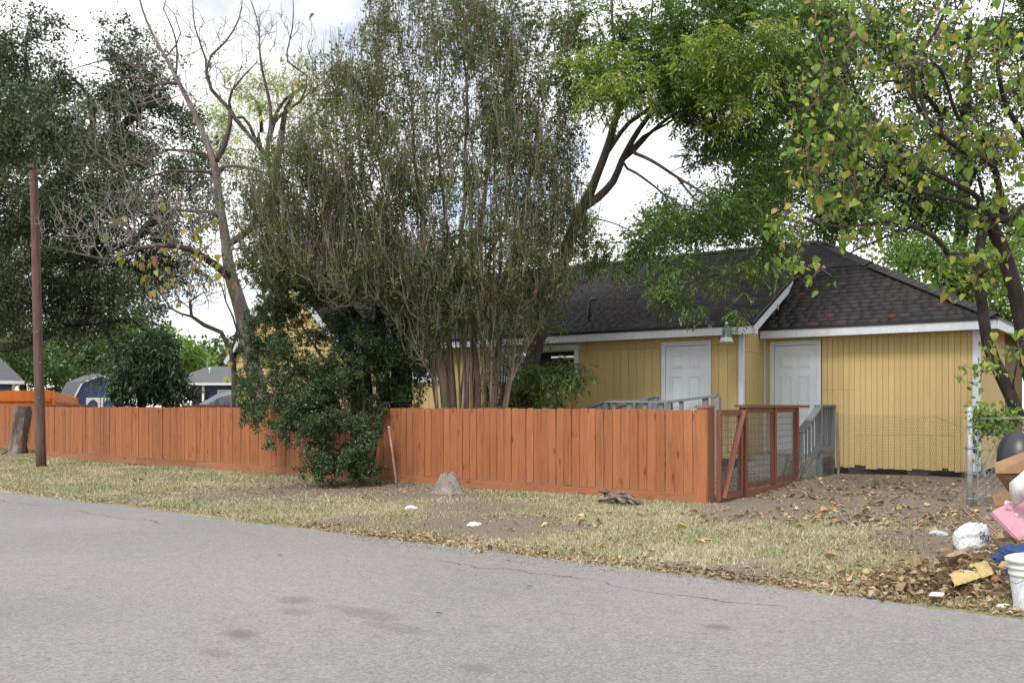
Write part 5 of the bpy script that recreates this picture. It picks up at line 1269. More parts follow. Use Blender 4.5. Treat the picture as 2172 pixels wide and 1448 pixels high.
# ---- tall many-stemmed crape myrtle
Zc = 17.2
cm = Tree('crape_myrtle', base_of(1000, Zc), 'tall many stemmed crape myrtle with thin upright twigs above the fence', seed=51)
ST = [([(1012, 890), (1010, 750), (1005, 640), (1002, 560), (1025, 430), (1045, 300), (1060, 150), (1070, 20)], [.075, .07, .065, .06, .045, .035, .022, .01]),
      ([(948, 890), (942, 800), (930, 745), (912, 698), (900, 632), (899, 566), (893, 450), (880, 330), (870, 200), (850, 80)], [.12, .115, .11, .09, .08, .07, .05, .035, .02, .01]),
      ([(992, 890), (985, 760), (982, 650), (978, 560), (985, 400), (990, 250), (985, 100), (980, -20)], [.06, .055, .052, .05, .036, .028, .018, .008]),
      ([(1046, 890), (1054, 790), (1058, 700), (1062, 610), (1085, 545), (1110, 450), (1125, 370), (1140, 260), (1150, 140)], [.085, .08, .07, .06, .055, .045, .038, .024, .01]),
      ([(1062, 890), (1082, 805), (1108, 745), (1145, 690), (1190, 610), (1215, 520), (1235, 400)], [.07, .065, .06, .05, .035, .022, .01]),
      ([(1055, 740), (1040, 690), (1018, 650), (985, 632), (950, 625)], [.045, .042, .035, .025, .012]),
      ([(920, 700), (900, 650), (860, 632), (830, 625), (800, 645), (770, 640), (710, 655), (690, 662)], [.05, .045, .04, .035, .03, .025, .018, .008]),
      ([(905, 640), (880, 560), (830, 480), (770, 400), (720, 330), (690, 260)], [.05, .045, .035, .028, .018, .008]),
      ([(900, 620), (860, 520), (820, 420), (800, 300), (790, 180)], [.045, .04, .03, .02, .008]),
      ([(980, 600), (950, 480), (930, 330), (930, 180), (940, 40)], [.045, .038, .028, .018, .008]),
      ([(1005, 600), (1065, 480), (1090, 350), (1110, 200), (1120, 60)], [.045, .036, .028, .018, .008]),
      ([(895, 600), (820, 540), (730, 480), (660, 430), (600, 400)], [.04, .034, .026, .016, .008]),
      ([(1062, 610), (1060, 500), (1050, 380), (1045, 250)], [.04, .03, .022, .01]),
      ([(960, 890), (958, 780), (950, 700), (945, 600), (950, 480)], [.09, .085, .06, .04, .02])]
for pts, rr in ST: cm.limb(PL(Zc, *pts), [q*.80 for q in rr], wob=.018, k=8)
for i in range(34):      # thin basal shoots
    x0 = R.uniform(925, 1075); tx = (x0-1000)*1.5+1000+R.uniform(-40, 40); ty = R.uniform(350, 640); dz = R.uniform(-.8, .9)
    cm.limb([np.array(P(x0, 888, Zc+dz)), np.array(P(x0*.6+tx*.4, 740, Zc+dz)), np.array(P(x0*.3+tx*.7, (700+ty)/2, Zc+dz*1.5)), np.array(P(tx, ty, Zc+dz*2))], [R.uniform(.012, .022), .014, .011, .005], wob=.016, k=5)
CE = [(960, 200, 17.2, 260, 200, 1.9, 3.4), (1000, 20, 17.2, 230, 120, 1.6, 1.8), (780, 350, 16.6, 170, 130, 1.5, 1.8), (1120, 330, 17.2, 130, 200, 1.6, 1.8), (640, 430, 16.6, 120, 130, 1.2, 1.6), (560, 460, 16.8, 75, 100, .8, .9), (600, 560, 17, 90, 70, .7, .9), (900, 440, 16.8, 240, 110, 1.6, 1.8), (760, 210, 17, 110, 90, 1.2, .7), (700, 540, 16.4, 160, 80, 1.1, 1.0), (1180, 480, 17.4, 90, 110, 1.0, .7), (870, 570, 16.4, 130, 70, 1, 1.1), (1050, 560, 16.6, 130, 80, 1, 1.1), (960, 640, 16.4, 90, 60, .6, .7), (900, 700, 16.6, 50, 70, .4, .35), (1060, 700, 16.7, 60, 70, .4, .35), (1150, 580, 16.8, 80, 80, .8, .7), (760, 590, 16.3, 110, 60, .8, .8)]
cm.grow(ell(CE, 6400, cm.rng, 0, 4, .14), seg=.2, tip=.0028, jit=.2, bend=.45, upward=.55, minr=.06)
cm.build(MAT['bark_crape'], MAT['twig_brown'], 3, min_r=.0046, nz=.1)
tid = cm.rng.choice(cm.thin(.012), 9000); d_ = unit(cm.D[tid]*.35+cm.rng.normal(0, .16, (9000, 3))+np.array([0, 0, 1.])); l_ = cm.rng.uniform(.18, .55, (9000, 1))
o = link('upright_twigs', segs('upright_twigs', cm.A[tid], cm.A[tid]+d_*l_+cm.rng.normal(0, .015, (9000, 3)), np.full(9000, .0044), np.full(9000, .0026), 3, MAT['twig_brown']), cm.root); o['kind'] = 'stuff'
add_leaves(cm, 132000, MAT['lf_crape'], .06, .48, rmax=.008, jit=.06, droop=.2)
add_leaves(cm, 3000, MAT['lf_pecan'], .07, .5, rmax=.008, jit=.06, droop=.3, name='fresh_leaves', ids=[i for i in cm.thin(.008) if cm.A[i][2] > 5.6 and cm.A[i][0] > .2])
mv = MB()   # ball moss on the horizontal branch
rg = np.random.default_rng(5); P0 = []; P1 = []
for (x, y) in ((770, 640), (800, 640), (740, 630), (815, 660), (720, 610), (760, 612), (830, 650), (700, 640), (775, 618), (850, 600), (900, 600)):
    c = np.array(P(x, y, Zc-.1))-cm.b
    d = unit(rg.normal(size=(70, 3))); P0.append(np.tile(c, (70, 1))); P1.append(c+d*rg.uniform(.04, .11, (70, 1)))
P0 = np.concatenate(P0); P1 = np.concatenate(P1)
o = link('ball_moss', segs('ball_moss', P0, P1, np.full(len(P0), .003), np.full(len(P0), .0015), 3, MAT['twig_grey']), cm.root); o['kind'] = 'stuff'

# ---- dark trunks with ligustrum foliage left of the crape myrtle
Zl = 18.6
lg = Tree('ligustrum_tree', base_of(845, Zl), 'dark evergreen with several black stems between the shrub and the crape myrtle', seed=61)
for pts, rr in (([(852, 890), (856, 800), (862, 740), (868, 650), (872, 560)], [.20, .18, .13, .09, .04]), ([(815, 890), (812, 790), (805, 690), (815, 600), (830, 540)], [.15, .13, .10, .07, .03]), ([(785, 890), (778, 780), (760, 690), (740, 640), (735, 600)], [.09, .08, .06, .05, .02]), ([(832, 890), (834, 780), (835, 680), (828, 620)], [.05, .045, .035, .015]), ([(805, 700), (770, 680), (745, 650)], [.06, .05, .02])):
    lg.limb(PL(Zl, *pts), rr, k=9)
lg.grow(ell([(800, 640, 18.4, 100, 70, .9, 2), (840, 740, 18, 90, 60, .7, 1.6), (760, 760, 18, 90, 80, .7, 1.8), (880, 700, 18, 40, 60, .5, .7), (740, 560, 18.4, 120, 60, .9, 1.2), (870, 800, 18, 40, 40, .4, .4), (860, 560, 18.4, 80, 60, .8, .7)], 1000, lg.rng, 0, 9, .13), seg=.16, tip=.0035)
lg.build(MAT['bark_oak'], MAT['twig_dark'], 3); add_leaves(lg, 21000, MAT['lf_ligu'], .066, .45, rmax=.01, jit=.05, droop=.25)

# ---- shrub growing up in front of and over the fence
Zs = 16.4; sbp = gpt(768, 1022)
ys = Tree('evergreen_shrub', (sbp.x, sbp.y, sbp.z-.05), 'bushy dark green shrub leaning over the front of the picket fence', 'shrub', seed=71)
bz = sbp.y
for pts, rr in (([(770, 1026, bz), (764, 990, bz), (755, 930, 16.3), (730, 850, 16.5), (690, 770, 17), (640, 690, 17.6), (610, 620, 18), (620, 540, 18.2)], [.05, .045, .04, .036, .03, .02, .014, .008]), ([(772, 1026, bz), (775, 960, 16.3), (772, 880, 16.5), (770, 800, 17), (760, 720, 17.4)], [.045, .04, .034, .025, .012]),
                ([(764, 1024, bz), (740, 985, bz), (715, 955, 16.2), (670, 930, 16.0), (600, 915, 16.0)], [.035, .03, .024, .018, .008]), ([(766, 1026, bz), (790, 990, 16.3), (800, 930, 16.4), (810, 860, 16.8)], [.03, .026, .02, .01]),
                ([(740, 880, 16.4), (660, 850, 16.6), (590, 820, 17.2), (545, 790, 17.8)], [.03, .025, .018, .008]), ([(700, 1010, bz), (690, 995, 16.1), (670, 985, 16)], [.015, .012, .006])):
    ys.limb(PL(Zs, *pts), rr, k=7)
SE = [(660, 790, 17.2, 130, 90, .8, 3.0), (580, 800, 17.9, 75, 90, .7, 1.6), (720, 850, 16.6, 90, 70, .6, 2.0), (640, 860, 16.8, 90, 55, .6, 1.5), (560, 700, 18.2, 65, 60, .7, 1.0), (640, 690, 17.8, 110, 80, .8, 1.8), (760, 780, 17, 80, 80, .6, 1.4), (600, 905, 16.4, 60, 30, .35, .5), (660, 925, 16.1, 80, 40, .35, .9), (740, 925, 16.1, 60, 50, .4, 1.0), (765, 965, 16.1, 45, 35, .3, .7), (690, 985, 16.0, 45, 28, .25, .5), (670, 1000, 16.0, 35, 14, .2, .25), (760, 1000, 16.1, 25, 18, .2, .2), (540, 840, 18, 45, 50, .4, .6), (600, 610, 18.4, 90, 60, .7, 1.2), (640, 560, 18.2, 100, 60, .7, 1.2), (555, 640, 18.4, 50, 60, .5, .8), (850, 830, 17.2, 45, 35, .3, .5), (830, 780, 17.2, 60, 55, .4, .8), (720, 640, 17.8, 90, 50, .6, .8)]
ys.grow(ell(SE, 2300, ys.rng, 0, 11, .12), seg=.13, tip=.0028, jit=.2)
ys.build(MAT['bark_dark'], MAT['twig_dark'], 3, min_r=.0028); add_leaves(ys, 82000, MAT['lf_shrub'], .052, .50, rmax=.007, jit=.035, droop=.1, fold=.1)

# ---- pecan leaning over the roof
Zp = 19.0
pc = Tree('pecan_tree', base_of(1115, Zp), 'leaning pecan tree with feathery leaves hanging over the roof', seed=81)
for pts, rr in (([(1112, 890), (1122, 800), (1138, 720), (1158, 640), (1188, 555), (1222, 470), (1250, 415), (1270, 360), (1296, 290), (1312, 235), (1335, 205), (1368, 190), (1420, 178), (1480, 160), (1550, 120)], [.20, .19, .18, .165, .15, .125, .11, .095, .08, .07, .06, .05, .04, .03, .015]),
                ([(1232, 445), (1268, 420), (1300, 385), (1318, 340), (1340, 300), (1375, 250), (1410, 215), (1450, 150), (1480, 60)], [.095, .09, .085, .075, .065, .055, .045, .03, .015]),
                ([(1285, 330), (1305, 300), (1335, 260), (1370, 235), (1400, 210)], [.05, .055, .05, .045, .04]),
                ([(1318, 345), (1345, 318), (1375, 285), (1420, 250), (1470, 228), (1540, 220)], [.05, .045, .04, .035, .028, .012]),
                ([(1330, 330), (1365, 290), (1410, 265), (1450, 240)], [.04, .035, .028, .015]),
                ([(1312, 235), (1305, 120), (1300, 50), (1296, -30)], [.045, .042, .036, .03]), ([(1368, 190), (1382, 110), (1380, 40), (1390, -30)], [.03, .026, .02, .014]),
                ([(1340, 322), (1370, 335, 18.4), (1420, 365, 17.6), (1470, 395, 17), (1520, 430, 16.6), (1580, 470, 16.4)], [.04, .035, .03, .024, .016, .008]),
                ([(1325, 355), (1360, 375, 18.2), (1400, 405, 17.4), (1430, 450, 16.8), (1450, 520, 16.4)], [.03, .026, .02, .014, .006]),
                ([(1440, 378, 17.4), (1470, 420, 17), (1560, 480, 16.4), (1620, 560, 16.2)], [.024, .018, .012, .006]),
                ([(1222, 470), (1260, 465, 18.4), (1320, 480, 17.6), (1370, 510, 17)], [.02, .016, .012, .006]),
                ([(1125, 800), (1160, 790, 18.2), (1200, 780, 17.6), (1235, 770, 17.4)], [.02, .016, .012, .006]), ([(1118, 840), (1090, 800, 18.4), (1070, 760, 18)], [.02, .014, .006]), ([(1122, 820), (1145, 830, 18.2), (1180, 820, 17.6)], [.018, .012, .006]),
                ([(1480, 160), (1560, 190, 18), (1620, 260, 17.4), (1650, 330, 17)], [.03, .024, .016, .008]), ([(1335, 205), (1300, 180, 18), (1260, 170, 17.2), (1220, 160, 17)], [.025, .02, .014, .006])):
    pc.limb(PL(Zp, *pts), [q*.92 for q in rr], wob=.012, k=9)
PE = [(1400, 60, 18.8, 200, 80, 1.8, 3), (1390, 150, 18.6, 150, 60, 1.4, 1.8), (1560, 70, 18.2, 150, 90, 1.6, 2), (1600, 230, 17.6, 110, 90, 1.2, 1.8), (1500, 250, 18, 80, 40, 1, .7), (1640, 360, 17.2, 80, 70, 1, 1.0), (1260, 60, 18.6, 80, 70, 1.2, .5), (1480, 330, 17.6, 60, 30, .6, .25), (1690, 130, 17.6, 110, 110, 1.2, 1.6), (1760, 250, 17.4, 90, 80, 1, .9), (1500, 190, 17.8, 120, 60, 1, 1.2), (1330, 130, 18.2, 90, 70, 1, .9), (1700, 30, 17.8, 120, 60, 1.2, .9)]
PD = [(1430, 480, 16.8, 85, 35, .6, .9), (1530, 450, 16.6, 120, 50, .7, 1.6), (1610, 500, 16.4, 85, 45, .6, 1.1), (1440, 560, 16.4, 50, 32, .4, .7), (1425, 610, 16.3, 40, 30, .3, .45), (1460, 650, 16.3, 30, 20, .25, .25), (1590, 655, 16.2, 45, 30, .3, .25), (1650, 560, 16.2, 40, 30, .3, .2), (1330, 520, 17.2, 60, 35, .5, .5), (1280, 550, 17.4, 45, 30, .4, .3), (1560, 570, 16.4, 70, 30, .4, .4), (1350, 570, 17, 40, 20, .3, .2)]
PS = [(1125, 815, 17.9, 55, 35, .4, 1.2), (1175, 795, 17.5, 55, 24, .4, .8), (1220, 785, 17.3, 28, 18, .3, .4), (1090, 835, 17.9, 45, 30, .4, .6), (1165, 660, 17.9, 25, 30, .4, .25), (1060, 790, 18, 30, 40, .3, .3), (1150, 840, 17.8, 50, 22, .3, .5), (1240, 530, 18, 40, 40, .5, .4)]
PY = [(1285, 170, 16.6, 110, 70, .7, 2.0), (1220, 150, 16.9, 45, 30, .4, .5), (1310, 225, 17, 40, 25, .3, .4), (1490, 100, 16.2, 70, 90, .7, 1.2), (1570, 140, 16.1, 80, 90, .7, 1.2), (1545, 215, 16.1, 40, 45, .4, .6), (1640, 80, 16.2, 50, 60, .4, .6)]
allT = [ell(PE, 2000, pc.rng, 0, 6, .22), ell(PD, 560, pc.rng, 0, 6, .13), ell(PS, 220, pc.rng), ell(PY, 330, pc.rng, 0, 4, .2)]
pc.grow(np.concatenate(allT), seg=.2, tip=.0034, jit=.18, droop=.05, minr=.13)
pc.build(MAT['bark_pecan'], MAT['twig_dark'], 3, min_r=.0034)
ids = pc.thin(.0075); W3 = pc.A[ids]+pc.b
def inside(W3, spec, k=1.15):
    m = np.zeros(len(W3), bool)
    for (x, y, Z, rx, ry, rz_, w) in spec:
        c = np.array(P(x, y, Z)); s = Z/F
        m |= (((W3-c)/np.array([rx*s*k, rz_*k, ry*s*k]))**2).sum(1) < 1
    return m
iy = inside(W3, PY); ip = inside(W3, PD); iss = inside(W3, PS)
add_fronds(pc, 6200, MAT['lf_pecan'], .26, 4, .10, .034, ids=ids[~iy & ~ip & ~iss & inside(W3, PE)])
add_fronds(pc, 1300, MAT['lf_pecan'], .22, 4, .092, .030, ids=ids[ip & ~iy], name='hanging_foliage')
add_fronds(pc, 430, MAT['lf_pecan'], .30, 5, .11, .032, ids=ids[iss], name='sucker_foliage')
add_fronds(pc, 500, MAT['lf_pecan'], .26, 5, .09, .022, ids=ids[iy], name='green_foliage')  # ordinary green fronds mixed in among the yellowing ones
add_fronds(pc, 880, MAT['lf_pecan_y'], .26, 4, .105, .034, ids=ids[iy], name='yellowing_foliage', droop=.6)

# ---- heart leaved catalpa on the right
Zk = 13.6
ct = Tree('catalpa_tree', base_of(2165, Zk), 'catalpa with big yellow green heart leaves and thin hanging pods', seed=91)
for pts, rr in (([(2163, 890), (2128, 800), (2098, 720), (2080, 650), (2070, 590), (2072, 540), (2084, 495), (2092, 450)], [.125, .115, .105, .095, .088, .085, .085, .08]),
                ([(2215, 890, 13.8), (2190, 780, 13.8), (2165, 680, 13.8), (2142, 590, 13.8), (2128, 520, 13.8), (2095, 460, 13.6)], [.17, .16, .145, .13, .12, .10]),
                ([(2095, 470), (2130, 465), (2170, 440), (2230, 400)], [.09, .085, .07, .05]), ([(2140, 460), (2128, 410), (2115, 360), (2060, 330, 13), (2010, 290, 12.8), (1960, 240, 12.6), (1915, 190, 12.5)], [.075, .07, .06, .05, .042, .034, .02]),
                ([(2090, 455), (2075, 420), (2030, 395, 13.2), (1975, 365, 13), (1930, 352, 13), (1850, 355, 12.8), (1770, 370, 12.6), (1700, 360, 12.5)], [.065, .055, .045, .036, .03, .024, .016, .008]),
                ([(2090, 460), (2040, 430, 13.3), (1990, 415, 13), (1940, 400, 12.8), (1870, 385, 12.6)], [.05, .04, .03, .02, .01]),
                ([(2040, 565, 13.6), (2010, 540, 13.4), (1975, 500, 13.2), (1935, 480, 13), (1880, 470, 12.8), (1800, 482, 12.6), (1740, 480, 12.5), (1680, 450, 12.4), (1625, 430, 12.4)], [.055, .05, .045, .036, .028, .022, .016, .012, .006]),
                ([(1930, 480, 13), (1870, 505, 12.8), (1800, 540, 12.5), (1740, 575, 12.4), (1700, 592, 12.3), (1660, 580, 12.3), (1630, 570, 12.3)], [.022, .018, .014, .011, .009, .007, .004]),
                ([(2115, 360), (2090, 300), (2030, 250, 13), (2000, 150, 12.8), (1960, 110, 12.6)], [.05, .042, .034, .024, .012]), ([(1945, 190, 12.8), (1938, 140, 12.8), (1955, 110, 12.8), (1985, 60, 12.8), (2010, -10, 12.8)], [.04, .035, .03, .025, .018]), ([(2010, 290, 12.8), (1960, 250, 12.8), (1946, 195, 12.8)], [.04, .038, .035]),
                ([(2230, 400), (2180, 300, 13.2), (2130, 200, 13), (2110, 100, 12.8), (2130, 0, 12.8)], [.06, .05, .04, .028, .014]), ([(2060, 590), (2120, 560, 13.2), (2150, 545, 13)], [.02, .014, .006]), ([(1930, 352, 13), (1880, 280, 12.8), (1820, 200, 12.6), (1790, 120, 12.5), (1770, 20, 12.5)], [.03, .026, .022, .016, .008]), ([(1850, 355, 12.8), (1790, 300, 12.6), (1720, 250, 12.5), (1650, 215, 12.4)], [.02, .016, .012, .006]),
                ([(2120, 790), (2085, 770, 13.3), (2075, 800, 13.2)], [.016, .01, .004]), ([(2140, 840), (2160, 770, 13.4), (2165, 740, 13.4)], [.02, .012, .006])):
    ct.limb(PL(Zk, *pts), [q*.78 for q in rr], wob=.026, k=10)
KE = [(1850, 130, 12.6, 150, 110, 1, 1.8), (2010, 120, 12.8, 140, 120, 1, 2.0), (2110, 200, 13, 90, 120, 1, 1.3), (1760, 280, 12.5, 110, 80, .8, 1.0), (1900, 300, 12.7, 120, 80, .8, 1.5), (2030, 330, 13, 110, 70, .8, 1.2), (1830, 400, 12.6, 130, 50, .6, 1.0), (1720, 460, 12.4, 100, 35, .5, .6), (1900, 470, 12.8, 80, 30, .5, .6), (2040, 580, 13.2, 60, 40, .4, .6), (2140, 480, 13.2, 50, 90, .6, .8), (2090, 780, 13.1, 25, 45, .3, .35), (2150, 740, 13.2, 30, 25, .3, .35), (1680, 570, 12.3, 50, 25, .2, .2), (1950, 20, 12.7, 220, 60, 1, 1.2), (1760, 40, 12.5, 90, 60, .6, .4), (2130, 330, 13, 60, 60, .6, .6)]
ct.grow(ell(KE, 1250, ct.rng, 0, 4, .15), seg=.16, tip=.0042, jit=.2, droop=.02, minr=.07)
ct.build(MAT['bark_dark'], MAT['twig_mid'], 4, min_r=.0045)
ids = ct.thin(.0055); rng = ct.rng
tips = np.setdiff1d(np.arange(ct.nm, ct.n), ct.P)
near = ids[ct.A[ids][:, 0]+ct.b[0] < 7.2]
ch = rng.choice(tips, 300, replace=True)
heart_leaf_parts(ct, ct.A[ch]+rng.normal(0, .04, (300, 3)), unit(rng.normal(0, .5, (300, 3))+np.array([0, 0, -.9])), MAT['lf_cat_obj'], (.10, .165))
n = 1700; ch = rng.choice(ids, n); C = ct.A[ch]+rng.normal(0, .06, (n, 3)); Ls = rng.uniform(.05, .125, n)
o = link('foliage', leaf_mesh('foliage', C, unit(rng.normal(0, .55, (n, 3))+np.array([0, 0, -.8])), unit(rng.normal(0, 1, (n, 3))), Ls, Ls*.8, MAT['lf_cat'], 'heart', .18), ct.root); o['kind'] = 'stuff'
MAT['pod'] = simple('seed_pod_skin', (.20, .07, .05), (.14, .05, .035), scale=9, rough=.7)
for i in range(46):
    x, y = R.choice([(1790, 360), (1800, 370), (1990, 190), (1992, 205), (1930, 250), (1940, 270), (2060, 200), (2070, 230), (1880, 330), (1680, 400), (1730, 330), (2035, 400), (2120, 300), (1850, 250), (1960, 330), (2120, 130), (1900, 120)])
    p = np.array(P(x+R.gauss(0, 14), y+R.gauss(0, 12), 12.6+R.uniform(-.3, .5)))-ct.b
    j = int(np.argmin(((ct.A-p)**2).sum(1))); q = ct.A[j]; L = R.uniform(.22, .42); bx, by = R.uniform(-.05, .05), R.uniform(-.04, .04)
    mb = MB(); mb.tube([q, q+np.array([bx*.3, by*.3, -L*.4]), q+np.array([bx, by, -L*.8]), q+np.array([bx*1.8, by*1.5, -L])], [.003, .0055, .005, .002], 5); mb.obj('seed_pod', MAT['pod'], ct.root, True)
# vine on the chain link fence
rng = np.random.default_rng(17)
vine = empty('climbing_vine', (CP.x+.3, CP.y, CPz), math.radians(-14), 'light green vine scrambling over the chain link top rail', 'vine')
n = 640; xx = np.abs(rng.normal(.05, .42, n)); C = np.stack([xx-.02+rng.normal(0, .02, n)-.28, rng.normal(-.02, .06, n), 1.13+rng.normal(.02, .085, n)-np.abs(rng.normal(0, .10, n))*(rng.random(n) < .45)], -1)
extra = np.stack([rng.normal(-.22, .05, 60), rng.normal(0, .04, 60), rng.uniform(.55, 1.1, 60)], -1); C = np.concatenate([C, extra]); n = len(C)
Ls = rng.uniform(.03, .075, n)
o = link('foliage', leaf_mesh('foliage', C, unit(rng.normal(0, .6, (n, 3))+np.array([0, -.2, -.5])), unit(rng.normal(0, .6, (n, 3))+np.array([0, -.8, .4])), Ls, Ls*.85, MAT['lf_vine'], 'heart'), vine); o['kind'] = 'stuff'
mb = MB()
for i in range(7):
    x0 = rng.uniform(-.3, .6); pts = [Vector((x0, -.03, 0)), Vector((x0+rng.normal(0, .1), -.04, .5)), Vector((x0+rng.normal(0, .15), -.03, 1.0)), Vector((x0+rng.normal(0, .3), -.02, 1.18))]
    mb.tube(pts, .004, 5)
o = mb.obj('stems', MAT['twig_brown'], vine); o['kind'] = 'stuff'

# ================================================================== SMALL THINGS ON THE VERGE
MAT['dirt'] = simple('grey_anthill_earth', (.30, .265, .245), (.17, .145, .13), scale=9, rough=.95, bmp=.8, bscale=35, bdist=.03)
MAT['drift'] = bark('weathered_driftwood', (.30, .25, .21), (.17, .135, .115), (.04, .032, .027), .5, 22, .02)
MAT['white_pl'] = simple('thin_white_plastic', (.70, .72, .75), (.58, .60, .64), scale=5, rough=.45, bmp=.2, bscale=14, bdist=.01)
MAT['grey_pl'] = simple('cloudy_plastic', (.55, .56, .60), (.40, .41, .44), scale=6, rough=.35, bmp=.2)
MAT['denim'] = simple('blue_cloth', (.035, .075, .20), (.02, .04, .11), scale=7, rough=.9, bmp=.3, bscale=60)
MAT['yellow_cloth'] = simple('yellow_towel', (.50, .39, .18), (.36, .27, .12), scale=9, rough=.95, bmp=.4, bscale=150)
MAT['black_bag'] = simple('black_bag_film', (.018, .019, .022), (.03, .031, .035), scale=5, rough=.3, bmp=.3, bscale=16, bdist=.01)
MAT['card'] = simple('brown_cardboard', (.34, .21, .115), (.22, .135, .075), scale=6, rough=.85, bmp=.08)
MAT['card_in'] = simple('cardboard_inside', (.20, .105, .055), (.16, .085, .045), scale=3, rough=.9)
MAT['pink'] = simple('pink_foam_board', (.64, .31, .38), (.44, .22, .26), scale=7, rough=.6)
MAT['foam'] = simple('white_foam_sheet', (.78, .78, .77), (.52, .51, .49), scale=8, rough=.7)
MAT['blue_pl'] = simple('blue_bottle_plastic', (.02, .04, .22), (.015, .03, .16), scale=4, rough=.3)
MAT['cable'] = simple('brown_cable', (.42, .24, .16), (.32, .17, .11), scale=8, rough=.5)
MAT['steel_pipe'] = simple('rusty_pipe', (.30, .255, .225), (.25, .10, .06), scale=3, rough=.6, metal=.3, lo=.35, hi=.6)
def label_mat():
    m, nt, b = newmat('printed_bucket_label')
    v = coords(nt); sp = nt.nodes.new('ShaderNodeSeparateXYZ'); nt.links.new(v, sp.inputs[0])
    wv = nt.nodes.new('ShaderNodeTexWave'); wv.bands_direction = 'Z'; wv.inputs['Scale'].default_value = 34; nt.links.new(v, wv.inputs['Vector'])
    n = noisen(nt, coords(nt, (60, 60, 14)), 1.0, 2, .5)
    ln = math_(nt, 'MULTIPLY', ramp_out(nt, wv.outputs[0], [(.55, (0, 0, 0)), (.65, (.6, .6, .6))]), ramp_out(nt, n, [(.46, (0, 0, 0)), (.5, (1, 1, 1))]))
    c = mixc(nt, ln, (.74, .78, .80), (.08, .11, .16))
    c = mixc(nt, ramp_out(nt, sp.outputs['Z'], [(.235, (0, 0, 0)), (.24, (1, 1, 1))]), c, (.10, .34, .44))
    nt.links.new(c, b.inputs['Base Color']); b.inputs['Roughness'].default_value = .4; return m
MAT['label'] = label_mat()
def crumple(name, c, size, mat, seed=0, amp=.35, freq=2.2, sub=4, flat=.25, parent=None, rot=0):
    import bmesh
    bm = bmesh.new(); bmesh.ops.create_icosphere(bm, subdivisions=sub, radius=1)
    o3 = Vector((seed*7.3, seed*3.1, seed*1.7))
    for v in bm.verts:
        d = v.co.normalized(); n = mnoise.noise(d*freq+o3); rd = 1-abs(mnoise.noise(d*freq*2.1+o3*2)); n3 = mnoise.noise(d*freq*4.5+o3)
        v.co = d*(1+amp*(n*.8+(rd-.7)*.9+n3*.35)); v.co = Vector((v.co.x*size[0], v.co.y*size[1], v.co.z*size[2]))
        lim = -size[2]*flat
        if v.co.z < lim: v.co.z = lim+(v.co.z-lim)*.08
    for v in bm.verts: v.co.z += size[2]*flat
    me_ = bpy.data.meshes.new(name); bm.to_mesh(me_); bm.free()
    me_.polygons.foreach_set('use_smooth', np.ones(len(me_.polygons), bool)); me_.materials.append(mat)
    return link(name, me_, parent, c, (0, 0, rot))
# ant mound
mp = gpt(945, 1046)+RN*.06
mound = empty('ant_mound', (mp.x, mp.y, mp.z-.03), RANG, 'steep grey earth ant mound piled against the fence', 'mound')
V = []; Fc = []; nr_, na = 18, 40
for i in range(nr_+1):
    f = i/nr_; r = .42*f
    for j in range(na):
        a = 2*math.pi*j/na; h = .34*math.exp(-(f*1.62)**3.2)+.02
        h = h*(1+.14*mnoise.noise(Vector((math.cos(a)*f*2.5, math.sin(a)*f*2.5, 4)))+.08*mnoise.noise(Vector((math.cos(a)*f*11, math.sin(a)*f*11, 7))))-.03*f
        rr = r*(1+.2*mnoise.noise(Vector((math.cos(a)*1.3, math.sin(a)*1.3, 5))))
        V.append((rr*math.cos(a), rr*math.sin(a)*.62, h))
for i in range(nr_):
    for j in range(na): Fc.append((i*na+j, i*na+(j+1) % na, (i+1)*na+(j+1) % na, (i+1)*na+j)[::-1])
mb = MB(); mb.add(V, Fc); mb.obj('earth', MAT['dirt'], mound, True)
V2 = np.array(V); rg = np.random.default_rng(3); ch = rg.choice(len(V2), 260); cs = V2[ch]
P0 = cs+rg.normal(0, .006, cs.shape); P1 = P0+unit(rg.normal(size=cs.shape))*rg.uniform(.006, .016, (260, 1))
o = link('clods', segs('clods', P0, P1, rg.uniform(.004, .011, 260), rg.uniform(.003, .009, 260), 5, MAT['dirt']), mound); o['kind'] = 'stuff'
# leaning pipe
pb_ = gpt(843, 1035); tp = P(825, 906, pb_.y+.28)
pipe = empty('leaning_pipe', pb_, 0, 'rusty steel pipe leaning on the fence beside the shrub', 'pipe')
mb = MB(); d = tp-pb_; mb.tube([Vector((0, 0, -.03)), d*.5, d], [.021, .021, .021], 12); mb.obj('pipe_body', MAT['steel_pipe'], pipe, True)
mb = MB(); mb.tube([d*.975, d*1.012], .028, 12); mb.obj('collar', MAT['galv'], pipe, True)
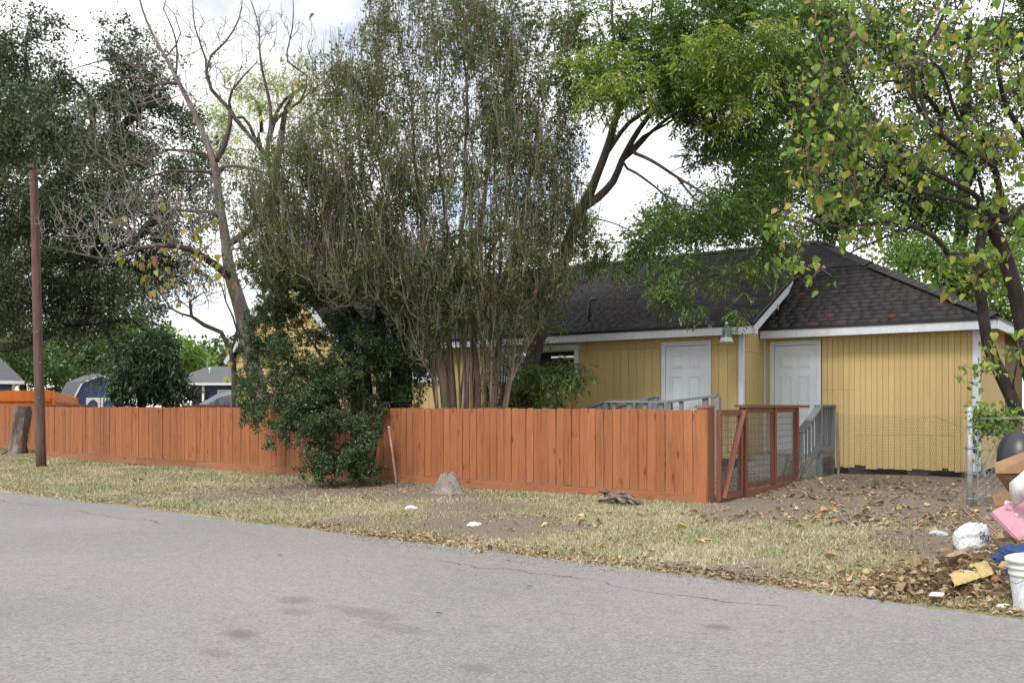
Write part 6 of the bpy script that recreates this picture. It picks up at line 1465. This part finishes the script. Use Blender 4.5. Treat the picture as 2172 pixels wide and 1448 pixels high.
# driftwood root
db = gpt(1318, 1066); dw = empty('driftwood_root', db, RANG, 'gnarled grey driftwood root lying against the kick board', 'driftwood')
mb = MB()
mb.tube([(-.27, .02, .15), (-.21, .0, .155), (-.14, -.02, .12), (-.04, -.03, .09), (.08, -.03, .055), (.16, -.01, .03), (.25, .0, .0)], [.010, .024, .036, .044, .046, .036, .014], 9, True, .9, 1)
mb.obj('main_root', MAT['drift'], dw, True); dw.scale = (1.45, 1.2, .95)
for k, pts in enumerate(([(-.1, .0, .13), (.0, .02, .15), (.10, .03, .12), (.18, .03, .05)], [(-.05, -.03, .1), (.03, -.09, .06), (.10, -.11, .02)], [(-.2, .02, .17), (-.15, -.04, .1), (-.08, -.08, .05), (-.02, -.1, .01)], [(.0, 0, .06), (-.06, .04, .03), (-.12, .06, .0)], [(.02, -.04, .1), (.10, -.06, .11), (.17, -.08, .08), (.26, -.09, .05)], [(-.12, -.02, .12), (-.16, -.07, .16), (-.2, -.1, .17)], [(.1, -.03, .06), (.16, -.10, .04), (.22, -.15, .01)], [(-.02, -.05, .08), (-.1, -.1, .07), (-.19, -.14, .02)])):
    mb = MB(); mb.tube(pts, [.022, .026, .018, .006][:len(pts)], 8, True, .7, k+3); mb.obj('side_root', MAT['drift'], dw, True)
# white scraps on the lawn
for i, (x, y, s, lab) in enumerate(((872, 1079, .085, 'crumpled white plastic scrap on the lawn below the ant mound'), (1006, 1115, .085, 'crumpled white plastic scrap on bare soil further right'), (1992, 1136, .10, 'cloudy plastic wrapper lying in the grass left of the white bag'), (1988, 1280, .05, 'white paper scrap at the foot of the leaf pile'), (2130, 1287, .045, 'small white paper ball next to the bucket'))):
    p = gpt(x, y); o = crumple('plastic_scrap', p+Vector((0, 0, .0)), (s, s*.6, s*.45), MAT['white_pl'] if i != 2 else MAT['grey_pl'], seed=i+2, amp=.6, freq=1.6, sub=3); tag(o, lab, 'litter')
    if i == 3: o.location.z += .06
p = gpt(1848, 1270); o = crumple('plastic_scrap', p+Vector((0, 0, .005)), (.035, .02, .015), MAT['denim'], 9, .6, 1.6, 2); tag(o, 'tiny blue scrap by the road edge', 'litter')

# leaf pile
PC = [(gpt(2085, 1235), .62, .38, .20), (gpt(2185, 1215), .70, .40, .22), (gpt(1985, 1230), .42, .30, .10), (gpt(2340, 1140), .6, .5, .40), (gpt(2150, 1185), .4, .3, .12)]
def hp(x, y):
    x = np.asarray(x, float); y = np.asarray(y, float); h = np.zeros_like(x)
    for c, rx, ry, a in PC: h = np.maximum(h, a*np.exp(-(((x-c.x)/rx)**2+((y-c.y)/ry)**2)*1.1))
    return h
def gh(x, y): return gzr(x, y)+hp(x, y)
pc0 = gpt(2085, 1235); pile = empty('leaf_pile', (pc0.x, pc0.y, 0), 0, 'raked pile of dry brown leaves and straw by the road edge', 'leaf pile')
xs = np.arange(-1.6, 3.0, .06); ysr = np.arange(-1.2, 2.6, .06); XX, YY = np.meshgrid(xs, ysr); HH = hp(XX+pc0.x, YY+pc0.y)
rg = np.random.default_rng(8)
ZZ2 = gzr(XX+pc0.x, YY+pc0.y)+HH*(.95+.18*np.sin(XX*31+YY*17)*np.sin(YY*29))-.02*(HH < .02)-.03*(HH < .008)
ii = np.arange(XX.size).reshape(XX.shape); Fq = np.stack([ii[:-1, :-1], ii[:-1, 1:], ii[1:, 1:], ii[1:, :-1]], -1).reshape(-1, 4)
keep = (HH.ravel()[Fq] > .012).any(1)
MAT['pile'] = simple('leaf_mould', (.20, .125, .075), (.06, .04, .028), scale=26, rough=.95, bmp=.9, bscale=50, bdist=.03)
link('leaf_mould', npmesh('leaf_mould', np.stack([XX, YY, ZZ2], -1).reshape(-1, 3), Fq[keep], MAT['pile'], True), pile)
n = 14000; x = rg.uniform(-1.55, 2.2, n); y = rg.uniform(-1.1, 1.6, n); h = hp(x+pc0.x, y+pc0.y); k = rg.random(n) < np.clip(h*9, 0, 1); x, y, h = x[k][:4200], y[k][:4200], h[k][:4200]
n = len(x); z = gh(x+pc0.x, y+pc0.y)+rg.uniform(.0, .035, n); Ls = rg.uniform(.03, .095, n)*np.where(rg.random(n) < .10, 1.7, 1)
o = link('dry_leaves', leaf_mesh('dry_leaves', np.stack([x, y, z], -1), unit(rg.normal(0, 1, (n, 3))*[1, 1, .45]), unit(rg.normal(0, .55, (n, 3))+[0, 0, 1.]), Ls, Ls*rg.uniform(.4, .8, n), MAT['lf_litter'], 'heart', .35), pile); o['kind'] = 'stuff'
MAT['straw'] = simple('dry_straw', (.32, .235, .15), (.16, .105, .065), scale=8, rough=.8)
n = 2600; x = rg.normal(.25, .38, n); y = rg.normal(-.05, .22, n); h = hp(x+pc0.x, y+pc0.y); z = gh(x+pc0.x, y+pc0.y)+rg.uniform(.005, .05, n); a = rg.uniform(0, 6.28, n); L = rg.uniform(.05, .17, n)
P0 = np.stack([x, y, z], -1); P1 = P0+np.stack([np.cos(a)*L, np.sin(a)*L*.7, rg.normal(0, .25, n)*L], -1)
o = link('straw', segs('straw', P0, P1, np.full(n, .0022), np.full(n, .0012), 3, MAT['straw']), pile); o['kind'] = 'stuff'
def onpile(px, py, extra=0.0):
    x0, y0 = None, None
    z = .1
    for _ in range(25):
        Z = (CAMZ-z)*F/(py-HY); x = (px-CX)/F*Z; z = .5*z+.5*float(gh(x, Z))
    return Vector((x, Z, z+extra))
# yellow towel draped on the pile
def cloth(name, corners, n, mat, label, cat, fold=.02, lift=.05, seed=1):
    A, B, C, D = [onpile(*c) for c in corners]; V = []; Fc = []
    base = (A+B+C+D)/4
    for i in range(n+1):
        for j in range(n+1):
            u, v = i/n, j/n; p = (A*(1-u)+B*u)*(1-v)+(D*(1-u)+C*u)*v
            w = mnoise.noise(Vector((u*3.1+seed, v*2.2, seed)))*fold*2+mnoise.noise(Vector((u*9, v*7, seed+4)))*fold*.7
            p = p+Vector((mnoise.noise(Vector((u*4, v*4, seed+9)))*.02, 0, 0)); p.z = max(p.z, float(gh(p.x, p.y)))+lift+abs(w); V.append(tuple(p-base))
    for i in range(n):
        for j in range(n): a = i*(n+1)+j; Fc.append((a, a+n+1, a+n+2, a+1))
    mb = MB(); mb.add(V, Fc); o = mb.obj(name, mat, None, True, base); tag(o, label, cat)
    m_ = o.modifiers.new('thick', 'SOLIDIFY'); m_.thickness = .006; return o
cloth('yellow_towel', ((2014, 1232), (2092, 1203), (2108, 1232), (2024, 1262)), 18, MAT['yellow_cloth'], 'faded yellow towel spread over the leaf pile', 'towel', .025)
o = crumple('black_rag', onpile(2055, 1218), (.075, .05, .05), MAT['black_bag'], 5, .7, 2.4, 4); tag(o, 'small crumpled black rag just above the yellow towel', 'rag')
p = onpile(2064, 1168); p.z += .015; o = empty('plastic_bag', p, .2, 'filled white plastic shopping bag with dark print lying on the grass', 'bag')
b1 = crumple('bag_film', (0, 0, -.01), (.165, .13, .165), MAT['white_pl'], 12, .20, 1.5, 5, .55, o)
crumple('bag_handle', (.10, .0, .15), (.05, .03, .055), MAT['white_pl'], 13, .6, 2.0, 4, .5, o)
crumple('bag_handle', (-.08, .0, .16), (.045, .03, .035), MAT['white_pl'], 14, .6, 2.0, 4, .5, o)
MAT['print'] = simple('faded_dark_print', (.05, .10, .11), (.10, .08, .08), scale=20, rough=.5)
me_ = b1.data
mb = MB()     # printed mark: faces of the film, a hair proud
for poly in me_.polygons:
    c = poly.center; 
    if poly.normal.y < .3 and c.y < .02 and .10 < c.z < .19 and -.035 < c.x < .085 and mnoise.noise(Vector((c.x*60, 3, c.z*75))) > .02 and c.z > .13-.6*(c.x-.02)-.03 and c.z < .17-.6*(c.x-.02)+.01:
        vs = [me_.vertices[i].co+poly.normal*.002 for i in poly.vertices]; mb.add(vs, [tuple(range(len(vs)))])
if mb.v: mb.obj('print', MAT['print'], o, loc=(0, 0, -.01))
for i, (x, y, s, m_, nm, lab, cat) in enumerate(((2088, 1183, .10, 'grey_pl', 'plastic_sheet', 'torn cloudy plastic sheet between the white bag and the blue cloth', 'litter'), (2130, 1160, .09, 'black_bag', 'black_film', 'torn black plastic film under the pink board', 'litter'), (2106, 1172, .05, 'black_bag', 'black_film', 'scrap of black film beside the cloudy sheet', 'litter'))):
    o = crumple(nm, onpile(x, y), (s, s*.8, s*.45), MAT[m_], 20+i, .6, 2.2, 4); tag(o, lab, cat)
bp = onpile(2152, 1196); o = empty('blue_cloth', bp, .3, 'rolled dirty blue cloth wedged under the pink board', 'cloth')
crumple('cloth_roll', (0, 0, -.02), (.17, .12, .115), MAT['denim'], 31, .38, 1.8, 5, .5, o); crumple('cloth_fold', (.12, -.03, .03), (.10, .09, .09), MAT['denim'], 32, .4, 1.8, 4, .5, o)
# blue bottle lying down
bq = onpile(2138, 1226, .03); o = empty('blue_bottle', bq, 0, 'dark blue plastic bottle lying under the blue cloth', 'bottle')
Mx = Matrix.Rotation(math.radians(-38), 4, 'Z') @ Matrix.Rotation(math.radians(70), 4, 'Y')
mb = MB(); mb.lathe([(0, 0), (.05, 0), (.056, .01), (.056, .15), (.045, .18), (.02, .20), (.02, .23), (0, .23)], 16, Mx); mb.obj('bottle_body', MAT['blue_pl'], o, True)
mb = MB(); mb.lathe([(.0575, .06), (.0575, .13)], 16, Mx); mb.obj('bottle_label', MAT['grey_pl'], o, True)
# bucket
bk = gpt(2194, 1291); o = empty('plastic_bucket', bk, 0, 'white ringed plastic bucket with printed label beside the leaf pile', 'bucket')
Mx = Matrix.Rotation(math.radians(-5), 4, 'Y')
mb = MB(); mb.lathe([(0, 0), (.128, 0), (.132, .01), (.145, .26), (.152, .265), (.152, .28), (.147, .285), (.148, .31), (.157, .314), (.157, .33), (.15, .335), (.15, .355), (.165, .36), (.168, .385), (.158, .39), (.15, .38), (.146, .30), (.128, .02), (0, .015)], 36, Mx); mb.obj('bucket_body', MAT['foam'], o, True)
mb = MB(); mb.lathe([(.1345, .03), (.1462, .25)], 36, Mx); mb.obj('printed_label', MAT['label'], o, True)
mb = MB(); mb.tube([Mx @ Vector((.0, -.16, .30)), Mx @ Vector((-.17, -.1, .22)), Mx @ Vector((-.15, .1, .22)), Mx @ Vector((0, .16, .30))], .0028, 6); mb.obj('bail_handle', MAT['galv'], o, True)
# boxes and boards leaning on the heap
def slabq(name, A, B, C, th, mat, parent, org):          # A-B one edge, A-C the other
    A, B, C = Vector(A), Vector(B), Vector(C); D = B+C-A; n = (B-A).cross(C-A).normalized()
    mb = MB(); mb.prism([A-org, C-org, D-org, B-org], n*th); return mb.obj(name, mat, parent)
Zb = 8.5
hb = Vector((P(2230, 1120, 8.6).x, 8.6, float(gh(P(2230, 1120, 8.6).x, 8.6))))
o = empty('pink_board_box', (P(2165, 1147, 8.3).x, 8.3, onpile(2165, 1160).z), 0, 'pink foam board box tipped over on the rubbish heap', 'box'); og = Vector(o.location)
slabq('front_board', P(2104, 1084, 8.35), P(2148, 1061, 8.5), P(2163, 1146, 8.15), .03, MAT['pink'], o, og)
slabq('side_board', P(2149, 1061, 8.5), P(2260, 1010, 8.9), P(2208, 1125, 8.3), .025, MAT['pink'], o, og)
slabq('bottom_board', P(2164, 1147, 8.15), P(2104, 1085, 8.36), P(2260, 1180, 8.4), .02, MAT['pink'], o, og)
for (x, y) in ((2137, 1070), (2156, 1096)):
    c = P(x, y, 8.36)-og; crumple('torn_paper', c, (.03, .012, .022), MAT['grey_pl'], x, .6, 1.6, 3, .5, o)
o = empty('cardboard_box', (P(2170, 1050, 8.8).x, 8.8, .5), .0, 'open brown cardboard box with flaps holding a black tub', 'box'); og = Vector(o.location)
def quad(name, pts, mat, th=.006):
    q = [P(*p)-og for p in pts]; n = (q[1]-q[0]).cross(q[2]-q[0]).normalized(); mb = MB(); mb.prism(q, n*th); return mb.obj(name, mat, o)
quad('flap', [(2109, 982, 8.62), (2112, 1004, 8.58), (2310, 1004, 8.35), (2310, 905, 8.40)], MAT['card'])
quad('side', [(2112, 1005, 8.59), (2152, 1060, 8.66), (2310, 1090, 8.45), (2310, 1005, 8.36)], MAT['card_in'])
quad('side', [(2109, 983, 8.64), (2185, 960, 9.1), (2200, 1065, 9.1), (2152, 1062, 8.68)], MAT['card_in'])
quad('back_side', [(2185, 960, 9.1), (2330, 915, 8.9), (2330, 1085, 8.9), (2200, 1065, 9.1)], MAT['card_in'])
quad('lower_flap', [(2105, 1052, 8.5), (2152, 1028, 8.72), (2158, 1062, 8.6), (2113, 1073, 8.46)], MAT['card'])
quad('lower_flap', [(2113, 1074, 8.46), (2160, 1063, 8.6), (2170, 1085, 8.5), (2125, 1080, 8.44)], MAT['card_in'])
tb = P(2163, 968, 8.8); o = empty('black_tub', tb, 0, 'rounded black plastic tub sitting in the cardboard box', 'tub')
Mx = Matrix.Rotation(math.radians(14), 4, 'Y') @ Matrix.Rotation(math.radians(-20), 4, 'X')
mb = MB(); mb.lathe([(.12, -.16), (.175, -.11), (.195, -.05), (.19, .06), (.175, .13), (.145, .18), (.10, .205), (.05, .215), (.0, .217)], 30, Mx); mb.obj('tub_body', MAT['black_pl'], o, True)
Mx2 = Mx @ Matrix.Rotation(math.radians(62), 4, Vector((-.1, 1, 0))) ; mb = MB(); mb.lathe([(.075, .175), (.068, .192), (.055, .192), (.05, .165), (0, .163)], 20, Mx2); mb.obj('opening_ring', MAT['black_metal'], o, True)
o = empty('foam_sheet', (P(2165, 1070, 8.3).x, 8.3, .6), 0, 'curled white foam sheet stuck between the cardboard and the pink box', 'foam sheet'); og = Vector(o.location)
mb = MB(); V = []
for i in range(9):
    f = i/8; a = P(2143+10*f*f, 1025+50*f, 8.35+.03*math.sin(f*3)); b_ = P(2240, 975+70*f, 8.3-.12*math.sin(f*2.5)); t0 = P(2172, 1000+60*f, 8.25-.1*math.sin(f*3))
    V += [a-og, t0-og, b_-og]
mb.add(V, [(i*3+j, i*3+j+1, i*3+j+4, i*3+j+3) for i in range(8) for j in range(2)]); q = mb.obj('sheet', MAT['foam'], o, True); m_ = q.modifiers.new('t', 'SOLIDIFY'); m_.thickness = .012
for i, (x, y, Z, s, lab) in enumerate(((2300, 1080, 8.7, .42, 'tied black rubbish bag low in the heap'), (2270, 1020, 9.1, .38, 'black rubbish bag under the cardboard box'), (2390, 1040, 8.9, .42, 'black rubbish bag at the far side of the heap'))):
    p = P(x, y, Z); zz = float(gh(p.x, p.y)); q = crumple('rubbish_bag', (p.x, p.y, zz-.05), (s, s*.9, s*(.75+.25*i % .5)), MAT['black_bag'], 40+i, .25, 2.0, 4, .4); tag(q, lab, 'bag')
# cables
for i, (pts, lab) in enumerate(((((2010, 1068), (2040, 1072), (2075, 1096), (2110, 1126), (2150, 1150)), 'brown cable running from the fence post to the heap'), (((2148, 1158), (2110, 1147), (2068, 1125), (2050, 1098), (2042, 1073)), 'brown cable bent in a tall loop behind the white bag'), (((2130, 1176), (2090, 1158), (2045, 1140), (2020, 1122), (2018, 1106), (2030, 1102)), 'thin brown cable curling in front of the white bag'))):
    ps = []
    for k, (x, y) in enumerate(pts):
        p = onpile(x, y+6); f = k/(len(pts)-1); lf = [.05, .14, .07][i]*math.sin(f*math.pi); Zq = p.y; ps.append(Vector((p.x, p.y, p.z+.006+lf)))
    q, rr = catmull(ps, [.005]*len(ps), .03); b0 = Vector(q[0])
    o = empty('loose_cable', b0, 0, lab, 'cable'); mb = MB(); mb.tube([Vector(v)-b0 for v in q], .0075, 6); mb.obj('cable', MAT['cable'], o, True)

# ---- leaf litter
rg = np.random.default_rng(77)
def litter_points():
    out = []
    def patch(n, c, rx, ry):           # world ellipse
        a = rg.normal(0, .5, (n, 2)); out.append(np.stack([c.x+a[:, 0]*rx, c.y+a[:, 1]*ry], -1))
    n = 1900; t = rg.uniform(-28, -1.0, n); nn_ = 7.62+np.abs(rg.normal(0, .16, n)); out.append(np.stack([RU.x*t+RN.x*nn_, RU.y*t+RN.y*nn_], -1))
    n = 1500; t = rg.uniform(-9.5, -1.2, n); nn_ = 7.55+np.abs(rg.normal(0, .22, n)); out.append(np.stack([RU.x*t+RN.x*nn_, RU.y*t+RN.y*nn_], -1))
    patch(400, gpt(1800, 1030), 3.4, 2.2); patch(260, gpt(1950, 1050), 2.2, 2.0); patch(140, gpt(1700, 1045), 1.6, 1.0); patch(420, gpt(1860, 1100), 2.0, 1.2)
    patch(500, gpt(760, 1030), 2.0, .9); patch(260, gpt(1100, 1110), 3.0, 1.2); patch(200, gpt(600, 1045), 3, 1); patch(300, gpt(1950, 1150), 1.8, 1.2); patch(500, gpt(1900, 1225), 1.0, .5)
    n = 500; t = rg.uniform(-26, 0, n); nn_ = rg.uniform(7.7, 11.6, n); out.append(np.stack([RU.x*t+RN.x*nn_, RU.y*t+RN.y*nn_], -1))
    return np.concatenate(out)
Q = litter_points(); n = len(Q); nq = RN.x*Q[:, 0]+RN.y*Q[:, 1]; tq = RU.x*Q[:, 0]+RU.y*Q[:, 1]
hq = HU.x*Q[:, 0]+HU.y*Q[:, 1]; hb_ = HN.x*Q[:, 0]+HN.y*Q[:, 1]
ok = (nq > 7.5) & ~((np.abs(nq-11.76) < .08) & (tq < -5.9)) & (hb_ < 17.7) & (Q[:, 0]/Q[:, 1] < .7)
sm_t = rg.uniform(-26, -1, 7000); sm_n = rg.uniform(7.8, 16.8, 7000); SM = np.stack([RU.x*sm_t+RN.x*sm_n, RU.y*sm_t+RN.y*sm_n], -1); SM = SM[((sm_n < 11.6) | (SM[:, 0] > 2.9)) & (SM[:, 0]/SM[:, 1] < .6) & (HN.x*SM[:, 0]+HN.y*SM[:, 1] < 17.6)]
Q = np.concatenate([Q[ok], SM]); n = len(Q); tiny = np.arange(n) >= n-len(SM); big = (Q[:, 1] > 10.5) & (Q[:, 0] > 2.2)
Ls = np.where(big, rg.uniform(.03, .10, n), rg.uniform(.02, .06, n)); Ls = np.where(tiny, rg.uniform(.010, .032, n), Ls)
Zq = gh(Q[:, 0], Q[:, 1])+rg.uniform(.004, .02, n)
o = link('leaf_litter', leaf_mesh('leaf_litter', np.stack([Q[:, 0], Q[:, 1], Zq], -1), unit(rg.normal(0, 1, (n, 3))*[1, 1, .22]), unit(rg.normal(0, .3, (n, 3))+[0, 0, 1.]), Ls, Ls*rg.uniform(.4, .85, n), MAT['lf_litter'], 'heart', .3))
tag(o, 'dry brown leaves littering the road edge and bare yard', 'leaf litter', kind='stuff')
# single large fallen leaves that can be told apart
vars_ = [leaf_mesh('fallen_leaf', np.zeros((1, 3)), np.array([[1., 0, .05]]), np.array([[0, rg.normal(0, .3), 1.]]), np.array([1.]), np.array([rg.uniform(.5, .8)]), MAT['lf_fallen'], 'heart', rg.uniform(.3, .75)) for _ in range(8)]
LS = [(1180, 1100), (1235, 1095), (1270, 1110), (1300, 1090), (1160, 1120), (1090, 1128), (1345, 1078), (1385, 1092), (1260, 1120), (1440, 1110), (1480, 1090), (1500, 1100), (1390, 1170), (1300, 1192), (1310, 1187), (1150, 1100), (1115, 1095), (960, 1055), (900, 1095), (855, 1090), (610, 1060), (420, 1035), (300, 1020), (205, 1003), (230, 1005), (305, 1002), (285, 1024), (140, 1015), (1550, 1085), (1600, 1090), (1640, 1060), (1680, 1050), (1620, 1035), (1720, 1025), (1760, 1035), (1800, 1020), (1840, 1030), (1880, 1060), (1930, 1080), (1960, 1060), (1990, 1090), (1910, 1025), (1850, 1070), (1830, 1010), (1890, 1015), (1780, 1045), (1950, 1020), (2000, 1045), (2020, 1030), (1835, 1135), (1780, 1170), (1900, 1135), (1945, 1130), (1870, 1180), (1750, 1185), (1960, 1115), (2080, 1085), (1900, 1095), (1840, 1060), (1735, 1060), (1690, 1075), (1660, 1085), (1990, 1110), (2010, 1095), (1905, 1200), (1850, 1205), (1830, 1222), (1670, 1215), (1560, 1190), (1050, 1100), (700, 1060), (540, 1050), (480, 1090), (1010, 1150), (900, 1140), (780, 1150), (1210, 1170)]
k = 0
for (x, y) in LS+[(R.uniform(1640, 2040), R.uniform(1010, 1110)) for _ in range(70)]+[(R.uniform(1000, 1600), R.uniform(1085, 1180)) for _ in range(18)]:
    p = gpt(x+R.uniform(-4, 4), y+R.uniform(-2, 2)); o = link('fallen_leaf', vars_[k % 8]); k += 1
    if HN.x*p.x+HN.y*p.y > 17.4: p = p-HN*.8
    o.location = (p.x, p.y, float(gh(p.x, p.y))+.015); s_ = R.uniform(.06, .125) if x > 1000 else R.uniform(.07, .12); o.scale = (s_, s_, s_*1.0); o.rotation_euler = (R.uniform(-.35, .35), R.uniform(-.35, .2), R.uniform(0, 6.28))
    hb2 = HN.x*p.x+HN.y*p.y; nn2 = RN.x*p.x+RN.y*p.y
    zone = 'on bare soil close under the yellow annex wall' if hb2 > 15.4 and p.x > 3 else 'on bare soil between the wire panel and the chain link post' if nn2 > 11.5 and p.x > 2.5 else 'on the grass between the leaf pile and the bare yard' if x > 1640 else 'on the grass below the fence gate end' if x > 1350 else 'on the worn lawn between driftwood and ant mound' if x > 950 else 'on the straw lawn left of the ant mound'
    tag(o, 'large curled dry leaf '+zone, 'leaf', 'large fallen leaves '+zone)
for i, (x, y, c) in enumerate(((1074, 1199, 'lf_fallen'), (590, 1187, 'lf_fallen'), (925, 1314, 'lf_pecan'), (1118, 1255, 'lf_pecan'))):
    p = gpt(x, y); L = np.array([.055]); o = link('road_leaf', leaf_mesh('road_leaf', np.zeros((1, 3)), np.array([[1., .2, 0]]), np.array([[0, .2, 1.]]), L, L*.5, MAT[c], 'heart', .3)); o.location = (p.x, p.y, .03)
    tag(o, ['small tan leaf on the asphalt near the road edge', 'small tan leaf on the asphalt far from the pile', 'small green leaf lying alone in the road', 'small green leaf on the asphalt close to the seam'][i], 'leaf')
# shoulder gravel
n = 1500; t = rg.uniform(-8.5, -3.0, n); nn_ = 7.44+rg.normal(0, .16, n); x = RU.x*t+RN.x*nn_; y = RU.y*t+RN.y*nn_
gp = gpt(1860, 1102); x = np.concatenate([x, gp.x+rg.normal(0, .75, 1600)]); y = np.concatenate([y, gp.y+rg.normal(0, .45, 1600)]); n = len(x)
z = np.maximum(gzr(x, y), .006)+.003; r = rg.uniform(.003, .010, n); P0 = np.stack([x, y, z], -1); P1 = P0+unit(rg.normal(0, 1, (n, 3))*[1, 1, .3])*r[:, None]*1.3
MAT['gravel'] = simple('pale_gravel', (.38, .36, .34), (.24, .225, .21), scale=40, rough=.9)
o = link('gravel', segs('gravel', P0, P1, r*.8, r*.5, 5, MAT['gravel'])); tag(o, 'pale gravel scattered on the shoulder and bare yard', 'gravel', kind='stuff')
